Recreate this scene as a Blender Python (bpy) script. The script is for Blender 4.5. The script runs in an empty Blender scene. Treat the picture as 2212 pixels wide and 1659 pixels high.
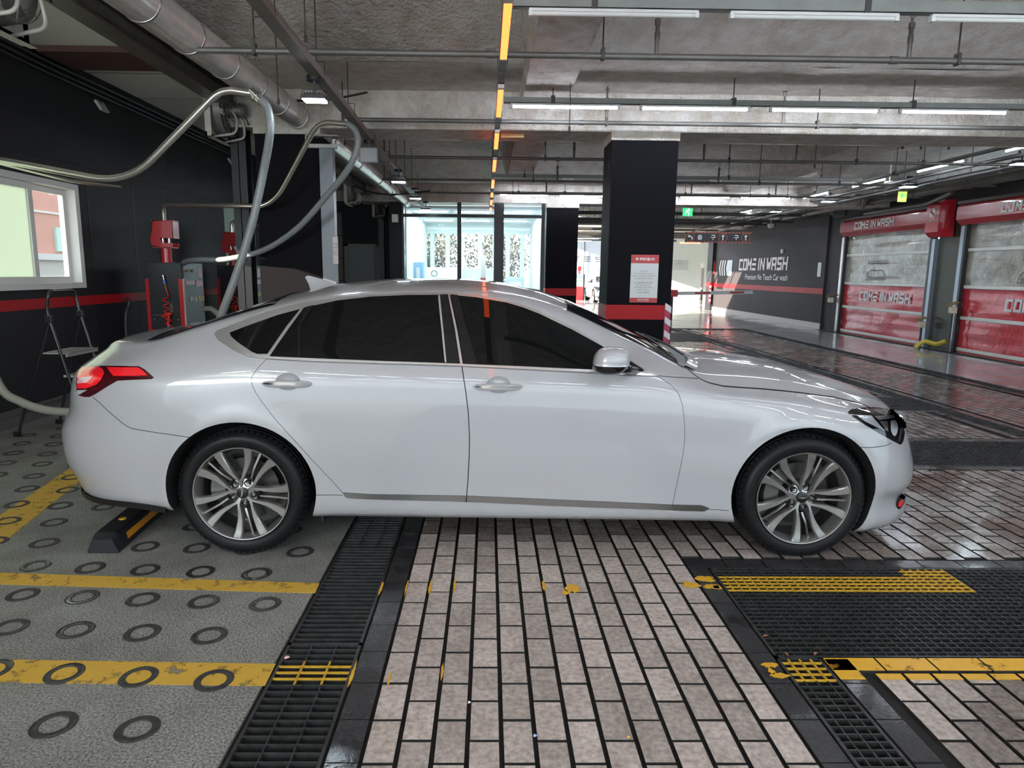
import bpy, bmesh, math, random
import numpy as np
from mathutils import Vector, Matrix
from mathutils.bvhtree import BVHTree
random.seed(7)
R_ = math.radians
SC = bpy.context.scene
COL = SC.collection

# ---------------------------------------------------------------- camera (a phone held 1.5 m above the floor)
FPX, CX, CY, HC = 1470.0, 1075.0, 829.5, 1.505      # focal length and principal point for a 2212 x 1659 frame
PITCH, YAW, ROLL = R_(9.35), 0.0145, 0.010
cF = Vector((math.sin(YAW)*math.cos(PITCH), math.cos(YAW)*math.cos(PITCH), -math.sin(PITCH)))
_r0 = Vector((math.cos(YAW), -math.sin(YAW), 0)); _u0 = _r0.cross(cF)
cR = _r0*math.cos(ROLL) + _u0*math.sin(ROLL); cU = cR.cross(cF)
C0 = Vector((0, 0, HC))
cam = bpy.data.objects.new('camera', bpy.data.cameras.new('camera')); COL.objects.link(cam)
cam.matrix_world = Matrix(((cR.x, cU.x, -cF.x, 0), (cR.y, cU.y, -cF.y, 0), (cR.z, cU.z, -cF.z, HC), (0, 0, 0, 1)))
cam.data.sensor_width = 36.0; cam.data.sensor_fit = 'HORIZONTAL'
cam.data.lens = FPX*36.0/2212
cam.data.shift_x = (1106-CX)/2212
cam.data.clip_start = 0.05; cam.data.clip_end = 300
SC.camera = cam

# ---------------------------------------------------------------- world, sun, daylight fill lamps, exposure
SC.view_settings.view_transform = 'Standard'; SC.view_settings.look = 'None'
SC.view_settings.gamma = 1.0; SC.view_settings.use_curve_mapping = False
SC.view_settings.exposure = 0.5
w = bpy.data.worlds.new('sky'); SC.world = w; w.use_nodes = True
bg = w.node_tree.nodes['Background']; bg.inputs[0].default_value = (0.72, 0.89, 1.0, 1); bg.inputs[1].default_value = 1.7
sd = bpy.data.lights.new('sun', 'SUN'); sd.energy = 26; sd.angle = R_(0.6); sd.color = (1, .9, .75)
sun = bpy.data.objects.new('sun', sd); COL.objects.link(sun)
sun.rotation_euler = Vector((0.95, 0.31, -0.30)).to_track_quat('-Z', 'Y').to_euler()
for nm_, loc_, dr_, sx_, sy_, en_, co_ in (('daylight_fill_back', (1.0, -6.2, 2.1), (0, .80, .50), 14, 2.0, 80, (1, .97, .95)), ('daylight_fill_left', (-4.75, -3.6, 2.35), (.55, .40, .80), 3.4, 1.9, 480, (.90, .97, 1.0))):  # unseen fill lamps standing in for daylight, tilted up to lift the ceiling
    ad = bpy.data.lights.new(nm_, 'AREA'); ad.shape = 'RECTANGLE'; ad.size = sx_; ad.size_y = sy_; ad.energy = en_; ad.color = co_
    al = bpy.data.objects.new(nm_, ad); COL.objects.link(al); al.location = loc_; al.rotation_euler = Vector(dr_).to_track_quat('-Z', 'Y').to_euler()

# ---------------------------------------------------------------- pixel (of the 2212 x 1659 frame) to a point on a real plane
def ray(px, py): return cF + cR*((px-CX)/FPX) - cU*((py-CY)/FPX)
def onz(px, py, z=0.0):
    d = ray(px, py); return C0 + d*((z-HC)/d.z)
def ony(px, py, y):
    d = ray(px, py); return C0 + d*(y/d.y)
def onx(px, py, x):
    d = ray(px, py); return C0 + d*(x/d.x)

# ---------------------------------------------------------------- materials
MATS = {}
def mat(name, col, rough=.5, metal=0., coat=0., emit=None, es=0., noise=None, bump=None, alpha=1., trans=0., spec=None, rnoise=None, ior=None, rand=0.):
    """col: linear rgb. noise=(scale, amount, second colour)  bump=(scale, strength)  rnoise=(scale, lo, hi): patches of wet and dry"""
    if name in MATS: return MATS[name]
    m = bpy.data.materials.new(name); m.use_nodes = True; MATS[name] = m
    nt = m.node_tree; N = nt.nodes; L = nt.links; b = N['Principled BSDF']
    b.inputs['Base Color'].default_value = (*col, 1); b.inputs['Roughness'].default_value = rough; b.inputs['Metallic'].default_value = metal
    b.inputs['Coat Weight'].default_value = coat; b.inputs['Coat Roughness'].default_value = .03
    if spec is not None: b.inputs['Specular IOR Level'].default_value = spec
    if ior: b.inputs['IOR'].default_value = ior
    if trans: b.inputs['Transmission Weight'].default_value = trans
    if alpha < 1: b.inputs['Alpha'].default_value = alpha
    if emit: b.inputs['Emission Color'].default_value = (*emit, 1); b.inputs['Emission Strength'].default_value = es
    tc = N.new('ShaderNodeTexCoord'); geo = N.new('ShaderNodeNewGeometry')
    def nz(scale, detail=6, rough=.6, vec=None):
        n = N.new('ShaderNodeTexNoise'); n.inputs['Scale'].default_value = scale; n.inputs['Detail'].default_value = detail; n.inputs['Roughness'].default_value = rough
        L.new(vec or geo.outputs['Position'], n.inputs['Vector']); return n
    colsock = None
    if noise:
        sc, amt, c2 = noise[:3]
        n = nz(sc); r = N.new('ShaderNodeValToRGB'); r.color_ramp.elements[0].position = .5-amt; r.color_ramp.elements[1].position = .5+amt
        r.color_ramp.elements[0].color = (*c2, 1); r.color_ramp.elements[1].color = (*col, 1)
        L.new(n.outputs['Fac'], r.inputs['Fac']); colsock = r.outputs['Color']
        if len(noise) > 3:      # fine speckle on top
            n2 = nz(noise[3], 3); mx = N.new('ShaderNodeMix'); mx.data_type = 'RGBA'; mx.blend_type = 'OVERLAY'; mx.inputs['Factor'].default_value = noise[4]
            cr = N.new('ShaderNodeMapRange'); cr.inputs['From Min'].default_value = .32; cr.inputs['From Max'].default_value = .68; L.new(n2.outputs['Fac'], cr.inputs['Value'])
            L.new(colsock, mx.inputs['A']); L.new(cr.outputs[0], mx.inputs['B']); colsock = mx.outputs['Result']
    if rand:
        oi = N.new('ShaderNodeObjectInfo'); ad_ = N.new('ShaderNodeMath'); ad_.operation = 'ADD'
        L.new(oi.outputs['Random'], ad_.inputs[0]); L.new(geo.outputs['Random Per Island'], ad_.inputs[1])
        fr = N.new('ShaderNodeMath'); fr.operation = 'FRACT'; L.new(ad_.outputs[0], fr.inputs[0])
        mr = N.new('ShaderNodeMapRange'); mr.inputs['To Min'].default_value = 1-rand; mr.inputs['To Max'].default_value = 1+rand*.6
        L.new(fr.outputs[0], mr.inputs['Value'])
        hs = N.new('ShaderNodeHueSaturation'); L.new(mr.outputs[0], hs.inputs['Value'])
        if colsock: L.new(colsock, hs.inputs['Color'])
        else: hs.inputs['Color'].default_value = (*col, 1)
        colsock = hs.outputs['Color']
    if colsock: L.new(colsock, b.inputs['Base Color'])
    if rnoise:
        sc, lo, hi = rnoise[:3]; n = nz(sc, 4)
        mr = N.new('ShaderNodeMapRange'); mr.inputs['From Min'].default_value = .42; mr.inputs['From Max'].default_value = .58
        mr.inputs['To Min'].default_value = lo; mr.inputs['To Max'].default_value = hi
        L.new(n.outputs['Fac'], mr.inputs['Value']); rs = mr.outputs[0]
        if len(rnoise) > 3:     # wetter towards +x (the wash bays)
            sx = N.new('ShaderNodeSeparateXYZ'); L.new(geo.outputs['Position'], sx.inputs[0])
            m2 = N.new('ShaderNodeMapRange'); m2.inputs['From Min'].default_value = rnoise[3]; m2.inputs['From Max'].default_value = rnoise[4]
            m2.inputs['To Min'].default_value = 1; m2.inputs['To Max'].default_value = 0
            L.new(sx.outputs['X'], m2.inputs['Value'])
            mm = N.new('ShaderNodeMix'); L.new(m2.outputs[0], mm.inputs['Factor']); L.new(rs, mm.inputs['A']); mm.inputs['B'].default_value = rough; rs = mm.outputs['Result']
        L.new(rs, b.inputs['Roughness'])
    if bump:
        n = nz(bump[0], 5); bp = N.new('ShaderNodeBump'); bp.inputs['Strength'].default_value = bump[1]; bp.inputs['Distance'].default_value = bump[2] if len(bump) > 2 else .01
        L.new(n.outputs['Fac'], bp.inputs['Height']); L.new(bp.outputs[0], b.inputs['Normal'])
    return m
def worn(name, col, rough=.6, scale=9, keep=.45, soft=.04):
    """paint that is worn through: the holes in it are real transparency of the paint film"""
    m = mat(name, col, rough, bump=(60, .2, .004)); nt = m.node_tree; N = nt.nodes; L = nt.links; b = N['Principled BSDF']
    g = N.new('ShaderNodeNewGeometry'); n = N.new('ShaderNodeTexNoise'); n.inputs['Scale'].default_value = scale; n.inputs['Detail'].default_value = 9; n.inputs['Roughness'].default_value = .7
    L.new(g.outputs['Position'], n.inputs['Vector'])
    mr = N.new('ShaderNodeMapRange'); mr.inputs['From Min'].default_value = keep-soft; mr.inputs['From Max'].default_value = keep+soft
    L.new(n.outputs['Fac'], mr.inputs['Value']); L.new(mr.outputs[0], b.inputs['Alpha']); return m

M = {}
M['paint'] = mat('white_pearl_paint', (.365, .36, .365), .28, 0, 1.0, spec=.4)
M['glass'] = mat('tinted_glass', (.003, .0035, .004), .02, 0, 0, spec=.42, bump=None)
M['chrome'] = mat('chrome', (.80, .79, .77), .30, .85)
M['satin'] = mat('satin_metal_trim', (.42, .41, .40), .28, 1)
M['black'] = mat('black_plastic', (.008, .008, .009), .35)
M['glossblack'] = mat('gloss_black_trim', (.006, .006, .008), .08, coat=.5)
M['well'] = mat('wheel_well_black', (.004, .004, .004), .9)
M['rubber'] = mat('tyre_rubber', (.007, .007, .008), .42, spec=.18, noise=(30, .2, (.010, .010, .010)))
M['alloy'] = mat('alloy_wheel', (.36, .35, .33), .27, .8)
M['alloy_dark'] = mat('alloy_barrel', (.15, .145, .135), .38, .9)
M['steel'] = mat('brushed_steel', (.55, .53, .50), .22, 1)
M['redlamp'] = mat('red_lamp_lens', (.75, .012, .02), .08, coat=1, emit=(.9, .02, .03), es=.12)
M['darkred'] = mat('dark_red_lamp_lens', (.05, .004, .006), .08, coat=1)
M['clear'] = mat('clear_lamp_lens', (.75, .76, .80), .08, .4, 1)

# ---------------------------------------------------------------- objects
def tag(o, label=None, cat=None, group=None, kind=None):
    if label: o['label'] = label
    if cat: o['category'] = cat
    if group: o['group'] = group
    if kind: o['kind'] = kind
    return o
def root_loc(o):
    v = Vector((0, 0, 0))
    while o is not None: v = v + o.location; o = o.parent
    return v
def thing(name, label, cat, loc=(0, 0, 0), group=None, kind=None):
    o = bpy.data.objects.new(name, None); COL.objects.link(o); o.location = loc; o.empty_display_size = .1
    return tag(o, label, cat, group, kind)
class MB:
    """collects simple shapes in world coordinates, then links them as ONE mesh object"""
    def __init__(s): s.v = []; s.f = []; s.sm = []
    def add(s, vs, fs, smooth=False):
        n = len(s.v); s.v += [tuple(v) for v in vs]; s.f += [tuple(i+n for i in f) for f in fs]; s.sm += [smooth]*len(fs); return s
    def box(s, a, b):
        x0, y0, z0 = (min(a[i], b[i]) for i in range(3)); x1, y1, z1 = (max(a[i], b[i]) for i in range(3))
        return s.add([(x0,y0,z0),(x1,y0,z0),(x1,y1,z0),(x0,y1,z0),(x0,y0,z1),(x1,y0,z1),(x1,y1,z1),(x0,y1,z1)],
                     [(0,3,2,1),(4,5,6,7),(0,1,5,4),(1,2,6,5),(2,3,7,6),(3,0,4,7)])
    def bbox(s, a, b, r):
        """box with all edges chamfered"""
        x0, y0, z0 = (min(a[i], b[i]) for i in range(3)); x1, y1, z1 = (max(a[i], b[i]) for i in range(3))
        bm = bmesh.new(); bmesh.ops.create_cube(bm, size=1)
        for v in bm.verts: v.co = ((x0+x1)/2+v.co.x*(x1-x0), (y0+y1)/2+v.co.y*(y1-y0), (z0+z1)/2+v.co.z*(z1-z0))
        bmesh.ops.bevel(bm, geom=bm.edges[:], offset=r, segments=2, affect='EDGES', profile=.5)
        bm.verts.index_update(); s.add([v.co[:] for v in bm.verts], [[v.index for v in f.verts] for f in bm.faces]); bm.free(); return s
    def obox(s, c, u, v, w_, su, sv, sw):
        c, u, v, w_ = Vector(c), Vector(u)*su/2, Vector(v)*sv/2, Vector(w_)*sw/2
        P = [c-u-v-w_, c+u-v-w_, c+u+v-w_, c-u+v-w_, c-u-v+w_, c+u-v+w_, c+u+v+w_, c-u+v+w_]
        return s.add(P, [(0,3,2,1),(4,5,6,7),(0,1,5,4),(1,2,6,5),(2,3,7,6),(3,0,4,7)])
    def bar(s, a, b, wd, ht=None, up=(0, 0, 1)):
        a, b = Vector(a), Vector(b); d = b-a; L = d.length; d.normalize(); up = Vector(up)
        if abs(d.dot(up)) > .99: up = Vector((1, 0, 0))
        x = d.cross(up).normalized(); z = x.cross(d).normalized()
        return s.obox((a+b)/2, d, x, z, L, wd, ht or wd)
    def tube(s, pts, r, n=10, cap=True, rings=None):
        pts = [Vector(p) for p in pts]; m = len(pts); rr = r if hasattr(r, '__len__') else [r]*m
        t0 = (pts[1]-pts[0]).normalized(); up = Vector((0, 0, 1)) if abs(t0.z) < .9 else Vector((1, 0, 0)); x = t0.cross(up).normalized()
        V = []; 
        for i, p in enumerate(pts):
            t = (pts[min(i+1, m-1)]-pts[max(i-1, 0)]).normalized(); x = (x - t*x.dot(t)).normalized(); y = t.cross(x)
            for k in range(n):
                a = 2*math.pi*k/n; V.append(p + (x*math.cos(a)+y*math.sin(a))*rr[i])
        F = [(i*n+k, i*n+(k+1) % n, (i+1)*n+(k+1) % n, (i+1)*n+k) for i in range(m-1) for k in range(n)]
        s.add(V, F, True)
        if cap: b0 = len(s.v)-m*n; s.f += [tuple(b0+k for k in range(n))[::-1], tuple(b0+(m-1)*n+k for k in range(n))]; s.sm += [False, False]
        return s
    def cyl(s, a, b, r, n=16, r2=None): return s.tube([a, b], [r, r if r2 is None else r2], n)
    def lathe(s, c, axis, prof, n=48, close=False):
        """prof: list of (radius, distance along axis)"""
        c, ax = Vector(c), Vector(axis).normalized(); up = Vector((0, 0, 1)) if abs(ax.z) < .9 else Vector((1, 0, 0)); x = ax.cross(up).normalized(); y = ax.cross(x)
        V = [c + ax*h + (x*math.cos(2*math.pi*k/n)+y*math.sin(2*math.pi*k/n))*r for r, h in prof for k in range(n)]
        m = len(prof); F = [(i*n+k, i*n+(k+1) % n, ((i+1) % m)*n+(k+1) % n, ((i+1) % m)*n+k) for i in range(m if close else m-1) for k in range(n)]
        return s.add(V, F, True)
    def prism(s, poly, d):
        """poly: list of 3-D points (planar), extruded by vector d"""
        P = [Vector(p) for p in poly]; d = Vector(d); n = len(P)
        return s.add(P+[p+d for p in P], [tuple(range(n)), tuple(range(2*n-1, n-1, -1))]+[(i, i+n, (i+1) % n+n, (i+1) % n) for i in range(n)])
    def strip(s, A, B, smooth=True):
        n = len(A); return s.add(list(A)+list(B), [(i, i+1, n+i+1, n+i) for i in range(n-1)], smooth)
    def ngon(s, P): return s.add(P, [tuple(range(len(P)))])
    def build(s, name, m, parent=None, loc=None, fix=True, angle=None):
        me = bpy.data.meshes.new(name)
        if parent is not None: o0 = root_loc(parent); l = (0, 0, 0)
        else:
            if loc is None:
                a = np.array(s.v); loc = ((a[:,0].min()+a[:,0].max())/2, (a[:,1].min()+a[:,1].max())/2, a[:,2].min())
            o0 = Vector(loc); l = loc
        me.from_pydata([(x-o0.x, y-o0.y, z-o0.z) for x, y, z in s.v], [], s.f)
        if fix:
            bm = bmesh.new(); bm.from_mesh(me); bmesh.ops.recalc_face_normals(bm, faces=bm.faces[:]); bm.to_mesh(me); bm.free()
        me.polygons.foreach_set('use_smooth', s.sm)
        if any(s.sm):
            try: me.set_sharp_from_angle(angle=angle or R_(40))
            except Exception: pass
        me.materials.append(m if not isinstance(m, str) else M[m]); me.update()
        o = bpy.data.objects.new(name, me); COL.objects.link(o); o.location = l
        if parent is not None: o.parent = parent
        return o
def struct(o, label=None): o['kind'] = 'structure'; 
def curve(pts, n=8):
    """Catmull-Rom through points"""
    P = [Vector(p) for p in pts]; out = []
    for i in range(len(P)-1):
        p0, p1, p2, p3 = P[max(i-1, 0)], P[i], P[i+1], P[min(i+2, len(P)-1)]
        for k in range(n):
            t = k/n; out.append(.5*((2*p1)+(p2-p0)*t+(2*p0-5*p1+4*p2-p3)*t*t+(3*p1-p0-3*p2+p3)*t**3))
    out.append(P[-1]); return out
def fillet(pts, r, n=6):
    """polyline with rounded corners"""
    P = [Vector(p) for p in pts]; out = [P[0]]
    for i in range(1, len(P)-1):
        a, b, c = P[i-1], P[i], P[i+1]; u = (a-b).normalized(); v = (c-b).normalized()
        q = min(r, (a-b).length*.45, (c-b).length*.45)
        for k in range(n+1):
            t = k/n; out.append((b+u*q)*(1-t)**2+b*2*t*(1-t)+(b+v*q)*t*t)
    return out+[P[-1]]
def copy_tree(o, loc=None, label=None, parent=None):
    c = o.copy(); COL.objects.link(c)
    if parent is not None: c.parent = parent
    if loc is not None: c.location = loc
    if label: c['label'] = label
    for ch in [x for x in bpy.data.objects if x.parent == o]: copy_tree(ch, parent=c)
    return c
FONT_CACHE = {}
def text(name, s, pos, u, v, h, m, parent=None, depth=.002, width=None, align='CENTER', bold=0.0, loc=None):
    """raised lettering: u = reading direction, v = up, pos = centre of the line"""
    cu = bpy.data.curves.new(name, 'FONT'); cu.body = s; cu.size = 1; cu.align_x = 'CENTER' if align == 'CENTER' else 'LEFT'; cu.align_y = 'CENTER'; cu.extrude = 0; cu.offset = bold; cu.resolution_u = 3
    o = bpy.data.objects.new('tmp', cu); COL.objects.link(o); dg = bpy.context.evaluated_depsgraph_get(); me = bpy.data.meshes.new_from_object(o.evaluated_get(dg)); COL.objects.unlink(o)
    u, v = Vector(u).normalized(), Vector(v).normalized(); n = u.cross(v); vs = [x.co.copy() for x in me.vertices]
    if not vs: return None
    xs = [p.x for p in vs]; ys = [p.y for p in vs]; hh = max(ys)-min(ys); sy = h/hh; sx = sy if width is None else width/(max(xs)-min(xs))
    cx_ = (min(xs)+max(xs))/2 if align == 'CENTER' else min(xs); cy_ = (min(ys)+max(ys))/2
    mb = MB(); mb.add([Vector(pos)+u*((p.x-cx_)*sx)+v*((p.y-cy_)*sy)+n*depth for p in vs], [tuple(f.vertices) for f in me.polygons])
    o2 = mb.build(name, m, parent, fix=False, loc=loc); bpy.data.objects.remove(o); bpy.data.meshes.remove(me); return o2
# block letters of the wash's name: strokes in a 1 x 1.35 cell
GL = {'C': [((1,1.2),(0.1,1.2)),((.13,1.35),(.13,.15)),((.0,.13),(1,.13))], 'O': [((0,1.22),(.85,1.22)),((.13,1.35),(.13,0)),((.87,1.35),(.87,.0)),((.13,.13),(1,.13))],
      'M': [((.1,0),(.1,1.35)),((.1,1.25),(.5,.55)),((.5,.55),(.9,1.25)),((.9,1.35),(.9,0))], 'E': [((.25,1.22),(1,1.22)),((0,.68),(1,.68)),((0,.13),(1,.13))],
      'I': [((.2,0),(.2,1.35))], 'N': [((.1,0),(.1,1.35)),((.1,1.25),(.9,.1)),((.9,0),(.9,1.35))], 'W': [((.08,1.35),(.25,.1)),((.25,.1),(.5,.85)),((.5,.85),(.72,.1)),((.72,.1),(.95,1.35))],
      'A': [((.12,0),(.12,1.35)),((.0,1.22),(1,1.22)),((.87,1.35),(.87,0)),((.1,.6),(.95,.6))], 'S': [((.1,1.22),(1,1.22)),((.13,1.3),(.13,.7)),((.05,.68),(.95,.68)),((.87,.65),(.87,.1)),((0,.13),(.95,.13))],
      'H': [((.1,0),(.1,1.35)),((.1,.68),(.9,.68)),((.9,0),(.9,1.35))], 'T': [((.0,1.22),(1,1.22)),((.5,1.05),(.5,0))]}
def wordmark(name, s, pos, u, v, h, wd, m, parent=None, depth=.003, th=.2, lean=.08, loc=None):
    u, v = Vector(u).normalized(), Vector(v).normalized(); n = u.cross(v); x = 0; segs = []
    for ch in s:
        if ch == ' ': x += .35; continue
        cw = .4 if ch == 'I' else 1.0
        for (a, b) in GL[ch]: segs.append(((x+a[0]+a[1]*lean, a[1]), (x+b[0]+b[1]*lean, b[1])))
        x += cw+.18
    T = x-.18; sx, sy = wd/T, h/1.35; mb = MB()
    for i, (a, b) in enumerate(segs):
        A = Vector(pos)+u*((a[0]-T/2)*sx)+v*((a[1]-.675)*sy); B = Vector(pos)+u*((b[0]-T/2)*sx)+v*((b[1]-.675)*sy)
        hor = abs(a[1]-b[1]) < .01
        off = (v*(th*sy/2)) if hor else (u*(th*sx/2))
        P = [A-off, B-off, B+off, A+off]; nn = n*(depth+i*1e-5)
        mb.add([p+nn for p in P], [(0, 1, 2, 3)])
    return mb.build(name, m, parent, fix=False, loc=loc)
# ================================================================ THE SETTING
asph = mat('worn_asphalt', (.27, .265, .24), .72, noise=(2.3, .20, (.16, .155, .14), 120, .75), bump=(180, .35, .004), rnoise=(1.3, .38, .8))
bed = mat('joint_mortar', (.014, .013, .012), .7, spec=.2, noise=(14, .3, (.026, .024, .022)))
tilem = mat('clay_paver', (.53, .45, .40), .55, noise=(7, .22, (.35, .285, .245), 45, .30), bump=(38, .25, .004), rnoise=(1.6, .05, .5, 1.2, 4.5), rand=.22)
tilew = mat('clay_paver_wet', (.30, .245, .21), .40, noise=(5, .25, (.14, .112, .095), 50, .35), bump=(38, .2, .003), rnoise=(2.2, .02, .36), rand=.2)
bordm = mat('dark_border_tile', (.040, .038, .039), .42, noise=(6, .4, (.022, .021, .022), 60, .4), bump=(60, .15, .003), rnoise=(2.4, .08, .5), rand=.2)
polish = mat('polished_floor', (.33, .33, .33), .16, noise=(.9, .3, (.22, .22, .225)), rnoise=(1.1, .05, .2))
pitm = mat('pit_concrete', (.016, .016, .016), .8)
steelbar = mat('galvanised_grate', (.12, .12, .12), .42, .75, noise=(20, .3, (.045, .045, .045)))
yelbar = mat('yellow_painted_grate', (.62, .36, .02), .5, noise=(40, .2, (.40, .22, .02)))
yel = worn('yellow_floor_paint', (.60, .36, .045), .6, 14, .41)
yel2 = worn('bright_yellow_floor_paint', (.74, .40, .02), .4, 11, .39)
wallm = mat('black_wall_paint', (.022, .023, .026), .55, spec=.2, noise=(2.5, .35, (.018, .0175, .0195)), bump=(90, .12, .003))
wallr = mat('charcoal_wall_paint', (.048, .040, .043), .6, spec=.2, noise=(1.2, .35, (.030, .027, .030)), bump=(60, .1, .003))
redst = mat('red_stripe_paint', (.44, .012, .016), .45, spec=.2, noise=(30, .3, (.40, .012, .015)))
conc = mat('sprayed_ceiling_plaster', (.80, .74, .665), .88, noise=(1.0, .25, (.54, .49, .43), 6, .25), bump=(24, 1.0, .06))
conc2 = mat('pale_beam_plaster', (.80, .74, .655), .85, noise=(1.1, .3, (.46, .41, .36), 7, .25), bump=(26, 1.0, .04))
panelw = mat('pale_ceiling_panel', (.85, .84, .76), .7, noise=(.7, .22, (.72, .68, .58)))

PITS = [(-.805, -.507, 1.2, 8.6), (1.155, 1.332, 1.2, 2.49), (1.155, 3.6, 2.49, 3.32), (1.155, 5.9, 5.25, 6.08), (1.155, 5.30, 7.52, 8.35), (5.09, 5.30, 6.08, 7.52), (5.09, 5.30, 8.35, 18.75),
        (1.155, 5.09, 12.4, 13.2), (1.155, 5.09, 15.2, 17.6), (6.97, 7.20, 6.0, 18.75), (-.8, 7.2, 18.75, 19.0), (9.12, 9.38, 9.0, 19.0)]
XS = sorted({-9, -.82, 14} | {p[0] for p in PITS} | {p[1] for p in PITS} | {7.2}); YS = sorted({-6, 19.0, 44} | {p[2] for p in PITS} | {p[3] for p in PITS})
fb = {'a': MB(), 'b': MB(), 'p': MB()}; pit = MB()
for i in range(len(XS)-1):
    for j in range(len(YS)-1):
        x0, x1, y0, y1 = XS[i], XS[i+1], YS[j], YS[j+1]; xm, ym = (x0+x1)/2, (y0+y1)/2
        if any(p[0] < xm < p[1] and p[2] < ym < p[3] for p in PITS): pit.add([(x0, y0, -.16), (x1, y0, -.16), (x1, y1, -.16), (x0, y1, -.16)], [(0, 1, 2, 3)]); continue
        k = 'a' if xm < -.82 and ym < 19 else ('p' if xm > 7.2 or ym > 19.0 else 'b'); z = -.012 if k == 'b' else 0.0
        fb[k].box((x0, y0, -.2), (x1, y1, z))
floor = fb['b'].build('floor', bed, loc=(0, 8, 0)); struct(floor)
fb['a'].build('asphalt_surface', asph, floor)['label'] = 'worn grey asphalt with rings cut into it'
fb['p'].build('polished_surface', polish, floor)['label'] = 'shiny grey coated floor'
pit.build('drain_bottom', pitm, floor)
# clay pavers in running bond: one object each for the 300 largest, the rest joined
TP, TL = .1102, .2085; X0 = -.388; tiles = []
def in_pit(x0, x1, y0, y1, pad=.108):
    return any(x1 > p[0]-pad+.004 and x0 < p[1]+pad-.004 and y1 > p[2]-pad+.004 and y0 < p[3]+pad-.004 for p in PITS)
pd = .108
bands = [(p[0]-pd, p[1]+pd, p[2]-pd, p[3]+pd) for p in PITS]
def clip_out(y0, y1, x0, x1):
    """parts of the tile's length left over outside the borders of the drains"""
    segs = [(y0, y1)]
    for b in bands:
        if x1 > b[0]+.003 and x0 < b[1]-.003:
            ns = []
            for s in segs:
                if s[1] <= b[2] or s[0] >= b[3]: ns.append(s); continue
                if s[0] < b[2]: ns.append((s[0], b[2]))
                if s[1] > b[3]: ns.append((b[3], s[1]))
            segs = ns
    return [s for s in segs if s[1]-s[0] > .03]
for c in range(68):
    x = X0+c*TP
    if x+TP > 7.0: break
    ya = 1.891-.2085*3-(.104 if c % 2 else 0)
    for r in range(92):
        y0, y1 = ya+r*TL, ya+(r+1)*TL
        if y1 > 18.64: break
        if x < -.3 and x+.002 < -.39: continue
        for s in clip_out(y0, y1, x, x+TP):
            if s[1] < 1.3: continue
            tiles.append((x+.0058, x+TP-.0058, s[0]+.0038, s[1]-.0038))
def vis(t):
    xm, ym = (t[0]+t[1])/2, (t[2]+t[3])/2
    px = CX+(xm/ym)*FPX*1.0-20*0; inf = abs(xm)/ym < .80
    hidden = 4.0 < ym < 5.3 and -2.4 < xm < 2.5
    return (t[1]-t[0])*(t[3]-t[2])/ym**3 * (1 if inf and ym > 1.62 else 0) * (.2 if hidden else 1)
tiles.sort(key=vis, reverse=True)
def tbox(mb, x0, x1, y0, y1, z=0, h=.012, ch=.0022):
    mb.add([(x0, y0, z-h), (x1, y0, z-h), (x1, y1, z-h), (x0, y1, z-h), (x0+ch, y0+ch, z), (x1-ch, y0+ch, z), (x1-ch, y1-ch, z), (x0+ch, y1-ch, z)], [(4,5,6,7),(0,1,5,4),(1,2,6,5),(2,3,7,6),(3,0,4,7)])
mesh_cache = {}
def dirty_sides(me_):
    """the flanks of a tile down in the joint are caked with dark grime"""
    me_.materials.append(bed)
    for p in me_.polygons: p.material_index = 1 if abs(p.normal.z) < .9 else 0
def tile_obj(name, t, m, parent):
    key = (name, m.name, round(t[1]-t[0], 3), round(t[3]-t[2], 3))
    if key not in mesh_cache:
        mb = MB(); a, b = (t[1]-t[0])/2, (t[3]-t[2])/2; tbox(mb, -a, a, -b, b); o = mb.build(name, m, loc=(0, 0, 0), fix=False); dirty_sides(o.data); mesh_cache[key] = o.data; bpy.data.objects.remove(o)
    o = bpy.data.objects.new(name, mesh_cache[key]); COL.objects.link(o); o.parent = parent
    o.location = Vector(((t[0]+t[1])/2, (t[2]+t[3])/2, random.uniform(-.0016, .0006)))-parent.location
    o.rotation_euler = (random.uniform(-.004, .004), random.uniform(-.006, .006), random.uniform(-.006, .006)); return o
for t in tiles[:300]: tile_obj('tile', t, tilem if (t[0] < 1.45 and t[2] < 3.6) or t[2] < 2.45 else tilew, floor)
for nm, cond, m in (('tiles_dry', lambda t: t[0] < 1.45 and t[2] < 3.6, tilem), ('tiles_wet', lambda t: not (t[0] < 1.45 and t[2] < 3.6), tilew)):
    mb = MB()
    for t in tiles[300:]:
        if cond(t): tbox(mb, *t, z=random.uniform(-.0012, .0006))
    if mb.v: o = mb.build('paving_'+nm, m, floor, fix=False); dirty_sides(o.data); o['kind'] = 'stuff'
# dark border tiles along the drains
bt = []
def brow(x0, x1, y0, y1, along):
    L = TL if y1 < 9 else .6
    if along == 'y':
        y = y0
        while y < y1-.02: bt.append((x0+.002, x1-.002, y+.0015, min(y+L, y1)-.0015)); y += L
    else:
        x = x0
        while x < x1-.02: bt.append((x+.0015, min(x+L, x1)-.0015, y0+.002, y1-.002)); x += L
brow(-.500, -.390, 1.27, 8.6, 'y')
brow(1.047, 1.150, 1.27, 3.325, 'y'); brow(1.338, 1.440, 1.27, 2.385, 'y'); brow(1.338, 3.6, 2.388, 2.484, 'x'); brow(1.047, 3.6, 3.326, 3.425, 'x')
for a, b, x0, x1 in ((5.25, 6.08, 1.047, 5.9), (7.52, 8.35, 1.047, 5.09), (12.4, 13.2, 1.047, 5.08), (15.2, 17.6, 1.047, 5.08)):
    brow(x0, x1, a-.104, a-.006, 'x'); brow(x0, x1, b+.006, b+.104, 'x')
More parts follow.
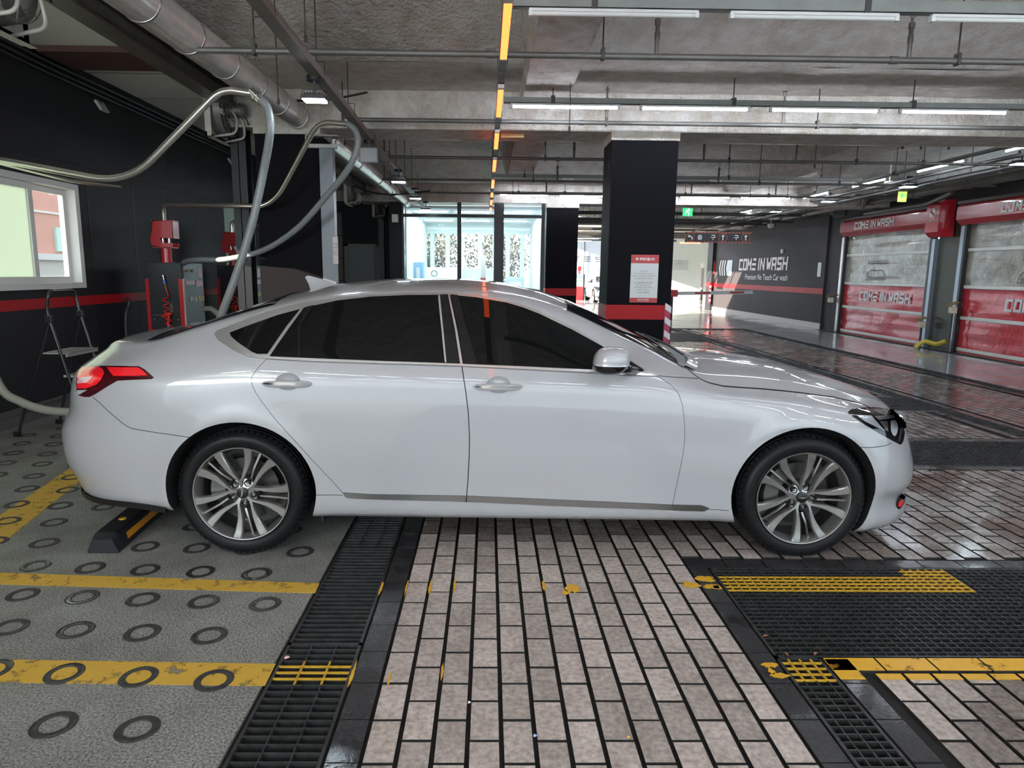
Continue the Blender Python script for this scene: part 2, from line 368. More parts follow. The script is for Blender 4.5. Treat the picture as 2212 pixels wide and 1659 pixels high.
brow(4.985, 5.083, 6.2, 7.4, 'y'); brow(5.307, 5.405, 6.2, 18.64, 'y'); brow(6.865, 6.963, 6.0, 18.64, 'y'); brow(4.985, 5.083, 8.46, 12.28, 'y'); brow(4.985, 5.083, 13.32, 15.08, 'y')
bt.sort(key=vis, reverse=True)
for t in bt[:150]: tile_obj('border_tile', t, bordm, floor)
mb = MB()
for t in bt[150:]: tbox(mb, *t)
mb.build('border_tiles_far', bordm, floor, fix=False)['kind'] = 'stuff'
# rings pressed into the asphalt against skidding
def ring_mesh():
    mb = MB(); n = 40; V_ = []
    rr = [(.071, .0010), (.067, .0038), (.060, .0030), (.052, .0030), (.047, .0038), (.043, .0010)]
    for r_, z_ in rr:
        for k in range(n):
            a = 2*math.pi*k/n; V_.append((r_*math.cos(a), r_*math.sin(a)*1.02, z_))
    mb.add(V_, [(i*n+k, (i+1)*n+k, (i+1)*n+(k+1) % n, i*n+(k+1) % n) for i in range(5) for k in range(n)], True); return mb
ringm = mat('ring_groove', (.022, .021, .020), .32, noise=(60, .3, (.05, .048, .045)), rnoise=(3, .12, .6))
ringl = mat('ring_groove_filled', (.062, .060, .055), .6, noise=(60, .3, (.03, .03, .028)))
rm = ring_mesh().build('skid_ring', ringm, loc=(0, 0, 0), fix=False); rme = rm.data; bpy.data.objects.remove(rm)
rme2 = rme.copy(); rme2.materials.clear(); rme2.materials.append(ringl); nr_ = 0
for r in range(-3, 20):
    for c in range(-2, 14):
        x = -1.151-.2875*c+(-.1437 if r % 2 else 0); y = 2.052+.293*r+.021*c
        if x > -.92 or x < -4.3 or y < 1.3: continue
        if -2.35 < x < -1.9 and 3.42 < y < 4.3: continue
        if abs(x)/y > .80 or (x > -2.2 and 3.9 < y < 6.2): continue
        o = bpy.data.objects.new('skid_ring', rme if y < 3.5 else rme2); COL.objects.link(o); o.parent = floor; o.location = Vector((x, y, 0))-floor.location
        o.rotation_euler = (0, 0, random.uniform(0, 3)); s_ = random.uniform(.96, 1.04); o.scale = (s_, s_, 1)
# painted lines
def patch(name, P, m, z=.0015):
    mb = MB(); mb.add([(x, y, z) for x, y in P]+[(x, y, z-.0012) for x, y in P], [tuple(range(len(P))), tuple(range(2*len(P)-1, len(P)-1, -1))]+[(i, i+len(P), (i+1) % len(P)+len(P), (i+1) % len(P)) for i in range(len(P))]); return mb.build(name, m, floor)
patch('painted_line', [(-4.0, 3.19), (-.808, 3.018), (-.812, 3.122), (-4.0, 3.33)], yel)
patch('painted_line', [(-3.6, 2.345), (-.808, 2.290), (-.812, 2.432), (-3.6, 2.50)], yel)
patch('painted_line', [(-2.74, 3.26), (-2.85, 3.27), (-3.22, 5.3), (-3.03, 5.3), (-2.60, 3.255)], yel)
for k in range(10): patch('painted_line', [(1.342+.2085*k, 2.394), (1.542+.2085*k, 2.394), (1.542+.2085*k, 2.478), (1.342+.2085*k, 2.478)], yel2, .0022)
for k in range(19):
    x = X0+TP*(17+k)+.007; patch('painted_line', [(x, 2.335), (x+TP-.014, 2.335), (x+TP-.014, 2.372), (x, 2.372)], yel2, .0022)
patch('painted_line', [(1.340, 2.335), (1.436, 2.335), (1.436, 2.47), (1.340, 2.47)], yel2, .0022)
def blot(cx, cy, rx, ry, m=yel2, n=22, z=.0024):
    patch('paint_splash', [(cx+rx*(1+random.uniform(-.35, .3))*math.cos(2*math.pi*k/n), cy+ry*(1+random.uniform(-.35, .3))*math.sin(2*math.pi*k/n)) for k in range(n)], m, z)
yel3 = mat('thick_yellow_paint', (.74, .40, .02), .4, noise=(40, .3, (.62, .33, .02)))
for a in ((1.095, 3.185, .045, .035), (1.10, 3.10, .038, .025), (1.00, 3.12, .045, .030), (1.125, 3.09, .02, .02), (.415, 3.08, .035, .045), (.375, 3.03, .02, .02), (.28, 3.10, .009, .05), (-.155, 3.1, .006, .07), (-.27, 3.08, .008, .08), (-.505, 3.08, .006, .07),
          (-.385, 3.08, .005, .07), (1.11, 2.43, .03, .018), (1.12, 2.36, .032, .016), (1.098, 2.385, .012, .02), (-.166, 2.38, .005, .05), (-.36, 2.33, .005, .04), (-.503, 2.36, .006, .08)): blot(*a, m=yel3)
# gratings over the drains, every bar a piece of its own where it can be told apart
def bar_obj(name, a, b, wd, ht, m, parent):
    a, b = Vector(a), Vector(b); L = (b-a).length; al = 'x' if abs(b.x-a.x) > abs(b.y-a.y) else 'y'; key = ('bar', al, round(L, 3), wd, ht, m.name)
    if key not in mesh_cache:
        mb = MB(); mb.box((-L/2, -wd/2, -ht), (L/2, wd/2, 0)) if al == 'x' else mb.box((-wd/2, -L/2, -ht), (wd/2, L/2, 0)); o = mb.build(name, m, loc=(0, 0, 0), fix=False); mesh_cache[key] = o.data; bpy.data.objects.remove(o)
    o = bpy.data.objects.new(name, mesh_cache[key]); COL.objects.link(o); o.parent = parent; o.location = (a+b)/2-root_loc(parent); return o
def grating(name, label, x0, x1, y0, y1, dx, dy, near=True, yellow=None, wd=.005, ht=.03, z=0.0):
    g = thing(name, label, 'grate', ((x0+x1)/2, (y0+y1)/2, -.03)); mb = MB()
    for a, b in (((x0, y0, -.04), (x0+.012, y1, z)), ((x1-.012, y0, -.04), (x1, y1, z)), ((x0, y0, -.04), (x1, y0+.010, z)), ((x0, y1-.010, -.04), (x1, y1, z))): mb.box(a, b)
    mb.build('frame', steelbar, g); far = MB()
    nx_ = int(round((x1-x0)/dx)) if dx else 1; ny_ = int(round((y1-y0)/dy))
    xs__ = [x0+(x1-x0)*i/nx_ for i in range(1, nx_)]; ys__ = [y0+(y1-y0)*i/ny_ for i in range(1, ny_)]
    for y in ys__:
        if near:
            m = steelbar
            if yellow and any(q[2] < y < q[3] for q in yellow): 
                for q in yellow:
                    if q[2] < y < q[3]:
                        qa, qb = max(x0+.01, q[0]), min(x1-.01, q[1])
                        bar_obj('bar', (qa, y, z+.0012), (qb, y, z+.0012), wd+.002, .007, yelbar, g)
            bar_obj('bar', (x0+.01, y, z), (x1-.01, y, z), wd, ht, m, g)
        else: far.box((x0+.01, y-wd/2, z-ht), (x1-.01, y+wd/2, z))
    for x in xs__:
        if near:
            bar_obj('bar', (x, y0+.01, z-.001), (x, y1-.01, z-.001), wd, ht, steelbar, g)
            for q in (yellow or []):
                if q[0] < x < q[1]: bar_obj('bar', (x, max(q[2], y0+.01), z+.001), (x, min(q[3], y1-.01), z+.001), wd+.002, .007, yelbar, g)
        else: far.box((x-wd/2, y0+.01, z-ht), (x+wd/2, y1-.01, z))
    if not near: far.build('mesh_bars', steelbar, g)['kind'] = 'stuff'
    return g
# left drain: one-metre panels, the third one with no long rods
for i, (a, b, rods, lb) in enumerate(((1.58, 2.577, True, 'steel drain grating beside the asphalt with three long cell rows and four yellow bars'), (2.577, 3.56, False, 'steel drain grating of cross bars only, between the yellow line and the car'), (3.56, 4.55, True, 'steel drain grating under the rear door of the white car'))):
    grating('drain_grating', lb, -.805, -.507, a, b, .0993 if rods else None, .040, True, [(-.805, -.507, 2.30, 2.45)] if i == 0 else None)
grating('drain_grating', 'narrow steel grating between dark tiles at the lower right, yellow at its far end', 1.155, 1.332, 1.27, 2.485, .044, .0375, True, [(1.155, 1.332, 2.33, 2.472)], .005, .03)
grating('drain_grating', 'wide black steel grating right of the front wheel with a painted yellow corner', 1.155, 3.45, 2.49, 3.32, .0415, .0365, True, [(1.16, 2.13, 3.055, 3.214), (2.13, 2.37, 3.055, 3.32)], .004, .03)
grating('drain_grating', 'wide steel grating beyond the front bumper, nearer of the two there', 1.3, 5.85, 5.25, 6.08, .045, .045, False, None, .004)
grating('drain_grating', 'farther wide steel grating above the headlight that joins the long channel', 1.3, 5.30, 7.52, 8.35, .05, .05, False, None, .006)
grating('drain_grating', 'long narrow channel grating running to the right edge between the pavers', 5.09, 5.30, 6.085, 7.515, .05, .05, False, None, .006)
grating('drain_grating', 'long narrow channel grating running towards the far column', 5.09, 5.30, 8.355, 18.74, .07, .1, False, None, .012)
grating('drain_grating', 'wide dark grating behind the bonnet of the white car', 1.3, 5.08, 12.4, 13.2, .09, .09, False, None, .010)
grating('drain_grating', 'dark grating beside the foot of the column with the notice', 1.3, 5.08, 15.2, 17.6, .12, .12, False, None, .02)
grating('drain_grating', 'black channel grating along the polished floor before the shutters', 6.98, 7.19, 6.0, 18.74, .06, .09, False, None, .012)
grating('drain_grating', 'far cross channel grating where the polished floor starts', -.8, 7.19, 18.76, 18.98, .12, .07, False, None, .014)
grating('drain_grating', 'wet black channel grating at the foot of the red shutters', 9.13, 9.37, 9.0, 18.99, .07, .12, False, None, .012)

# ---------------------------------------------------------------- left wall with its window
XL = -4.55
W1 = (3.15, 7.79, 1.285, 2.40)                         # window opening: y0, y1, z0, z1
mb = MB(); t_ = .14
for a, b in (((XL-t_, -1.9, 0), (XL, W1[0], 3.7)), ((XL-t_, W1[1], 0), (XL, 12.05, 3.7)), ((XL-t_, W1[0], 0), (XL, W1[1], W1[2])), ((XL-t_, W1[0], W1[3]), (XL, W1[1], 3.7)), ((XL-t_, 12.05, 2.62), (XL, 13.0, 3.7)), ((XL-t_, 12.05, 0), (XL, 13.0, .9)), ((XL-t_, 13.0, 0), (XL, 22, 3.7))): mb.box(a, b)
wl = mb.build('wall_left', wallm, loc=(XL, 5, 0)); struct(wl)
mb = MB(); mb.box((XL, -1.9, 2.62), (XL+.012, 12.0, 2.80)); mb.build('wall_band', wallm, wl)
for y in [-1+1.0*i for i in range(13)]:
    if W1[0]-.05 < y < W1[1]+.05: continue
    mb = MB(); mb.box((XL, y-.004, .3), (XL+.004, y+.004, 3.6)); mb.build('panel_joint', M['black'], wl)
mb = MB(); mb.box((XL, -1.9, 1.09), (XL+.008, 12.0, 1.195)); mb.build('red_stripe', redst, wl)
mb = MB(); mb.box((XL, -1.9, 0), (XL+.05, 13.0, .10)); mb.box((XL, -1.9, .10), (XL+.02, 13.0, .16)); o = mb.build('baseboard_left', mat('grey_plinth', (.10, .09, .085), .5)); struct(o)
frost = bpy.data.materials.new('frosted_pane'); frost.use_nodes = True; _n = frost.node_tree.nodes; _t = _n.new('ShaderNodeBsdfTranslucent'); _t.inputs[0].default_value = (.30, .345, .31, 1); _mx = _n.new('ShaderNodeMixShader'); _mx.inputs[0].default_value = .75
_n['Principled BSDF'].inputs['Base Color'].default_value = (.6, .72, .66, 1); _n['Principled BSDF'].inputs['Roughness'].default_value = .2
frost.node_tree.links.new(_n['Principled BSDF'].outputs[0], _mx.inputs[1]); frost.node_tree.links.new(_t.outputs[0], _mx.inputs[2]); frost.node_tree.links.new(_mx.outputs[0], _n['Material Output'].inputs[0])
# window
wf = mat('white_window_frame', (.72, .70, .66), .4)
y0, y1, z0_, z1 = W1
mb = MB()
for a, b in (((XL-.16, y0, z0_), (XL+.03, y1, z0_+.06)), ((XL-.16, y0, z1-.06), (XL+.03, y1, z1)), ((XL-.16, y0, z0_+.06), (XL+.03, y0+.07, z1-.06)), ((XL-.16, y1-.07, z0_+.06), (XL+.03, y1, z1-.06))): mb.box(a, b)
win = mb.build('window_1', wf); struct(win)
ym = 7.04
for k, (a, b, xo) in enumerate(((y0+.07, ym+.04, .0), (ym-.04, y1-.07, -.05))):
    mb = MB(); f_ = .065
    for p, q in (((a, z0_+.06), (b, z0_+.06+f_)), ((a, z1-.06-f_), (b, z1-.06)), ((a, z0_+.06+f_), (a+f_, z1-.06-f_)), ((b-f_, z0_+.06+f_), (b, z1-.06-f_))): mb.box((XL-.06+xo, p[0], p[1]), (XL-.02+xo, q[0], q[1]))
    s_ = mb.build('window_sash', wf, win)
    mb = MB(); mb.box((XL-.045+xo, a+f_, z0_+.06+f_), (XL-.038+xo, b-f_, z1-.06-f_)); mb.build('pane', mat('clear_pane', (.9, .95, .93), .02, alpha=.10) if k else frost, s_)
mb = MB(); mb.box((XL-.08, 12.05, .9), (XL-.07, 13.0, 2.62)); mb.build('frosted_light', frost, wl)
# outside the window: a pale wall, a red building with white band
ow = mat('sunlit_pale_wall', (.62, .66, .58), .8); og = mat('yard_paving', (.16, .155, .15), .8)
mb = MB(); mb.box((-30, -10, -.3), (XL-.15, 44, -.05)); tag(mb.build('yard', og), None, None, None, 'structure')
ob = thing('outbuilding', 'red and pink brick building seen through the left window', 'building', (-13, 15, -.05))
mb = MB(); mb.box((-14, 9.5, -.05), (-12, 24, 5.2)); mb.build('wall', mat('pink_brick_wall', (.72, .32, .25), .8, noise=(3, .3, (.60, .26, .20))), ob)
mb = MB(); mb.box((-11.98, 9.5, -.05), (-11.6, 24, 1.70)); mb.build('low_wall', mat('grey_low_wall', (.60, .56, .52), .8), ob)
mb = MB(); mb.box((-11.99, 9.5, 1.70), (-11.5, 24, 1.86)); mb.box((-12, 9.6, 2.95), (-11.95, 24, 3.0)); mb.box((-12, 20.1, 1.8), (-11.95, 21, 4.6)); mb.build('white_coping', wf, ob)
for yy in (12.0, 15.6, 19.35):
    mb = MB(); mb.box((-12.0, yy, 1.95), (-11.93, yy+.55, 2.6)); w_ = mb.build('window', mat('pale_green_glass', (.45, .70, .60), .3), ob)
# ---------------------------------------------------------------- columns
colm = mat('matt_black_column_paint', (.0085, .008, .0095), .6, spec=.04, bump=(90, .1, .003))
def column(x0, x1, y0, y1, zt, name, label, stripe=(.965, 1.135), cap=True, m=None):
    c = thing(name, label, 'column', ((x0+x1)/2, (y0+y1)/2, 0))
    mb = MB(); mb.box((x0, y0, 0), (x1, y1, zt)); mb.build('shaft', m or colm, c)
    if stripe: mb = MB(); mb.box((x0-.004, y0-.004, stripe[0]), (x1+.004, y1+.004, stripe[1])); mb.build('red_stripe', redst, c)
    if cap: mb = MB(); mb.box((x0-.012, y0-.012, zt), (x1+.012, y1+.012, zt+.11)); mb.build('cap', conc2, c)
    return c
YB = 8.1
cn = column(1.395, 2.155, YB-.02, YB+.54, 3.00, 'column', 'black square column with a red stripe and a notice, behind the bonnet')
# hazard strip on its right corner
hz = worn('hazard_red', (.42, .03, .08), .5, 5, .05); hzw = mat('hazard_white', (.70, .68, .68), .5)
mb = MB(); mb.box((2.085, YB-.032, 0), (2.165, YB-.021, 1.14)); mb.box((2.157, YB-.032, 0), (2.166, YB+.08, 1.14)); hs = mb.build('hazard_strip', mat('hazard_magenta', (.42, .03, .08), .5), cn)
for k in range(7):
    z = .08+.16*k; mb = MB(); mb.prism([(2.092, YB-.0325, z+.05), (2.164, YB-.0325, z), (2.164, YB-.0325, z+.075), (2.092, YB-.0325, z+.125)], (0, -.002, 0)); mb.build('white_block', hzw, hs)
# notice
nx0, nx1, nz0, nz1 = 1.665, 1.990, 1.165, 1.720
no = thing('notice', 'white notice with red top and bottom bands on the column behind the bonnet', 'sign', (1.83, YB-.03, nz0))
mb = MB(); mb.box((nx0, YB-.030, nz0), (nx1, YB-.021, nz1)); mb.build('board', mat('notice_white', (.62, .64, .62), .5), no)
redp = mat('print_red', (.50, .05, .05), .5); whp = mat('print_white', (.80, .80, .78), .5)
mb = MB(); mb.box((nx0, YB-.032, nz1-.098), (nx1, YB-.029, nz1)); mb.box((nx0, YB-.032, nz0), (nx1, YB-.029, nz0+.055)); mb.build('red_band', redp, no)
U_, V__ = (1, 0, 0), (0, 0, 1); nm_ = (nx0+nx1)/2
text('lettering', '꼭! 부탁드립니다', (nm_, YB-.032, nz1-.05), U_, V__, .036, whp, no, bold=.03, width=.225)
for s_, z, w_ in (('서비스 타월은', .26+.225, .10), ('코인워시 수평단면장의 자산입니다.', .26+.197, .245), ('이에 일부 고객의 물 담기/엔진룸 닦기로', .26+.170, .275), ('폐기 손실이 발생하고 있습니다.', .26+.142, .22)):
    text('lettering', s_, (nm_-.008, YB-.0315, nz0+z-.12), U_, V__, .014, mat('print_brown', (.26, .12, .10), .5), no, width=w_)
for s_, z, w_, b in (('왁스, 휠/엔진룸 닦기를 금하며', .232, .215, .02), ('개인타월을 이용하시거나,', .204, .175, 0), ('사무실에 문의 후 유료 구매하여', .178, .22, 0), ('사용하시기 바랍니다', .151, .145, 0), ('(구매가 3,000원)', .118, .15, .02)):
    text('lettering', s_, (nm_-.010, YB-.0315, nz0+z), U_, V__, .0155, mat('print_brown', (.26, .12, .10), .5), no, width=w_, bold=b)
wordmark('lettering', 'COME IN WASH', (nm_-.005, YB-.032, nz0+.036), U_, V__, .014, .135, whp, no, .001)
text('lettering', '코인 세차장 이용안내', (nm_-.005, YB-.032, nz0+.018), U_, V__, .010, whp, no, width=.135)
# left column beside the blowers, with the grey steel post in front of it
cl = column(-2.66, -1.93, YB-.02, YB+.56, 3.02, 'column', 'black square column left of the shark fin aerial with a patch of sun on it', None)
# far columns
column(1.345, 2.09, 16.34, 17.1, 3.0, 'column', 'far black column right of the glass office front')
# ---------------------------------------------------------------- right wall and shutters
XR = 9.41
mb = MB(); mb.box((XR, 19.2, 0), (XR+.3, 28.6, 3.35)); wr_ = mb.build('wall_right', wallr, loc=(XR, 24, 0)); struct(wr_)
mb = MB(); mb.box((XR-.008, 19.2, .972), (XR, 28.6, 1.137)); mb.build('red_stripe', redst, wr_)
mb = MB(); mb.box((XR-.03, 19.2, 0), (XR, 28.6, .155)); struct(mb.build('baseboard_right', mat('pale_skirting', (.55, .50, .48), .5)))
mb = MB(); mb.box((XR+.05, 18.85, 0), (XR+.4, 19.2, 3.3)); mb.box((XR-.0, 18.36, 0), (XR+.35, 18.85, 3.3)); mb.box((XR+.02, 3, 2.9), (XR+.35, 18.4, 3.35)); mb.build('wall_above_shutters', wallr, wr_)
mb = MB(); mb.box((XR+.1, 2, 0), (XR+.3, 8.9, 3.35)); mb.build('wall_end', wallr, wr_)
wordmark('sign_lettering', 'COME IN WASH', (XR-.004, 23.75, 1.86), (0, -1, 0), (0, 0, 1), .42, 4.2, mat('sign_pink_white', (.78, .66, .66), .4), wr_, .006, th=.27)
text('sign_lettering', 'Premium No Touch Car wash', (XR-.004, 23.35, 1.42), (0, -1, 0), (0, 0, 1), .20, mat('sign_white', (.74, .74, .74), .5), wr_, width=3.6, bold=.012, depth=.004)
pb = mat('chevron_blue', (.50, .62, .72), .4)
mb = MB(); n_ = -1
for k in range(3):
    a = 28.05-.26*k; mb.prism([(XR-.006, a, 1.75), (XR-.006, a-.12, 2.05), (XR-.006, a-.24, 2.05), (XR-.006, a-.12, 1.75), (XR-.006, a-.24, 1.45), (XR-.006, a-.12, 1.45)], (-.003, 0, 0))
mb.build('chevrons', hzw, wr_)
mb = MB(); mb.prism([(XR-.006, 27.25, 1.75), (XR-.006, 27.1, 2.05), (XR-.006, 26.55, 2.05), (XR-.006, 26.6, 1.45), (XR-.006, 27.1, 1.45)], (-.003, 0, 0)); mb.build('arrow_tail', pb, wr_)
mb = MB(); mb.box((XR-.008, 19.42, 1.46), (XR-.001, 19.62, 1.86)); tag(mb.build('paper_notice', whp), 'small white paper sheet on the charcoal wall left of the shutters', 'paper')
mb = MB(); mb.box((XR-.05, 22.0, 2.19), (XR-.001, 22.12, 2.31)); tag(mb.build('wall_switch', wf), 'tiny white box high on the charcoal wall above the lettering', 'switch box')

shr = mat('red_shutter_sheet', (.55, .030, .040), .22, coat=.6, noise=(.9, .3, (.46, .02, .03)), bump=(2.2, .5, .06))
shc = mat('clear_shutter_sheet', (.40, .375, .31), .14, coat=.6, noise=(2.2, .25, (.20, .175, .14), 3, .3), bump=(3.0, .7, .05))
shb = mat('shutter_rib', (.62, .62, .58), .35)
redbox = mat('red_housing', (.42, .012, .022), .25, coat=.4)
def shutter(y0, y1, label, near):
    s = thing('roller_shutter', label, 'shutter', (XR+.06, (y0+y1)/2, 0)); xs = XR+.06
    for z0s, z1s, m, nm in ((.10, .66, shr, 'red_panel'), (.70, 1.27, shr, 'red_panel'), (1.33, 1.99, shc, 'clear_panel'), (2.03, 2.62, shc, 'clear_panel')):
        mb = MB(); V_ = []; ny, nz_ = 40, 10
        for i in range(ny+1):
            for j in range(nz_+1):
                y = y0+(y1-y0)*i/ny; z = z0s+(z1s-z0s)*j/nz_; V_.append((xs-.02+.012*math.sin(y*2.1+z*5)*math.sin(math.pi*j/nz_)+.006*math.sin(z*28), y, z))
        mb.add(V_, [(i*(nz_+1)+j, (i+1)*(nz_+1)+j, (i+1)*(nz_+1)+j+1, i*(nz_+1)+j+1) for i in range(ny) for j in range(nz_)], True); mb.build(nm, m, s)
    for z in (.035, .66, 1.27, 1.99): mb = MB(); mb.bbox((xs-.05, y0, z), (xs, y1, z+.065), .008); mb.build('rib', shb, s)
    mb = MB(); mb.box((xs-.04, y0, 0), (xs, y1, .035)); mb.build('bottom_seal', mat('rubber_seal', (.30, .03, .03), .6), s)
    # housing: chamfered box
    mb = MB(); P = [(XR+.01, y0-.05, 2.50), (XR-.16, y0-.05, 2.50), (XR-.26, y0-.05, 2.60), (XR-.26, y0-.05, 2.84), (XR-.18, y0-.05, 2.90), (XR+.01, y0-.05, 2.90)]; mb.prism(P, (0, y1-y0-.12*(1-near), 0)); h = mb.build('housing', redbox, s)
    mb = MB(); mb.box((XR-.20, y0-.05, 2.90), (XR+.01, y1+.05-.12*(1-near), 2.96)); mb.build('housing_top', mat('dark_flashing', (.07, .055, .05), .5), h)
    yc = (y0+y1)/2
    wordmark('housing_lettering', 'COME IN WASH', (XR-.263, yc+.15, 2.725), (0, -1, 0), (0, 0, 1), .17, 1.65, whp, h, .004, th=.26)
    wordmark('lettering', 'COME IN WASH', (xs-.055, yc-.1, 1.0), (0, -1, 0), (0, 0, 1), .23, 2.1, mat('print_grey', (.62, .60, .61), .4), s, .004, th=.28)
    dk = mat('print_dark', (.06, .06, .06), .5)
    wordmark('lettering', 'COME IN WASH', (xs-.045, yc+.35, 1.44), (0, -1, 0), (0, 0, 1), .09, .80, dk, s, .004, lean=.2)
    text('lettering', 'www.comeinwash.com', (xs-.045, yc+.3, 1.86), (0, -1, 0), (0, 0, 1), .065, dk, s, width=.75)
    mb = MB(); mb.box((xs-.047, yc-.08, 1.79), (xs-.043, yc+.68, 1.815)); mb.tube([(xs-.045, yc+.72-.80*t, 1.50+.16*math.sin(math.pi*t)+(.04*math.sin(3*math.pi*t))) for t in [i/16 for i in range(17)]], .006, 5); mb.build('car_outline', dk, s)
    for yy in (y0, y1):                               # guide rails
        mb = MB(); mb.box((XR-.06, yy-.06, 0), (XR+.10, yy+.06, 2.28 if (yy, near) == (y0, 0) else 2.49)); mb.build('guide_rail', mat('pale_guide_rail', (.30, .33, .38), .3, .7) if not (yy == y1 and near == 0) else mat('bright_rail', (.55, .50, .48), .25, .8), s)
        mb = MB(); s1 = -1 if yy == y1 else 1; mb.box((XR-.065, yy+s1*.05, 0), (XR+.02, yy+s1*.11, 2.5)); mb.build('rail_brush', M['black'], s)
    return s
shutter(14.50, 18.22, 'farther red and clear roller shutter of the wash tunnels', 0)
shutter(9.20, 13.62, 'nearer red and clear roller shutter at the right edge', 1)
# pillar between, motor box with emblem
mb = MB(); mb.box((XR+.03, 13.68, 0), (XR+.30, 14.44, 2.9)); tag(mb.build('pillar', mat('stained_steel_pillar', (.035, .036, .038), .3, .6, noise=(1.5, .3, (.05, .045, .02)))), 'dark stained steel pillar between the two red shutters', 'pillar')
mx = thing('motor_box', 'red motor box with a round white emblem between the shutter housings', 'motor box', (XR-.1, 14.28, 2.30))
mb = MB(); P = [(XR+.01, 14.0, 2.30), (XR-.20, 14.02, 2.30), (XR-.31, 14.02, 2.40), (XR-.31, 14.02, 2.93), (XR-.20, 14.02, 3.04), (XR+.01, 14.02, 3.04)]; mb.prism(P, (0, .42, 0)); mb.build('cover', redbox, mx)
mb = MB(); mb.lathe((XR-.312, 14.23, 2.78), (-1, 0, 0), [(.0005, .003), (.095, .003), (.095, 0)], 28); em = mb.build('emblem', whp, mx)
mb = MB(); mb.tube([(XR-.317, 14.23+.05*math.sin(6.28*t), 2.78+.075-.15*t) for t in [i/12 for i in range(13)]], [.004+.012*math.sin(3.14*i/12) for i in range(13)], 6); mb.build('emblem_curve', redbox, em)
text('lettering', 'BRAVE', (XR-.312, 14.23, 2.63), (0, -1, 0), (0, 0, 1), .035, whp, mx, width=.2)
# yellowed sensor posts at the shutter jambs
def sensor(y, label, h):
    s = thing('sensor_post', label, 'sensor post', (XR-.17, y, 0)); ym_ = mat('yellowed_plastic', (.55, .42, .10), .5)
    mb = MB(); mb.tube([(XR-.16, y, 0), (XR-.14, y+.03, h*.5), (XR-.16, y, h)], .018, 8); mb.build('stem', M['black'], s)
    mb = MB(); mb.bbox((XR-.22, y-.05, h), (XR-.10, y+.05, h+.13), .01); mb.build('head', mat('cream_plastic', (.60, .55, .42), .4), s)
    mb = MB(); mb.prism([(XR-.26, y-.09, h+.15), (XR-.08, y-.09, h+.22), (XR-.08, y+.09, h+.22), (XR-.26, y+.09, h+.15)], (0, 0, .012)); mb.build('hood', mat('rusty_hood', (.16, .10, .03), .7), s)
sensor(18.42, 'sensor post with a small hood left of the farther red shutter', .78)
sensor(14.42, 'white sensor post with a yellow hood at the right jamb of the farther shutter', .42)
sensor(13.50, 'yellow sensor post at the left jamb of the nearer shutter', .78)
mb = MB(); mb.tube(curve([(XR-.45, 14.1, .03), (XR-.3, 14.05, .16), (XR-.15, 13.9, .12), (XR-.05, 13.75, .2)], 5), .05, 8); tag(mb.build('hose_end', mat('yellow_hose', (.50, .38, .05), .5)), 'yellow hose end lying at the foot of the pillar between the shutters', 'hose')
# ================================================================ THE WHITE SEDAN
YC = 4.385                                            # the car's centre line (it stands along x, nose to +x)
WH = ((-1.295, .337), (1.688, .328))                  # wheel centres (x, z)
def pch(xs, ys):
    xs = np.array(xs, float); ys = np.array(ys, float); h = np.diff(xs); d = np.diff(ys)/h; m = np.zeros_like(ys); m[0] = d[0]; m[-1] = d[-1]
    for i in range(1, len(xs)-1):
        if d[i-1]*d[i] > 0: w1 = 2*h[i]+h[i-1]; w2 = h[i]+2*h[i-1]; m[i] = (w1+w2)/(w1/d[i-1]+w2/d[i])
    def f(x):
        x = min(max(x, xs[0]), xs[-1]); i = min(max(int(np.searchsorted(xs, x))-1, 0), len(xs)-2); t = (x-xs[i])/h[i]
        return float((2*t**3-3*t*t+1)*ys[i]+(t**3-2*t*t+t)*h[i]*m[i]+(-2*t**3+3*t*t)*ys[i+1]+(t**3-t*t)*h[i]*m[i+1])
    return f
zc = pch([-2.40,-2.30,-2.2,-2.0,-1.85,-1.6,-1.4,-1.2,-1.0,-.75,-.5,-.2,0,.3,.5,.7,.9,1.03,1.14,1.3,1.5,1.75,1.95,2.15,2.3,2.42,2.55],
         [1.05,1.105,1.125,1.14,1.15,1.225,1.30,1.365,1.412,1.445,1.460,1.462,1.450,1.40,1.33,1.235,1.14,1.075,1.035,1.012,.995,.968,.938,.895,.85,.80,.72])
zr = pch([-2.40,-2.30,-2.2,-2.0,-1.87,-1.6,-1.4,-1.2,-1.0,-.75,-.5,-.2,0,.2,.42,.7,.9,1.06,1.2,1.5,1.8,2.0,2.2,2.35,2.55],
         [1.02,1.075,1.095,1.105,1.112,1.185,1.245,1.300,1.342,1.375,1.392,1.398,1.388,1.362,1.300,1.175,1.085,1.005,.968,.945,.905,.870,.815,.765,.68])
wr = pch([-2.4,-2.1,-1.87,-1.6,-1.3,-1.0,-.5,0,.42,.7,.9,1.06,1.2,1.5,2.0,2.55], [.60,.66,.70,.70,.675,.660,.655,.655,.665,.700,.735,.760,.74,.71,.66,.60])
zb = pch([-2.4,-2.1,-1.8,-1.5,-1.2,-.6,0,.5,.87,1.05,1.24,1.5,1.75,2.0,2.2,2.55], [.98,1.02,1.04,1.06,1.068,1.046,1.026,1.006,.988,.962,.925,.900,.866,.820,.765,.66])
wb = pch([-2.4,-2.1,-1.8,-1.5,-1.2,-.6,0,.5,.87,1.05,1.24,1.5,1.75,2.0,2.55], [.76,.79,.83,.865,.885,.888,.888,.888,.885,.845,.80,.79,.775,.755,.72])
zk = pch([-2.4,-1.94,-1.16,-.6,-.08,.59,1.02,1.55,1.9,2.2,2.55], [.92,.939,.946,.940,.930,.911,.895,.850,.805,.740,.62])
wk = pch([-2.4,-2.0,-1.5,-1.0,0,1.0,1.6,2.0,2.55], [.895,.905,.918,.925,.927,.922,.905,.885,.85])
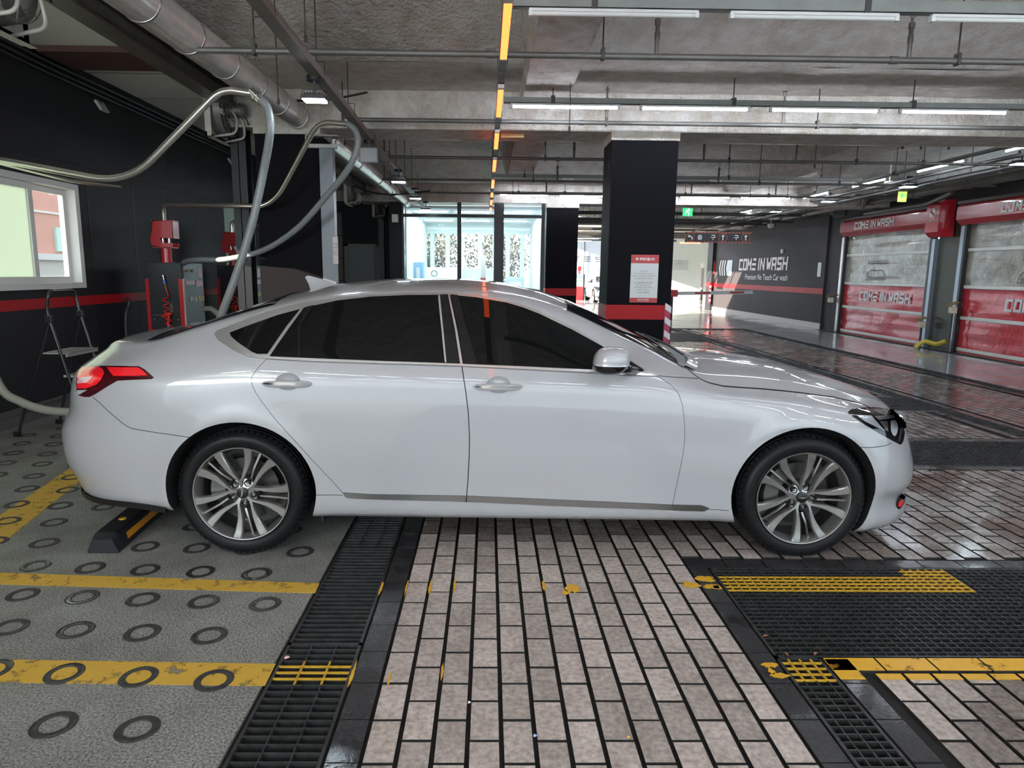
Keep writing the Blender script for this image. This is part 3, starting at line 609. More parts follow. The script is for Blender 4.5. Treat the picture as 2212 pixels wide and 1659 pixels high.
z0 = pch([-2.5,-2.2,-1.95,-1.68,-1.3,-.95,0,1.3,1.7,2.05,2.25,2.6], [.235,.255,.258,.236,.22,.209,.200,.187,.15,.120,.115,.135])
wsx = pch([-2.45,-2.0,-1.5,-.9,0,1.0,1.6,2.0,2.55], [.91,.925,.938,.942,.942,.942,.938,.920,.90])
xrz = pch([.0,.22,.30,.37,.43,.52,.60,.66,.735,.83,.94,1.0,1.06,1.5], [-2.39,-2.415,-2.43,-2.46,-2.490,-2.50,-2.50,-2.48,-2.44,-2.428,-2.398,-2.35,-2.30,-2.28])
xfz = pch([.0,.1,.15,.19,.256,.31,.36,.44,.52,.60,.71,.78,.85,.95], [2.47,2.51,2.54,2.555,2.53,2.535,2.565,2.56,2.54,2.515,2.495,2.465,2.39,2.30])
side = pch([0, .06, .25, .48, .72, .88, 1.0], [.945, .975, .982, .997, 1.0, .998, .984])     # relative width between sill (0) and shoulder crease (1)
NL, NB, NG, NT = 26, 6, 14, 16                         # rows: lower side, shoulder, glass, roof
def section(x):
    """half section at x: list of (y outward, z) from the sill up to the centre line"""
    b, k = z0(x), zk(x); P = [(0.0, b+.03), (.5*wsx(x), b+.02), (.86*wsx(x), b+.002)]
    for i in range(NL+1):
        t = i/NL; z = b+(k-b)*t; wdt = wsx(x)*side(t)
        if t > .8: q = (t-.8)/.2; wdt = wdt*(1-q*q)+(wk(x)+.008)*q*q
        for (wx, wz) in WH:
            d = math.hypot(x-wx, z-wz); wdt += .013*math.exp(-((d-.405)/.045)**2)
        P.append((wdt, z))
    K, B, Rr, Cc = (P[-1][0], k), (wb(x), zb(x)), (wr(x), zr(x)), (0, zc(x))
    for i in range(1, NB+1):
        t = i/NB; P.append((K[0]+(B[0]-K[0])*(.72*t+.28*t*t), K[1]+(B[1]-K[1])*t))
    bulge = .022*max(0, min(1, (Rr[1]-B[1])/.3))
    for i in range(1, NG+1):
        t = i/NG; P.append((B[0]+(Rr[0]-B[0])*t+bulge*4*t*(1-t)*.5, B[1]+(Rr[1]-B[1])*t))
    for i in range(1, NT+1):
        t = i/NT; y = Rr[0]*(1-t); P.append((y, Rr[1]+(Cc[1]-Rr[1])*(1-(y/Rr[0])**2.2)))
    a = np.array(P)                                   # round the corners over (not the sill)
    for _ in range(2):
        c = a.copy(); c[6:-1] = a[6:-1]*.5+(a[5:-2]+a[7:])*.25; c[-1, 1] = a[-1, 1]; a = c
    return a
NE = 26
st = [(-1, (i/NE)) for i in range(NE)] + [(0, -1.75+3.5*i/100) for i in range(101)] + [(1, i/NE) for i in range(NE-1, -1, -1)]
def ecap(d, L=.72, n=2.75):
    if d >= L: return 1.0
    return (1-(1-d/L)**n)**(1/n)
verts = []; NS = len(section(0.0))
for side_, u in st:
    if side_ == 0: xs = [u]*NS; sec = section(u); e = np.array([ecap(min(u-xrz(min(z, 1.06)), xfz(min(z, .93))-u)) for _, z in sec])
    else:
        g = u**1.9; nom = -1.75 if side_ < 0 else 1.75; end0 = -2.45 if side_ < 0 else 2.5
        xs = []; sec = []; e = []
        base = section(end0+(nom-end0)*g)
        for j in range(NS):
            zz = base[j][1]; xe = xrz(min(zz, 1.06)) if side_ < 0 else xfz(min(zz, .93))
            x = xe+(nom-xe)*g; xs.append(x)
            sec.append(base[j]); e.append(ecap(abs(x-xe)) if u > 0 else 0.0)
        sec = np.array(sec); e = np.array(e)
        if side_ > 0: pass
    for j in range(NS): verts.append((xs[j], sec[j][0]*e[j], sec[j][1]))
nst = len(st); V = []; F = []
for x, y, z in verts: V.append((x, YC-y, z))
off = len(V)
for x, y, z in verts: V.append((x, YC+y, z))
for i in range(nst-1):
    for j in range(NS-1):
        a, b, c, d = i*NS+j, (i+1)*NS+j, (i+1)*NS+j+1, i*NS+j+1
        F.append((a, b, c, d)); F.append((off+d, off+c, off+b, off+a))
me = bpy.data.meshes.new('bodysrc'); me.from_pydata(V, [], F)
bm = bmesh.new(); bm.from_mesh(me); bmesh.ops.remove_doubles(bm, verts=bm.verts[:], dist=2e-4)
bmesh.ops.dissolve_degenerate(bm, edges=bm.edges[:], dist=1e-5)
bmesh.ops.holes_fill(bm, edges=[e for e in bm.edges if e.is_boundary], sides=0)
bmesh.ops.recalc_face_normals(bm, faces=bm.faces[:])
nonman = sum(1 for e in bm.edges if not e.is_manifold); print('body non-manifold edges', nonman, 'faces', len(bm.faces))
bm.to_mesh(me); bm.normal_update()
BV = BVHTree.FromBMesh(bm); bm.verts.ensure_lookup_table(); bm.faces.ensure_lookup_table()
FV = [[v.index for v in f.verts] for f in bm.faces]; VC = [v.co.copy() for v in bm.verts]; VN = [v.normal.copy() for v in bm.verts]
bm.free()
from mathutils.interpolate import poly_3d_calc
def srcn(p):
    """smooth normal of the uncut body next to p, and the distance"""
    loc, n, fi, d = BV.find_nearest(p)
    w_ = poly_3d_calc([VC[i] for i in FV[fi]], loc); nn = Vector((0, 0, 0))
    for q, i in zip(w_, FV[fi]): nn += VN[i]*q
    return nn.normalized(), d, loc
def hit(px, py):
    d = ray(px, py).normalized(); loc, n, fi, dist = BV.ray_cast(C0, d)
    if loc is None:
        for k in range(1, 40):                        # beside the outline: the nearest point of the body
            p, nrm, fi, dd = BV.find_nearest(C0+d*(3.3+.02*k))
            if loc is None or dd < best: best = dd; loc = p; loc = C0+d*(3.3+.02*k)
    return loc
def outl(pts, smooth=False, dens=6):
    """outline seen on the car's side -> list of (x, z) on the body"""
    P = [Vector((x, y, 0)) for x, y in pts]
    if smooth: P = curve(P+[P[0]], dens)[:-1]
    return [(h.x, h.z) for h in (hit(p.x, p.y) for p in P)]
def area2(P): return sum(P[i][0]*P[(i+1) % len(P)][1]-P[(i+1) % len(P)][0]*P[i][1] for i in range(len(P)))/2
def inset(P, d):
    """shrink (d>0) a 2-D outline"""
    s = 1 if area2(P) > 0 else -1; n = len(P); out = []
    for i in range(n):
        a, b, c = np.array(P[i-1]), np.array(P[i]), np.array(P[(i+1) % n]); u = b-a; v = c-b
        lu, lv = np.linalg.norm(u), np.linalg.norm(v)
        if lu < 1e-7 or lv < 1e-7: out.append(tuple(b)); continue
        n1 = np.array([-u[1], u[0]])/lu; n2 = np.array([-v[1], v[0]])/lv; m_ = n1+n2; L_ = np.linalg.norm(m_)
        if L_ < .3: out.append(tuple(b+n1*s*d)); continue
        m_ = m_/L_; k = d/max(.45, float(m_@n1)); out.append(tuple(b+m_*s*k))
    return out
def prism_obj(P, y0, y1):
    n = len(P); V_ = [(x, y0, z) for x, z in P]+[(x, y1, z) for x, z in P]
    F_ = [(i, (i+1) % n, n+(i+1) % n, n+i) for i in range(n)]
    bm = bmesh.new(); vs = [bm.verts.new(v) for v in V_]
    for f in F_: bm.faces.new([vs[i] for i in f])
    r = bmesh.ops.triangle_fill(bm, use_beauty=True, edges=[e for e in bm.edges if e.is_boundary and e.verts[0].co.y == y0 and e.verts[1].co.y == y0]) if False else None
    from mathutils.geometry import tessellate_polygon
    tri = tessellate_polygon([[Vector((x, z, 0)) for x, z in P]])
    for t in tri:
        try: bm.faces.new([vs[t[0]], vs[t[1]], vs[t[2]]]); bm.faces.new([vs[n+t[2]], vs[n+t[1]], vs[n+t[0]]])
        except ValueError: pass
    bmesh.ops.recalc_face_normals(bm, faces=bm.faces[:])
    me_ = bpy.data.meshes.new('cut'); bm.to_mesh(me_); bm.free(); return bpy.data.objects.new('cut', me_)
def boolean(me_a, cutter, op):
    o = bpy.data.objects.new('tmp', me_a); COL.objects.link(o); COL.objects.link(cutter)
    md = o.modifiers.new('b', 'BOOLEAN'); md.operation = op; md.object = cutter; md.solver = 'MANIFOLD'
    dg = bpy.context.evaluated_depsgraph_get(); r = bpy.data.meshes.new_from_object(o.evaluated_get(dg))
    if len(r.polygons) == 0 or (op == 'DIFFERENCE' and len(r.polygons) < 500):
        md.solver = 'EXACT'; dg = bpy.context.evaluated_depsgraph_get(); r = bpy.data.meshes.new_from_object(o.evaluated_get(dg)); print('exact fallback', len(r.polygons))
    bpy.data.objects.remove(o); bpy.data.objects.remove(cutter); return r
SRC = me.copy(); CUR = [me]
def skin(me_, name, m, parent, push=0.0, inner=None):
    """body-following normals, optional lift of the skin, second material on the cut faces; links the object"""
    o0 = root_loc(parent)
    src = [srcn(v.co) for v in me_.vertices]
    on = [s[1] < 2.2e-3 for s in src]
    if push:
        for v, s, q in zip(me_.vertices, src, on):
            if q: v.co = v.co+s[0]*push
    me_.materials.clear(); me_.materials.append(M[m])
    if inner: me_.materials.append(M[inner])
    nrm = [None]*len(me_.loops)
    for p in me_.polygons:
        p.use_smooth = True; pn = p.normal.copy(); all_on = all(on[i] for i in p.vertices)
        if not all_on and inner: p.material_index = 1
        else: p.material_index = 0
        for li in p.loop_indices:
            vi = me_.loops[li].vertex_index
            nrm[li] = src[vi][0] if (all_on and src[vi][0].dot(pn) > .55) else pn
    for v in me_.vertices: v.co = v.co-o0
    me_.normals_split_custom_set([tuple(n) for n in nrm])
    o = bpy.data.objects.new(name, me_); COL.objects.link(o); o.parent = parent; return o
car = thing('car', 'white four-door sedan with dark tinted windows parked side-on across the wash bay', 'car', ((WH[0][0]+WH[1][0])/2, YC, 0))

def panel(name, P, m, y1=3.62, push=0.0, gap=.0, y0=3.25, inner=None, parent=None, cut=True):
    """lift the part of the body inside outline P out as a panel of its own"""
    r = boolean(CUR[0].copy(), prism_obj(inset(P, gap), y0, y1), 'INTERSECT')
    o = skin(r, name, m, parent or car, push, inner)
    if cut: CUR[0] = boolean(CUR[0], prism_obj(P, y0, y1), 'DIFFERENCE')
    return o
def groove(pts, wd=.0035, y1=3.75, depth=None):
    """thin open seam along a polyline seen on the side"""
    P = outl(pts); A = []; B = []
    for i in range(len(P)):
        a = np.array(P[max(i-1, 0)]); b = np.array(P[min(i+1, len(P)-1)]); t = (b-a)/max(np.linalg.norm(b-a), 1e-6); n = np.array([-t[1], t[0]])
        A.append(tuple(np.array(P[i])+n*wd/2)); B.append(tuple(np.array(P[i])-n*wd/2))
    CUR[0] = boolean(CUR[0], prism_obj(A+B[::-1], 3.2, y1), 'DIFFERENCE')

# wheel wells first
for wx, wz in WH:
    for ya, yb in ((3.2, 3.72), (5.05, 5.6)):
        P = [(wx+.002*(1 if wx > 0 else 1)+.394*math.cos(a), wz+.020+.372*math.sin(a)) for a in (2*math.pi*i/64 for i in range(64))]
        CUR[0] = boolean(CUR[0], prism_obj(P, ya, yb), 'DIFFERENCE')
# seams
groove([(200,857),(216,871),(233.8,888),(250,902),(267,916),(276,922),(287,926),(340,935),(425,946)], .0032, 3.62)
groove([(1926,957),(1912,963),(1885.5,966.5),(1843.7,965.5)], .0032, 3.72)
groove([(1485.7,797.5),(1497,807),(1509,816),(1522,823),(1534,827.6),(1561,834),(1598,837),(1634.6,839),(1685,843.5),(1735,849),(1802,858),(1852,869.5),(1878,879)], .0045, 3.9)
groove([(1420,811.5),(1465,815),(1508,817.5)], .003, 3.75)
groove([(680,1069),(740,1070)], .003, 3.6)
groove([(1451,1100),(1510,1100),(1574,1103)], .003, 3.6)
# side glass and chrome surround
dlo_out = outl([(463,722),(470,714),(495,705.5),(530,691),(568,677),(615,664),(662,654),(730,644),(800,637.6),(880,633.4),(967,632.6),(1034,638.6),(1101,652),(1135,661.5),(1168,674),(1235,707),(1302,747),(1362,781),(1422,812.6),(1350,809.5),(1278,805),(1140,798),(997,791),(900,787.5),(800,784.5),(700,781),(669,780),(600,776.5),(560,774),(535,770.5),(501.5,754),(471,734)])
qglass = outl([(497,720),(530,707),(600,682),(649,669),(620,705),(578,765.5),(556,765.5),(545,761),(515,741),(500,728)])
rglass = outl([(583,770.5),(615,724),(657,666),(730,650.5),(800,642.5),(880,638.8),(968,638.2),(983,715),(994,786),(900,783),(800,779.5),(690,775)])
fglass = outl([(972,638.4),(1027.5,643.4),(1094,655),(1130,665.5),(1164.7,679),(1235,713),(1302,750),(1345,775),(1390,803.5),(1350,803),(1278,799),(1140,792.5),(999.5,786.5),(988,715)])
trim = panel('window_surround', dlo_out, 'chrome', 3.90, push=.004, inner='black')
def repanel(name, P, m, push, gap=.0, y1=3.90, inner='black', parent=None, srcmesh=None):
    r = boolean(SRC.copy(), prism_obj(inset(P, gap), 3.2, y1), 'INTERSECT'); return skin(r, name, m, parent or car, push, inner)
for nm, P in (('quarter_window', qglass), ('rear_door_window', rglass), ('front_door_window', fglass)): repanel(nm, P, 'glass', .006)
# black pillar trim over the glass, thin bright lines between the panes
repanel('pillar_trim', outl([(947.5,639),(966.5,638.2),(981,715),(993,785.5),(961,784.5),(956,715)]), 'glossblack', .010)
repanel('pillar_trim', outl([(974,638.6),(989,640),(1009,715),(1032,788),(1001,786.6),(990,715)]), 'glossblack', .010)
repanel('pillar_trim', outl([(663,665),(678,661.5),(650,706),(650,772.5),(645.5,772.3),(645.5,706)]), 'glossblack', .010)
repanel('window_bar', outl([(946.5,641),(950.5,640.5),(958,715),(964.5,784.5),(961,784.3),(954,715)]), 'chrome', .0125)
repanel('mirror_sail', outl([(1352,776.5),(1391,802.5),(1345,802)]), 'black', .012)
# doors
rear_door = [(575,775),(560,791),(549,805),(543,815),(542.5,824),(545,834),(553,850),(565,868),(583,892),(602,915),(636,952),(669,988),(705,1027),(742,1067),(746,1074),(875,1080),(1007,1084.5),(1011,1035),(1013.5,985),(1014,945),(1012,895),(1006,845),(998,791.5),(900,788.5),(800,785.5),(669,781)]
front_door = [(998,791.5),(1006,845),(1012,895),(1014,945),(1013.5,985),(1011,1035),(1007,1084.5),(1150,1090),(1300,1096),(1451,1101.5),(1458,1066),(1465,1034),(1476,980),(1480,945),(1479,915),(1474.5,875),(1466,850),(1450,831),(1422,813.5),(1350,810.5),(1278,806),(1140,799)]
rd = panel('rear_door', outl(rear_door), 'paint', 3.60, gap=.0022, inner='well')
fd = panel('front_door', outl(front_door), 'paint', 3.60, gap=.0022, inner='well')
# side moulding
repanel('side_moulding', outl([(741,1063.5),(800,1067),(1006,1070.5),(1006,1083),(800,1077.5),(752,1075.5)]), 'satin', .008, parent=rd)
repanel('side_moulding', outl([(1008.5,1070.5),(1200,1078.5),(1451,1089.5),(1450,1101),(1200,1092),(1008.5,1083)]), 'satin', .008, parent=fd)
repanel('side_moulding', outl([(1453.5,1089.6),(1515,1090.8),(1531,1096.5),(1521,1103.5),(1453,1101.5)]), 'satin', .008)
from mathutils.geometry import delaunay_2d_cdt
def decal(name, pts, m, lift=.002, step=4.0, parent=None, smooth=False, edge=0.0):
    """a lens or trim piece that follows the body, its outline as seen on the side"""
    P = [Vector((x, y)) for x, y in pts]
    if smooth: P = [Vector((q.x, q.y)) for q in curve([Vector((p.x, p.y, 0)) for p in P+[P[0]]], 5)[:-1]]
    B_ = []
    for k in range(len(P)):
        a, b = P[k], P[(k+1) % len(P)]; n = max(1, int((b-a).length/step)); B_ += [a.lerp(b, q/n) for q in range(n)]
    x0_, x1_, y0_, y1_ = min(p.x for p in B_), max(p.x for p in B_), min(p.y for p in B_), max(p.y for p in B_)
    def inside(x, y):
        c = False; n = len(B_)
        for k in range(n):
            a, b = B_[k], B_[k-1]
            if (a.y > y) != (b.y > y) and x < (b.x-a.x)*(y-a.y)/(b.y-a.y)+a.x: c = not c
        return c
    G = []; y = y0_+step/2
    while y < y1_:
        x = x0_+step/2
        while x < x1_:
            if inside(x, y) and min((Vector((x, y))-q).length for q in B_) > step*.5: G.append(Vector((x, y)))
            x += step
        y += step
    nb = len(B_); r = delaunay_2d_cdt(B_+G, [(k, (k+1) % nb) for k in range(nb)], [], 1, 1e-5)
    mb = MB(); V_ = []
    for p in r[0]:
        h_ = hit(p.x, p.y); n_ = srcn(h_)[0]; V_.append(h_+n_*lift)
    V2 = list(V_); F_ = [tuple(f) for f in r[2]]
    mb.add(V2, F_, True)
    return mb.build(name, m, parent or car, fix=False)
# tail lamp
tl = decal('tail_lamp', [(168, 808), (171,797),(179,791),(240,790.5),(300.7,791.5),(314,799),(333,816),(327.5,819),(290,820.5),(254,822.6),(234,834),(207,851),(193.7,857.7),(182,857.5),(170,854),(166,845),(165,826)], 'darkred', .002)
decal('lens_red', [(231,794.5),(300,795),(309,801),(320,811.5),(280,813),(246,813)], 'redlamp', .005, parent=tl)
decal('lens_red', [(169,812),(173,799),(182,793.5),(216,793.5),(224,800),(226,808),(219,822),(210,831),(187,839.5),(167.5,839.5)], 'redlamp', .005, parent=tl)
decal('lens_clear', [(168,843),(190,842.5),(181,848),(174,852.5),(169,851)], 'clear', .005, parent=tl, step=3)
decal('lens_highlight', [(169,824),(174,817),(203,813.5),(199,820),(190,827),(169,829)], mat('pink_lens_highlight', (.75, .45, .50), .1, coat=1), .007, parent=tl, step=3)  # white highlight on the lamp, put in as a pale pink piece
# head lamp
hl = decal('head_lamp', [(1830,891),(1838,885),(1852,882),(1868,880),(1885.5,879.5),(1918,883),(1947,889.5),(1956,899),(1957,921),(1951,952),(1948,959),(1943.5,960.5),(1925.6,951),(1896,934),(1868.8,918),(1838.6,898)], 'glossblack', .002)
decal('reflector_wedge', [(1848.7,897),(1881,898.6),(1911,932),(1890,922),(1866,910)], mat('wedge_lens', (.40, .41, .44), .25, .3, .6), .005, parent=hl)
decal('lamp_bezel', [(1888,900),(1930,898),(1931,904),(1897,908)], 'chrome', .005, parent=hl, step=3)
decal('projector_lens', [(1921,911),(1930,909),(1936,918),(1935,934),(1929,942),(1922,932)], 'clear', .008, parent=hl, step=3, smooth=True)
decal('lamp_bezel', [(1898,910),(1915,910),(1917,932),(1912,930)], 'alloy', .005, parent=hl, step=3)
decal('lamp_bezel', [(1941,896),(1948,900),(1948,925),(1942,953),(1938,953),(1943,925)], M['satin'], .005, parent=hl, step=3)
sr = decal('side_reflector', [(1948,1065),(1956,1076),(1948,1094),(1940.7,1100),(1935,1092),(1937,1078)], 'glossblack', .002, smooth=True, step=3)
decal('reflector_lens', [(1944,1079),(1950,1084),(1945,1094),(1939,1093),(1940,1085)], 'redlamp', .004, smooth=True, step=2.5, parent=sr)
# dark lower lip under the rear bumper
A = []; B = []; C_ = []
for k in range(29):
    x = -2.44+.74*k/28; z = z0(x)+.006; h_ = BV.ray_cast(Vector((x, 3.0, z+.03)), Vector((0, 1, 0)))[0]
    if h_ is None: continue
    A.append(Vector((x, h_.y-.006, z+.016))); B.append(Vector((x, h_.y-.004, z-.014))); C_.append(Vector((x, h_.y+.05, z-.016)))
mb = MB(); mb.strip(A, B); mb.strip(B, C_); mb.build('rear_lip', 'black', car, fix=False)
body = skin(CUR[0], 'body_shell', 'paint', car, 0, 'well')
body['label'] = 'white painted body shell'

# windscreen, rear window, roof edge: sheets following the body a few millimetres above it
def sheet(name, x0, x1, f0, f1, m, lift=.004, nx=30, ny=28, parent=None):
    """x0, x1: functions of |y fraction|; f: fraction of the rail width"""
    mb = MB(); V_ = []
    for i in range(nx+1):
        for j in range(ny+1):
            f = -f1+2*f1*j/ny; a = abs(f); x = x0(a)+(x1(a)-x0(a))*i/nx; y = YC+f*wr(x)
            h_, n_, fi_, d_ = BV.ray_cast(Vector((x, y, 2.2)), Vector((0, 0, -1)))
            n_ = srcn(h_)[0]; V_.append(h_+n_*lift)
    mb.add(V_, [(i*(ny+1)+j, (i+1)*(ny+1)+j, (i+1)*(ny+1)+j+1, i*(ny+1)+j+1) for i in range(nx) for j in range(ny)], True)
    o = mb.build(name, m, parent or car, fix=False); 
    return o
sheet('windscreen', lambda a: .475-.05*a**2, lambda a: 1.10-.07*a**2, 0, .955, 'glass')
sheet('rear_window', lambda a: -1.91+.05*a**2, lambda a: -1.20+.03*a*a, 0, .93, 'glass')
sheet('cowl_panel', lambda a: 1.095-.07*a**2, lambda a: 1.185-.13*a**3, 0, 1.0, 'black', .0045)
mb = MB()                                             # rolled rear edge of the bonnet over the cowl
A = []; B = []; C_ = []
for j in range(41):
    f = -1.0+2.0*j/40; a = abs(f); x = 1.185-.13*a**3; y = YC+f*wr(x)
    p = BV.ray_cast(Vector((x, y, 2.2)), Vector((0, 0, -1)))[0]; q = BV.ray_cast(Vector((x+.03, y, 2.2)), Vector((0, 0, -1)))[0]
    A.append(p+Vector((0, 0, .003))); B.append(p+Vector((.004, 0, .016))); C_.append(q+Vector((.03, 0, .002)))
mb.strip(A, B); mb.strip(B, C_); mb.build('bonnet_edge', 'paint', car, fix=False)
mb = MB()                                             # wiper arm lying on the cowl
mb.tube([Vector((1.11, 3.85, 1.052)), Vector((1.08, 4.1, 1.085)), Vector((1.02, 4.5, 1.11))], .006, 6); mb.tube([Vector((1.04, 3.75, 1.035)), Vector((1.0, 4.1, 1.10)), Vector((.97, 4.45, 1.125))], .007, 6)
mb.build('wiper', 'black', car)
# roof drip line
# shark-fin aerial
f0 = hit(700, 620); z_ = BV.ray_cast(Vector((-1.06, YC, 2)), Vector((0, 0, -1)))[0].z
mb = MB(); prof = []
xs_ = [-1.165, -1.15, -1.12, -1.07, -1.02, -.965]
top = [.052, .062, .057, .044, .031, .006]; hw = [.006, .012, .017, .020, .017, .004]
V_ = []
for x, t, h_ in zip(xs_, top, hw):
    xb = x+(.035 if x < -1.14 else (.02 if x < -1.1 else 0))
    zb_ = BV.ray_cast(Vector((xb, YC, 2)), Vector((0, 0, -1)))[0].z-.003; zr_ = BV.ray_cast(Vector((-1.02, YC, 2)), Vector((0, 0, -1)))[0].z-.012
    zt_ = zr_+t+.012 
    V_ += [(xb, YC-h_*1.7, zb_), (x*.4+xb*.6, YC-h_*.9, zb_*.5+zt_*.5), (x, YC-.002, max(zt_, zb_+.004)), (x, YC+.002, max(zt_, zb_+.004)), (x*.4+xb*.6, YC+h_*.9, zb_*.5+zt_*.5), (xb, YC+h_*1.7, zb_)]
mb.add(V_, [(i*6+k, (i+1)*6+k, (i+1)*6+k+1, i*6+k+1) for i in range(5) for k in range(5)]+[(0,1,2,3,4,5), (30,35,34,33,32,31)], True)
mb.build('shark_fin_aerial', 'paint', car)

# door handles: dished cup, bow, cap
def handle(px, py, parent):
    c = hit(px, py); n, _, _ = srcn(c); x, z = c.x, c.z; Y0 = c.y
    mb = MB(); pts = []
    for i in range(17):                               # the bow
        t = -1+2*i/16; pts.append((x+t*.128, Y0-.010-.030*(1-abs(t)**3.2), z-.004*(abs(t))))
    V_ = []
    for i, (X_, Y_, Z_) in enumerate(pts):
        t = -1+2*i/16; h_ = .0185*(max(0, 1-abs(t)**2.6))**.5+.0008; d_ = .010*(max(0, 1-abs(t)**3))**.5+.001
        for k in range(12): a = 2*math.pi*k/12; V_.append((X_, Y_+d_*math.cos(a), Z_+h_*math.sin(a)))
    mb.add(V_, [(i*12+k, i*12+(k+1) % 12, (i+1)*12+(k+1) % 12, (i+1)*12+k) for i in range(16) for k in range(12)], True)
    h = mb.build('door_handle', 'paint', parent)
    mb = MB()                                         # bright insert line
    V_ = []
    for i, (X_, Y_, Z_) in enumerate(pts[1:-1]):
        t = -1+2*(i+1)/16; h_ = .0060*(1-abs(t)**3)+.0006; V_ += [(X_, Y_-.0105*(max(0, 1-abs(t)**3))**.5-.0012, Z_+.003+h_), (X_, Y_-.0105*(max(0, 1-abs(t)**3))**.5-.0012, Z_+.003-h_)]
    mb.add(V_, [(2*i, 2*i+1, 2*i+3, 2*i+2) for i in range(14)], True); mb.build('handle_insert', 'steel', h)
def cup(px, py, me_):
    """press a shallow finger recess into a finished door mesh"""
    c = hit(px, py); o0 = root_loc(car)
    for v in me_.vertices:
        d = math.hypot((v.co.x+o0.x-c.x-.005)/.062, (v.co.z+o0.z-c.z-.004)/.044)
        if d < 1 and v.co.y+o0.y < 3.56: v.co.y += .02*(1-d*d)**2
def cupmesh(px, py, parent):
    """a finely meshed oval dish laid over the door"""
    c = hit(px, py); mb = MB(); V_ = []; nr, na = 9, 36
    for i in range(nr+1):
        r = i/nr
        for k in range(na):
            a = 2*math.pi*k/na; x = c.x+.004+.066*r*math.cos(a); z = c.z+.004+.046*r*math.sin(a)
            h_ = BV.ray_cast(Vector((x, 3.0, z)), Vector((0, 1, 0)))[0]; V_.append((x, h_.y-.0012+.013*(1-r*r)**2 if r < 1 else h_.y+.0005, z))
    mb.add(V_, [(i*na+k, i*na+(k+1) % na, (i+1)*na+(k+1) % na, (i+1)*na+k) for i in range(nr) for k in range(na)]+[tuple(range(na))[::-1]], True)
    mb.build('handle_cup', 'paint', parent)
def recess(px, py, obj):
    P = []; c = hit(px, py)
    return c
for (px, py, par) in ((620, 826.5, rd), (1075, 833.5, fd)):
    c = hit(px, py); P = [(c.x+.004+.064*math.cos(a), c.z+.004+.044*math.sin(a)) for a in (2*math.pi*i/40 for i in range(40))]
    # real dish: cut the door open and set a bowl behind
    o0 = root_loc(car); m_ = par.data
    tmp = m_.copy(); tmp.transform(Matrix.Translation(o0)); r = boolean(tmp, prism_obj(P, 3.2, c.y+.03), 'DIFFERENCE')
    idx = list(par.children); name = par.name; new = skin(r, 'x', 'paint', car, 0, 'paint'); par.data = new.data; bpy.data.objects.remove(new)
    mb = MB(); V_ = []; nr, na = 8, 40
    for i in range(nr+1):
        q = i/nr
        for k in range(na):
            a = 2*math.pi*k/na; x = c.x+.004+.0642*q*math.cos(a); z = c.z+.004+.0442*q*math.sin(a); h_ = BV.ray_cast(Vector((x, 3.0, z)), Vector((0, 1, 0)))[0]
            V_.append((x, h_.y+.022*(1-q**3), z))
    mb.add(V_, [(i*na+k, (i+1)*na+k, (i+1)*na+(k+1) % na, i*na+(k+1) % na) for i in range(nr) for k in range(na)], True); mb.build('handle_cup', 'paint', par, fix=False)
    handle(px, py, par)

# door mirror
mc = onx(1321, 783, .655)
mirror = MB(); cx_, cy_, cz_ = .655, 3.33, 0
q = ony(1322, 783, 3.34); cx_, cz_ = q.x, q.z
def blob(cx, cy, cz, ax, ay, az, prof, n=28, m=16, zlo=-1, zhi=1):
    V_ = []; 
    for i in range(m+1):
        s = zlo+(zhi-zlo)*i/m; sc = prof(s)
        for k in range(n):
            a = 2*math.pi*k/n; ca, sa = math.cos(a), math.sin(a); e = 2/2.6
            V_.append((cx+ax*sc*math.copysign(abs(ca)**e, ca)+.010*s, cy+ay*sc*math.copysign(abs(sa)**e, sa), cz+az*s))
    F_ = [(i*n+k, i*n+(k+1) % n, (i+1)*n+(k+1) % n, (i+1)*n+k) for i in range(m) for k in range(n)]+[tuple(range(n))[::-1], tuple(m*n+k for k in range(n))]
    return V_, F_
V_, F_ = blob(cx_, cy_+.03, cz_+.004, .088, .085, .072, lambda s: (max(0, 1-abs(s)**2.6))**(1/2.6)*(1.0 if s < 0 else 1)+.02, zlo=-.25, zhi=.99)
mirror = MB().add(V_, F_, True).build('door_mirror', 'paint', car)
V_, F_ = blob(cx_-.006, cy_+.03, cz_+.004, .088, .086, .072, lambda s: (max(0, 1-abs(s*1.05)**2.6))**(1/2.6)+.02, zlo=-.93, zhi=-.27)
MB().add(V_, F_, True).build('mirror_base', 'glossblack', mirror)
mb = MB(); p0 = Vector((cx_+.07, cy_+.06, cz_-.035)); p1 = hit(1376, 800)
mb.tube([p0-Vector((.03, 0, 0)), p0, (p0+p1)/2+Vector((0, 0, -.004)), p1+Vector((0, .01, -.004))], [.030, .028, .022, .024], 12); mb.build('mirror_arm', 'glossblack', mirror)
V_ = []
for i in range(13):
    t = i/12; a = math.pi*(1.03+.80*t); e = 2/2.6; X_ = cx_-.002+.0895*math.copysign(abs(math.cos(a))**e, math.cos(a)); Y_ = cy_+.03+.0865*math.copysign(abs(math.sin(a))**e, math.sin(a)); V_ += [(X_, Y_, cz_-.008+.005*math.sin(math.pi*t)), (X_, Y_, cz_-.014)]
MB().add(V_, [(2*i, 2*i+1, 2*i+3, 2*i+2) for i in range(12)], True).build('indicator_strip', 'clear', mirror)

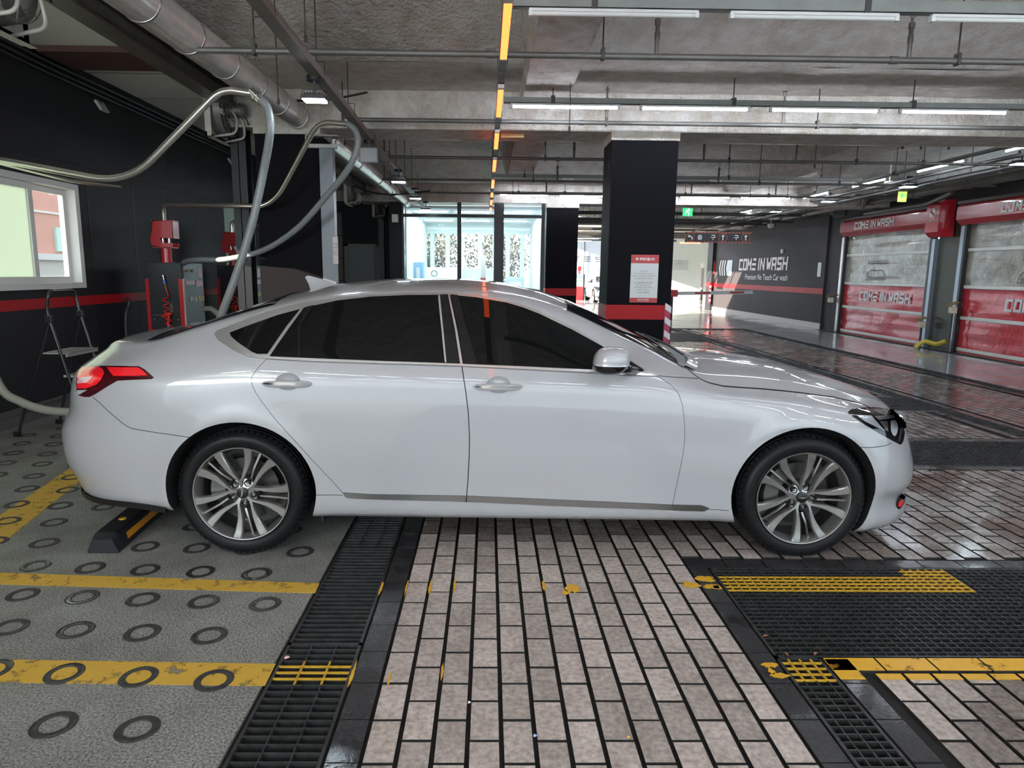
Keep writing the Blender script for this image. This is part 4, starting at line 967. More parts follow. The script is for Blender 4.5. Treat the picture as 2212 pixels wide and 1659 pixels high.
# wheels
def spoke(A, B, zf, zbk):
    """blade between two edge curves A and B (radius, angle) with front height functions"""
    return
def make_wheel(wx, wz, rot, first=False):
    yo = 3.452                                        # outer face of the tyre; axis towards -y
    hub = thing('wheel', None, None); del_ = hub; hub.parent = car; hub.location = Vector((wx, yo, wz))-Vector(car.location)
    ax = (0, 1, 0); c = (wx, yo, wz); R0 = .338
    mb = MB(); prof = [(.252, .018), (.256, .010), (.262, .004), (.275, .000), (.292, -.003), (.306, -.001), (.316, .005), (.324, .014), (.329, .022), (.3335, .034), (.336, .06), (.3375, .12), (.336, .18), (.328, .21), (.31, .232), (.26, .228)]
    mb.lathe(c, ax, prof, 96); t = mb.build('tyre', 'rubber', hub)
    mb = MB()                                         # shoulder blocks and tread grooves
    for k in range(64):
        a = 2*math.pi*k/64; u = Vector((math.cos(a), 0, math.sin(a))); tt = Vector((-math.sin(a), 0, math.cos(a)))
        mb.obox(Vector(c)+u*.3325+Vector((0, .026, 0)), tt, (Vector((0, 1, 0))*.83+u*.55).normalized(), (u*.83-Vector((0, 1, 0))*.55).normalized(), .022, .026, .006)
    for rr, yy in ((.3385, .085), (.3392, .125), (.3385, .165)): mb.lathe(c, ax, [(rr-.0025, yy-.014), (rr, yy-.013), (rr, yy+.013), (rr-.0025, yy+.014)], 96)
    mb.build('tread', 'rubber', t)
    mb = MB(); mb.lathe(c, ax, [(.2545, .006), (.2525, .002), (.2475, .003), (.2445, .008), (.240, .020), (.232, .045), (.226, .09), (.224, .19)], 96); rim = mb.build('rim', 'alloy', hub)
    mb = MB(); mb.lathe(c, ax, [(.2242, .075), (.2235, .20), (.06, .205)], 64); mb.build('barrel', 'alloy_dark', hub)
    mb = MB(); mb.lathe(c, ax, [(.172, .105), (.172, .115), (.07, .115), (.07, .105), (.172, .105)], 64); mb.lathe(c, ax, [(.082, .06), (.085, .11)], 40); mb.build('brake_disc', mat('dull_disc', (.055, .052, .05), .35, .6), hub)
    mb = MB(); V_ = []
    for k in range(15):
        a = R_(118+ (rot*0) + 74*k/14)
        for r_, y_ in ((.108, .078), (.186, .078), (.198, .10), (.198, .15), (.108, .15)): V_.append((wx+r_*math.cos(a), yo+y_, wz+r_*math.sin(a)))
    mb.add(V_, [(i*5+k, i*5+(k+1) % 5, (i+1)*5+(k+1) % 5, (i+1)*5+k) for i in range(14) for k in range(5)]+[(0,1,2,3,4), (74,73,72,71,70)]); mb.build('brake_caliper', 'alloy_dark', hub)
    # spokes: five pairs of curved blades, a thin one between the two of each pair
    def blade(name, th0, r_list, th_list, w_list, y_list, m='alloy', side_drop=.030):
        mb = MB(); V_ = []
        for r_, th, w_, y_ in zip(r_list, th_list, w_list, y_list):
            a = th0+th; u = Vector((math.cos(a), 0, math.sin(a))); tt = Vector((-math.sin(a), 0, math.cos(a))); p = Vector(c)+u*r_
            for s_, dy in ((-1.05, side_drop), (-1.0, .006), (-.72, .0), (.72, .0), (1.0, .006), (1.05, side_drop)):
                V_.append(p+tt*(s_*w_/2)+Vector((0, y_+dy, 0)))
        n = len(r_list); F_ = [(i*6+k, (i+1)*6+k, (i+1)*6+k+1, i*6+k+1) for i in range(n-1) for k in range(5)]+[(0,1,2,3,4,5), tuple((n-1)*6+k for k in (5,4,3,2,1,0))]
        mb.add(V_, F_, True); return mb.build(name, m, hub, angle=R_(28))
    def interp(rs, ks, vs):
        f = pch(ks, vs); return [f(r_) for r_ in rs]
    rs = [.030+.220*i/18 for i in range(19)]
    for k in range(5):
        t0 = R_(90-36+rot)+2*math.pi*k/5              # bolt direction = middle of a pair
        for s_ in (-1, 1):
            th = interp(rs, [.035, .060, .085, .12, .16, .20, .25], [.60, .56, .42, .315, .275, .275, .30])
            wd = interp(rs, [.03, .06, .09, .12, .16, .20, .25], [.016, .017, .0195, .0245, .031, .039, .050])
            yy = [v+(.0007 if s_ > 0 else 0) for v in interp(rs, [.03, .05, .08, .14, .20, .235, .25], [.032, .029, .025, .021, .014, .008, .006])]
            blade('spoke', t0, rs, [s_*x for x in th], wd, yy)
        r2 = [.088+.150*i/9 for i in range(10)]
        blade('thin_spoke', t0, r2, interp(r2, [.088, .15, .238], [-.06, .02, .03]), [.014]*10, interp(r2, [.088, .15, .238], [.040, .032, .034]), 'satin', .035)
    mb = MB(); mb.lathe(c, ax, [(.001, .034), (.036, .034), (.044, .038), (.074, .044), (.078, .055), (.078, .09)], 60); mb.build('hub', 'alloy', hub)
    for k in range(5):
        a = R_(90-36+rot)+2*math.pi*k/5; p = Vector((wx+.0585*math.cos(a), yo, wz+.0585*math.sin(a)))
        mb = MB(); mb.lathe(p, ax, [(.0005, .0405), (.0150, .0400), (.0162, .0300), (.0178, .0290), (.0185, .045)], 24); s1 = mb.build('bolt_recess', 'black', hub)
        mb = MB(); mb.lathe(p, ax, [(.0005, .0310), (.0075, .0310), (.0088, .0335), (.0088, .045)], 6); mb.build('lug_nut', 'satin', hub)
    mb = MB(); mb.lathe(c, ax, [(.0005, .0195), (.024, .0195), (.0285, .0215), (.0295, .028)], 40); cap = mb.build('centre_cap', 'black', hub)
    # winged emblem on the cap
    ea = R_(80) if rot < 10 else R_(0); uu = Vector((math.cos(ea), 0, math.sin(ea))); vv = Vector((-math.sin(ea), 0, math.cos(ea))); mb = MB(); o_ = Vector(c)+Vector((0, .0185, 0))
    for s_ in (-1, 1): mb.add([o_+uu*s_*.003+vv*.004, o_+uu*s_*.012+vv*.0035, o_+uu*s_*.024+vv*.005, o_+uu*s_*.015-vv*.0015, o_+uu*s_*.004-vv*.004], [(0, 1, 2, 3, 4)])
    mb.lathe(o_+Vector((0, .0006, 0)), ax, [(.0001, 0), (.0045, 0)], 12); mb.build('emblem', 'steel', cap, fix=False)
    return hub
w1 = make_wheel(WH[0][0], WH[0][1], 8.8); w2 = make_wheel(WH[1][0], WH[1][1], 12.0)
def cp(o, parent, dy):                                # far-side wheels: copies turned round
    c = o.copy(); COL.objects.link(c); c.parent = parent
    for ch in o.children: cp(ch, c, dy)
    return c
for w_ in (w1, w2):
    c = cp(w_, car, 0); c.rotation_euler = (0, 0, math.pi); c.location = Vector((w_.location.x, 2*YC-3.452-car.location.y, w_.location.z))
# floor pan and mud flaps, exhaust tip
mb = MB(); mb.bbox((-2.1, 3.75, .19), (2.2, 5.02, .30), .02); mb.build('floor_pan', 'well', car)
for x, s_ in ((-.895, 1), (2.075, 1)):
    mb = MB(); mb.box((x-.006, 3.55, .15 if x < 0 else .085), (x+.006, 3.70, .24)); mb.build('air_deflector', 'black', car)
# ================================================================ CEILING, BEAMS, SERVICES
mb = MB(); mb.box((-3.05, -5.5, 3.86), (14.5, 22.9, 4.05)); mb.box((-3.05, -5.5, 3.66), (-3.0, 22.9, 3.86)); mb.box((2.2, 22.9, 3.86), (14.5, 42, 3.95))
cei = mb.build('ceiling', conc, loc=(0, 8, 3.7)); struct(cei)
def lumpy(name, x0, x1, y0, y1, z0, z1, m, cham=.0):
    """beam with soft, uneven plaster: chamfered, gently wavy bottom"""
    mb = MB(); nx_ = max(2, int((x1-x0)/.35)); ny_ = max(2, int((y1-y0)/.35)); V_ = []
    for i in range(nx_+1):
        for j in range(ny_+1):
            x = x0+(x1-x0)*i/nx_; y = y0+(y1-y0)*j/ny_; V_.append((x, y, z0+random.uniform(-.008, .010)))
    mb.add(V_, [(i*(ny_+1)+j, (i+1)*(ny_+1)+j, (i+1)*(ny_+1)+j+1, i*(ny_+1)+j+1) for i in range(nx_) for j in range(ny_)], True)
    c = cham; mb.add([(x0, y0, z0), (x1, y0, z0), (x1, y1, z0), (x0, y1, z0), (x0-c, y0-c, z1), (x1+c, y0-c, z1), (x1+c, y1+c, z1), (x0-c, y1+c, z1)], [(0,1,5,4), (1,2,6,5), (2,3,7,6), (3,0,4,7), (4,5,6,7)])
    return mb.build(name, m, cei, fix=False)
lumpy('drop_band', -3.04, 11.4, 7.0, 8.1, 3.50, 3.87, conc, .9)
lumpy('cross_beam', -3.04, 11.4, 8.08, 8.72, 3.09, 3.87, conc2, .03)
lumpy('drop_band', -3.04, 11.4, 15.4, 16.4, 3.50, 3.87, conc, .8)
lumpy('cross_beam', -3.04, 11.4, 16.38, 17.1, 3.10, 3.87, conc2, .03)
lumpy('cross_beam', 2.3, 11.4, 25.2, 25.9, 3.15, 3.87, conc2, .03)
lumpy('long_beam', .36, .84, -5.4, 8.09, 3.38, 3.87, conc2, .12)
lumpy('long_beam', .36, .84, 8.7, 14.6, 3.38, 3.87, conc2, .12)
lumpy('long_beam', 5.4, 6.0, 8.7, 16.4, 3.38, 3.87, conc2, .12)
lumpy('long_beam', 5.6, 6.2, -5.4, 7.0, 3.50, 3.87, conc, .25)
mb = MB(); mb.box((XL, -5.5, 3.68), (-3.02, 19.6, 3.74)); pw = mb.build('ceiling_panels', panelw, cei)
for y in (-2, 1.2, 8.2, 9.3, 10.5, 12, 14, 16): mb = MB(); mb.box((XL, y, 3.674), (-3.02, y+.012, 3.682)); mb.build('panel_joint', mat('panel_joint_grey', (.25, .24, .21), .7), cei)
mb = MB(); mb.box((-4.5, 7.25, 3.62), (-3.05, 7.9, 3.676)); mb.build('red_panel', mat('dull_red_panel', (.10, .045, .035), .7), cei)
mb = MB()
for z_, x_ in ((3.60, XL+.03), (3.54, XL+.03), (3.49, XL+.025)): mb.tube([(x_, -1.9, z_), (x_, 5, z_+.015), (x_, 7.5, z_-.02), (x_, 13, z_)], .016, 8)
tag(mb.build('cable_run', mat('black_cable_run', (.014, .014, .016), .45)), 'bundle of black cables along the top of the left wall', 'cable')
# steel I beam and its post
ib = mat('dusty_steel_beam', (.19, .175, .155), .45, .5, noise=(5, .3, (.12, .11, .10)))
mb = MB(); xb = -2.87
mb.box((xb-.09, -5, 3.25), (xb+.09, 19.4, 3.268)); mb.box((xb-.006, -5, 3.268), (xb+.006, 19.4, 3.60)); mb.box((xb-.09, -5, 3.60), (xb+.09, 19.4, 3.618))
sb = mb.build('steel_beam', ib); tag(sb, 'dusty grey steel I beam running along the ceiling above the left wall', 'beam')
mb = MB(); mb.box((xb+.11, -5, 3.42), (xb+.23, 19.4, 3.54)); tag(mb.build('steel_channel', ib), 'square steel channel beside the dusty I beam on the ceiling', 'beam')
bs = mat('black_steel', (.016, .017, .020), .35, .3)
mb = MB(); mb.box((-2.95, 8.12, 0), (-2.78, 8.13, 3.25)); mb.box((-2.95, 8.30, 0), (-2.78, 8.31, 3.24)); mb.box((-2.87, 8.12, 0), (-2.86, 8.31, 3.25)); mb.box((-3.0, 8.08, 3.15), (-2.72, 8.34, 3.25))
tag(mb.build('steel_post', bs), 'black H-section steel post under the I beam, left of the black column', 'post')

pipem = mat('dusty_grey_pipe', (.20, .195, .18), .5, .5, noise=(3, .3, (.12, .115, .10)))
rodm = mat('dark_hanger_rod', (.06, .055, .05), .5, .5)
ZS = 3.861
def hang(mb, p, clamp=.03, top=ZS): mb.tube([(p[0], p[1], p[2]), (p[0], p[1], top)], .0045, 6)
def pipe(label, y, z, x0, x1, r, hangs, heads, drops=()):
    t = thing('sprinkler_pipe', label, 'pipe', ((x0+x1)/2, y, z), 'sprinkler pipes across the ceiling')
    mb = MB(); mb.tube([(x0, y, z), (x1, y, z)], r, 12); mb.build('pipe', pipem, t)
    mb = MB()
    for xh in range(int(x0)+2, int(x1), 3): mb = MB(); mb.cyl((xh-.03, y, z), (xh+.03, y, z), r+.005, 12); mb.build('coupling', pipem, t)
    for xh in hangs:
        mb = MB(); mb.tube([(xh, y, z+r), (xh, y, ZS)], .006, 6); mb.box((xh-.012, y-r-.006, z-r-.006), (xh+.012, y+r+.006, z+r+.03)); mb.build('hanger', rodm, t)
    for xh in heads:
        mb = MB(); mb.cyl((xh, y, z), (xh, y, z+.24), .017, 8); mb.cyl((xh, y, z+.12), (xh, y, z+.17), .021, 8); mb.cyl((xh, y, z+.22), (xh, y, z+.26), .023, 8); mb.cyl((xh, y, z+.25), (xh, y, z+.30), .010, 8)
        mb.box((xh-.018, y-.003, z+.30), (xh-.014, y+.003, z+.345)); mb.box((xh+.014, y-.003, z+.30), (xh+.018, y+.003, z+.345)); mb.cyl((xh, y, z+.345), (xh, y, z+.35), .026, 12); mb.build('sprinkler_head', pipem, t)
    return t
gx = lambda px, y, z=3.2: (px-CX)/FPX*(y*.9867+(HC-z)*.1625)*1.0+y*YAW+.0  # x of a pixel column at (y, z); small-angle form
def xat(px, y, z):
    """x where the column px of the photograph meets the line (y, z)"""
    py = 600.0
    for _ in range(6):
        d = ony(px, py, y); py += (d.z-z)*FPX/y
    return ony(px, py, y).x
def zat(px, py, y): return ony(px, py, y).z
pz = [(5.35, 1500, 124), (7.77, 1500, 268), (10.35, 1250, 344), (12.8, 1250, 392), (15.0, 1250, 420)]
P1 = [(y, zat(px, py, y)) for y, px, py in pz]
hd = {0: ((550, 1302, 2068), (1418, 1962)), 1: ((741, 1765, 1310), (1310, 1691)), 2: ((1178, 1575, 1850), (1240, 1520, 1720)), 3: ((1152, 1405, 1640), (1204, 1552)), 4: ((1108, 1340, 1620), (1180, 1493, 1675))}
lb = ['nearest grey sprinkler pipe crossing the ceiling above the car roof', 'second grey sprinkler pipe, just before the column cap', 'third grey sprinkler pipe, first one beyond the cross beam', 'fourth grey sprinkler pipe, under the row of unlit tubes', 'fifth grey sprinkler pipe, beyond the row of unlit tubes']
for i, (y, z) in enumerate(P1):
    pipe(lb[i], y, z, xat((425, 770, 800, 820, 840)[i], y, z), 9.3, .023 if i < 2 else .022, [xat(p, y, z) for p in hd[i][0]]+([6.4] if i else []), [xat(p, y, z) for p in hd[i][1]])
for k, y in enumerate((17.6, 20.0, 22.6, 24.6, 27.5, 30.5, 33.5)):
    pipe('far sprinkler pipe, number %s beyond the far black columns' % ('one', 'two', 'three', 'four', 'five', 'six', 'seven')[k], y, 3.2, 0.0 if y < 22 else 2.4, 9.3 if y < 28 else 13, .03, [2.4, 4.6, 7.0], [3.4, 6.1])
# free threaded rods hanging from the slab
RODS = ((601, 6.5, 3.02), (660, 4.9, 3.05), (1178, 9.5, 3.22), (1419, 14, 3.3), (1230, 7.2, 2.95), (745, 9, 3.1), (1890, 8.9, 3.25), (1950, 9.6, 3.25), (1990, 9.6, 3.25), (2050, 9.3, 3.2), (1760, 11, 3.2), (1775, 12, 3.2), (705, 11.5, 3.05), (830, 11.2, 3.0), (843, 12.6, 3.05))
ORD15 = ('first', 'second', 'third', 'fourth', 'fifth', 'sixth', 'seventh', 'eighth', 'ninth', 'tenth', 'eleventh', 'twelfth', 'thirteenth', 'fourteenth', 'fifteenth')
for kk, (px, y, zt) in enumerate(sorted(RODS)):
    x = xat(px, y, zt); mb = MB(); mb.tube([(x, y, zt), (x, y, ZS)], .005, 6); mb.box((x-.01, y-.01, zt-.04), (x+.01, y+.01, zt+.01)); tag(mb.build('hanger_rod', rodm), '%s free thin threaded rod on the ceiling counted from the left' % ORD15[kk], 'rod', 'threaded rods hanging from the slab')
# tube lights on channels
chan = mat('galvanised_channel', (.27, .28, .26), .42, .6, noise=(6, .3, (.20, .205, .19)))
TUBE = 54.0
tube_on = mat('lit_tube', (.9, .93, 1), .4, emit=(.80, .87, 1.0), es=TUBE); tube_off = mat('unlit_tube', (.60, .61, .58), .35)
def tube_light(a, b, lit, label, group=None):
    a, b = Vector(a), Vector(b); t = thing('tube_light', label, 'light', (a+b)/2, group); d = (b-a).normalized()
    mb = MB(); mb.bar(a+Vector((0, 0, .018)), b+Vector((0, 0, .018)), .042, .018); mb.build('housing', mat('white_light_body', (.62, .62, .60), .4), t)
    mb = MB(); mb.tube([a+d*.02, b-d*.02], .0155, 10); mb.build('tube', tube_on if lit else tube_off, t)
    for p, s_ in ((a, 1), (b, -1)): mb = MB(); mb.bar(p-d*s_*.004, p+d*s_*.022, .040, .038); mb.build('end_cap', mat('white_light_body', (.62, .62, .60), .4), t)
    return t
def light_row(y, pzx, pzy, pxs, lit, label, xch, chh=.055, rods=()):
    z = zat(pzx, pzy, y); x0, x1 = xat(xch[0], y, z), xat(xch[1], y, z); t = thing('light_channel', label, 'light channel', ((x0+x1)/2, y, z))
    mb = MB(); zc_ = z+.03; mb.box((x0, y-.03, zc_), (x1, y+.03, zc_+.003)); mb.box((x0, y-.03, zc_), (x1, y-.027, zc_+chh)); mb.box((x0, y+.027, zc_), (x1, y+.03, zc_+chh)); mb.build('channel', chan, t)
    for p in rods:
        x = xat(p, y, z); mb = MB(); mb.tube([(x, y, zc_+chh), (x, y, ZS)], .006, 6); mb.box((x-.02, y-.036, zc_-.004), (x+.02, y+.036, zc_+chh+.02)); mb.build('hanger', rodm, t)
    return z
def place_tubes(y, z, pxs, lit, labels, group):
    for i, (a, b) in enumerate(pxs): tube_light((xat(a, y, z), y, z), (xat(b, y, z), y, z), lit, labels[i], group)
ordn = ('first', 'second', 'third', 'fourth', 'fifth')
z = light_row(4.83, 1325, 31, None, False, 'thick galvanised channel along the top edge of the view, its tubes unlit', (1108, 2700), .075, (1283, 1868))
place_tubes(4.83, z, ((1143, 1507), (1577, 1938), (2010, 2375)), False, ['%s unlit tube from the red light strip in the nearest row' % o for o in ordn], 'unlit tubes of the nearest row')
z = light_row(7.4, 1220, 231, None, True, 'galvanised channel carrying the bright row of tubes above the column', (1088, 2320), .055, (1194, 1583, 1970))
place_tubes(7.4, z, ((1103, 1338), (1383, 1618), (1663, 1898), (1943, 2175)), True, ['%s lit tube from the red light strip in the bright row above the column' % o for o in ordn], 'lit tubes of the row above the column')
z = light_row(13.2, 1200, 388, None, False, 'thin channel of unlit tubes beyond the cross beam', (1070, 1860), .06, (1133, 1573))
place_tubes(13.2, z, ((1083, 1213), (1240, 1370), (1400, 1530), (1557, 1688), (1715, 1845)), False, ['%s tube from the red light strip in the unlit row beyond the cross beam' % o for o in ordn], 'unlit tubes beyond the cross beam')
z = light_row(16.0, 1150, 422, None, True, 'channel of lit tubes just before the glass office front', (1068, 1720), .05, (1120, 1220, 1480, 1660))
place_tubes(16.0, z, ((1078, 1186), (1207, 1315), (1340, 1450), (1468, 1577), (1598, 1707)), True, ['%s tube from the red light strip in the lit row before the glass office' % o for o in ordn], 'lit tubes before the glass office')
z = light_row(18.3, 1230, 443.5, None, False, 'farthest thin channel of unlit tubes beyond the green exit sign', (1060, 1640), .05, (1109, 1266))
place_tubes(18.3, z, ((1095, 1170), (1187, 1280), (1300, 1395), (1420, 1502), (1520, 1608)), False, ['%s tube from the red light strip in the farthest unlit row' % o for o in ordn], 'farthest unlit tubes')
t = thing('light_channel', 'channel running into the distance on the right with slanting lit tubes', 'light channel', (7.3, 15, 3.30))
mb = MB(); mb.box((7.27, 8.4, 3.30), (7.33, 24, 3.303)); mb.box((7.27, 8.4, 3.30), (7.273, 24, 3.345)); mb.box((7.327, 8.4, 3.30), (7.33, 24, 3.345)); mb.build('channel', chan, t)
for y in (9.6, 12.6, 15.6, 18.6): mb = MB(); mb.tube([(7.3, y, 3.34), (7.3, y, ZS)], .006, 6); mb.box((7.25, y-.02, 3.29), (7.35, y+.02, 3.36)); mb.build('hanger', rodm, t)
for k, y in enumerate((8.75, 10.75, 12.85, 15.0, 17.2, 19.3)): tube_light((7.3, y, 3.265), (7.3, y+1.2, 3.265), True, '%s of the six lit tubes slanting away before the shutters, counted from the right edge' % ('first', 'second', 'third', 'fourth', 'fifth', 'last')[k], 'lit tubes running into the distance on the right')
for k, (y, x0_, n_) in enumerate(((2.2, 1.15, 5), (-.6, -3.6, 9), (-3.4, -3.6, 9))):  # unseen rows added to brighten floor and ceiling; first matches a window reflection
    zr_ = 3.33; t = thing('light_channel', 'unseen added galvanised channel over the viewer, %s behind the wheel of the white car' % ('one bay', 'two bays', 'three bays')[k], 'light channel', (5, y, zr_)); mb = MB(); mb.box((.3 if k == 0 else -3.8, y-.03, zr_+.03), (9.3, y+.03, zr_+.08)); mb.build('channel', chan, t)
    for q in range(n_): tube_light((x0_+1.42*q, y, zr_), (x0_+1.42*q+1.2, y, zr_), True, '%s unseen added tube from the red strips in the row %s behind' % (ORD15[q], ('one bay', 'two bays', 'three bays')[k]), 'added lit tubes over and behind the viewer')
for y in (22.5, 27.0, 30.0, 33.0, 36.0, 38.5):              # light rows of the far hall
    for x in (2.6, 4.3, 7.2): tube_light((x, y, 3.25), (x+1.4, y, 3.25), True, '%s far hall tube of row %s beyond the office front' % ({1.5: 'left', 4.3: 'middle', 7.2: 'right', 2.6: 'left'}[x], {22.5: 'one', 27.0: 'two', 30.0: 'three', 33.0: 'four', 36.0: 'five', 38.5: 'six'}[y]), 'lit tubes of the far hall')
# red and orange strip lights in a line
red_on = mat('red_strip_light', (1, .2, .1), .4, emit=(1.0, .105, .018), es=4.5)
tr = thing('light_channel', 'straight channel over the car carrying the row of red strip lights', 'light channel', (.07, 6, 3.03))
A0, A1 = onz(1093, 60, 3.0), onz(1060, 452, 3.0); dd = (A1-A0); dd.z = 0; dd.normalize()
def ontrack(py):
    best = A0
    y = (1.495*FPX)/(587.0-py)*1.0
    for _ in range(8):
        p = A0+dd*((y-A0.y)/dd.y); v = p-C0; wq = v.dot(cF); pyy = CY-FPX*v.dot(cU)/wq; y += (py-pyy)*y/(587-py)*.9
    return A0+dd*((y-A0.y)/dd.y)
s0, s1 = A0-dd*8, ontrack(456)
mb = MB(); mb.bar(s0+Vector((0, 0, .045)), s1+Vector((0, 0, .045)), .055, .045); mb.build('channel', mat('brownish_channel', (.16, .13, .115), .5, .4), tr)
segs = [(None, 124), (190, 250), (285, 320), (343, 369), (387, 405), (415, 425), (431, 442), (448, 455)]
for i, (a, b) in enumerate(segs):
    pb_ = ontrack(b); pa_ = ontrack(a) if a else pb_-dd*1.02
    if i == 0: pa_ = pb_-dd*1.02
    n_ = ('nearest', 'second', 'third', 'fourth', 'fifth', 'sixth', 'seventh', 'farthest')[i]
    t = thing('red_strip_light', '%s of the glowing red strip lights in a line over the car' % n_, 'light', (pa_+pb_)/2, 'red strip lights in a line over the car')
    mb = MB(); mb.bar(pa_, pb_, .046, .026); mb.build('lens', red_on, t)
    [MB().bar(q0, q1, .050, .030).build('end_cap', mat('pale_end_cap', (.55, .48, .45), .4), t) for q0, q1 in ((pa_-dd*.055, pa_), (pb_, pb_+dd*.02))]
    mb = MB(); mb.bar(pa_+Vector((0, 0, .02)), pb_+Vector((0, 0, .02)), .052, .012); mb.build('housing', mat('brownish_channel', (.16, .13, .115), .5, .4), t)
for i in (-3.0, -1.0): pa_ = A0+dd*(i-.2); mb = MB(); mb.bar(pa_-dd*.5, pa_+dd*.5, .046, .026); tag(mb.build('red_strip_light', red_on), 'red strip light behind the viewer, %s' % ('farther back' if i < -2 else 'nearer'), 'light', 'red strip lights behind the viewer')
for k in range(7):
    p = ontrack((150, 262, 335, 376, 408, 428, 445)[k]); mb = MB()
    for s_ in (-1, 1): mb.tube([p+Vector((s_*.036, 0, -.01)), p+Vector((s_*.036, 0, .10))], .003, 5)
    mb.tube([p+Vector((-.036, 0, -.01)), p+Vector((.036, 0, -.01))], .003, 5); mb.tube([p+Vector((0, 0, .10)), (p.x, p.y, ZS)], .005, 6); mb.build('hanger', rodm, tr)
# left cable tray with flood lights
T0, T1 = onz(548, 0, 3.0), onz(913, 447, 3.0); dt = (T1-T0).normalized()
tray = thing('cable_tray', 'long dusty cable tray running away beside the silver duct', 'cable tray', (T0+T1)/2); trm = mat('dusty_tray', (.27, .225, .20), .5, .4, noise=(3, .3, (.20, .17, .15)))
sx_ = Vector((dt.y, -dt.x, 0)); mb = MB(); a, b = T0-dt*5, T1; mb.bar(a, b, .085, .004); mb.bar(a+sx_*.043+Vector((0, 0, .03)), b+sx_*.043+Vector((0, 0, .03)), .004, .06); mb.bar(a-sx_*.043+Vector((0, 0, .03)), b-sx_*.043+Vector((0, 0, .03)), .004, .06); mb.build('tray', trm, tray)
for k in range(9):
    p = T0+dt*(.2+1.35*k); mb = MB(); mb.tube([p+sx_*.06+Vector((0, 0, -.02)), p+sx_*.06+Vector((0, 0, .12)), p+Vector((0, 0, .12))], .004, 5); mb.tube([p-sx_*.06+Vector((0, 0, -.02)), p+sx_*.06+Vector((0, 0, -.02))], .004, 5); mb.tube([p+Vector((0, 0, .12)), (p.x, p.y, ZS)], .005, 6); mb.build('hanger', rodm, tray)
flood_on = mat('flood_light_face', (1, 1, 1), .3, emit=(.75, .92, 1.0), es=70)
def flood(p, lit, label, size=.15, tilt=0.0, facing=None):
    p = Vector(p); f = thing('flood_light', label, 'light', p+Vector((0, 0, .15)), 'flood lights')
    mb = MB(); mb.cyl(p+Vector((0, 0, .13)), p+Vector((0, 0, .17)), .06, 14); mb.box(p+Vector((-.008, -.008, .05)), p+Vector((.008, .008, .13))); mb.build('mount', M['black'], f)
    mb = MB(); s_ = size/2; q = Vector((0, 0, -1)) if facing is None else Vector(facing).normalized(); u = Vector((1, 0, 0)); v = q.cross(u).normalized()
    mb.obox(p-q*.0, u, v, q, size*1.25, size, .03)
    for k in range(7): mb.obox(p-q*.025+u*(size*(-.45+.15*k)), u, v, q, .004, size*.9, .022)
    mb.build('body', M['black'], f)
    mb = MB(); mb.tube([p+Vector((-size*.65, 0, 0)), p+Vector((-size*.65, 0, .07)), p+Vector((size*.65, 0, .07)), p+Vector((size*.65, 0, 0))], .005, 5); mb.build('bracket', M['black'], f)
    mb = MB(); mb.obox(p+q*.018, u, v, q, size*1.12, size*.86, .006); mb.build('face', flood_on if lit else mat('flood_light_glass_off', (.045, .043, .04), .3), f)
def below(px, py, zz): return onz(px, py, zz)
flood(below(680, 213, 2.84), True, 'lit flood light under the tray, nearest one above the car boot')
flood(below(797, 335, 2.84), False, 'unlit flood light turned to the viewer under the tray by the column', .17, facing=(0, -1, -.1))
flood(below(861, 391, 2.84), True, 'lit flood light under the tray, next beyond the unlit one', .17)
flood(below(897, 427, 2.84), True, 'lit flood light before the glass front, two beyond the unlit one', .17)
flood(below(920, 452, 2.86), True, 'last lit flood light at the far end of the tray', .17)
for px, py, n_ in ((1676, 456, 'far lit flood light over the charcoal wall'), (1789, 434, 'lit flood light right of the charcoal lettering wall'), (1962, 402, 'lit flood light above the green arrow sign'), (2207, 352, 'lit flood light at the right edge above the shutter')):
    flood(below(px, py, 3.12), True, n_, .20)
# big silver duct
D0, D1, D2 = onz(302, 0, 3.2), onz(705, 298, 3.2), onz(893, 447, 3.15); duct = thing('duct', 'big shiny silver exhaust duct running diagonally over the left side', 'duct', (D0+D1)/2)
dm = mat('shiny_duct', (.82, .76, .72), .24, .45, noise=(4, .3, (.58, .54, .50)), bump=(5, .35, .02)); dr = .135
a = D0-(D1-D0).normalized()*4
path = [a, D0, D0*.5+D1*.5, D1, D1*.5+D2*.5, D2]
mb = MB(); mb.tube(path, [dr, dr, dr, dr*.97, dr*.9, dr*.85], 28); mb.build('pipe', dm, duct)
for t_, q0, q1 in [(k/7, D0, D1) for k in range(0, 8)]+[(k/5, D1, D2) for k in range(1, 5)]:
    p = q0+(q1-q0)*t_; d_ = (q1-q0).normalized(); mb = MB(); mb.lathe(p, d_, [(dr-.012, -.014), (dr+.003, -.010), (dr+.006, 0), (dr+.003, .010), (dr-.012, .014)], 28); mb.build('clamp_band', mat('band_steel', (.35, .34, .32), .3, .9), duct)
mb = MB(); p = D1; mb.box((-2.06, 7.96, 2.985), (-1.70, 8.06, 2.995)); mb.box((-2.06, 7.96, 2.90), (-2.05, 8.06, 3.0)); mb.box((-2.06, 7.98, 2.86), (-1.72, 8.04, 2.90)); mb.build('bracket', mat('pale_bracket', (.45, .44, .41), .5), duct)
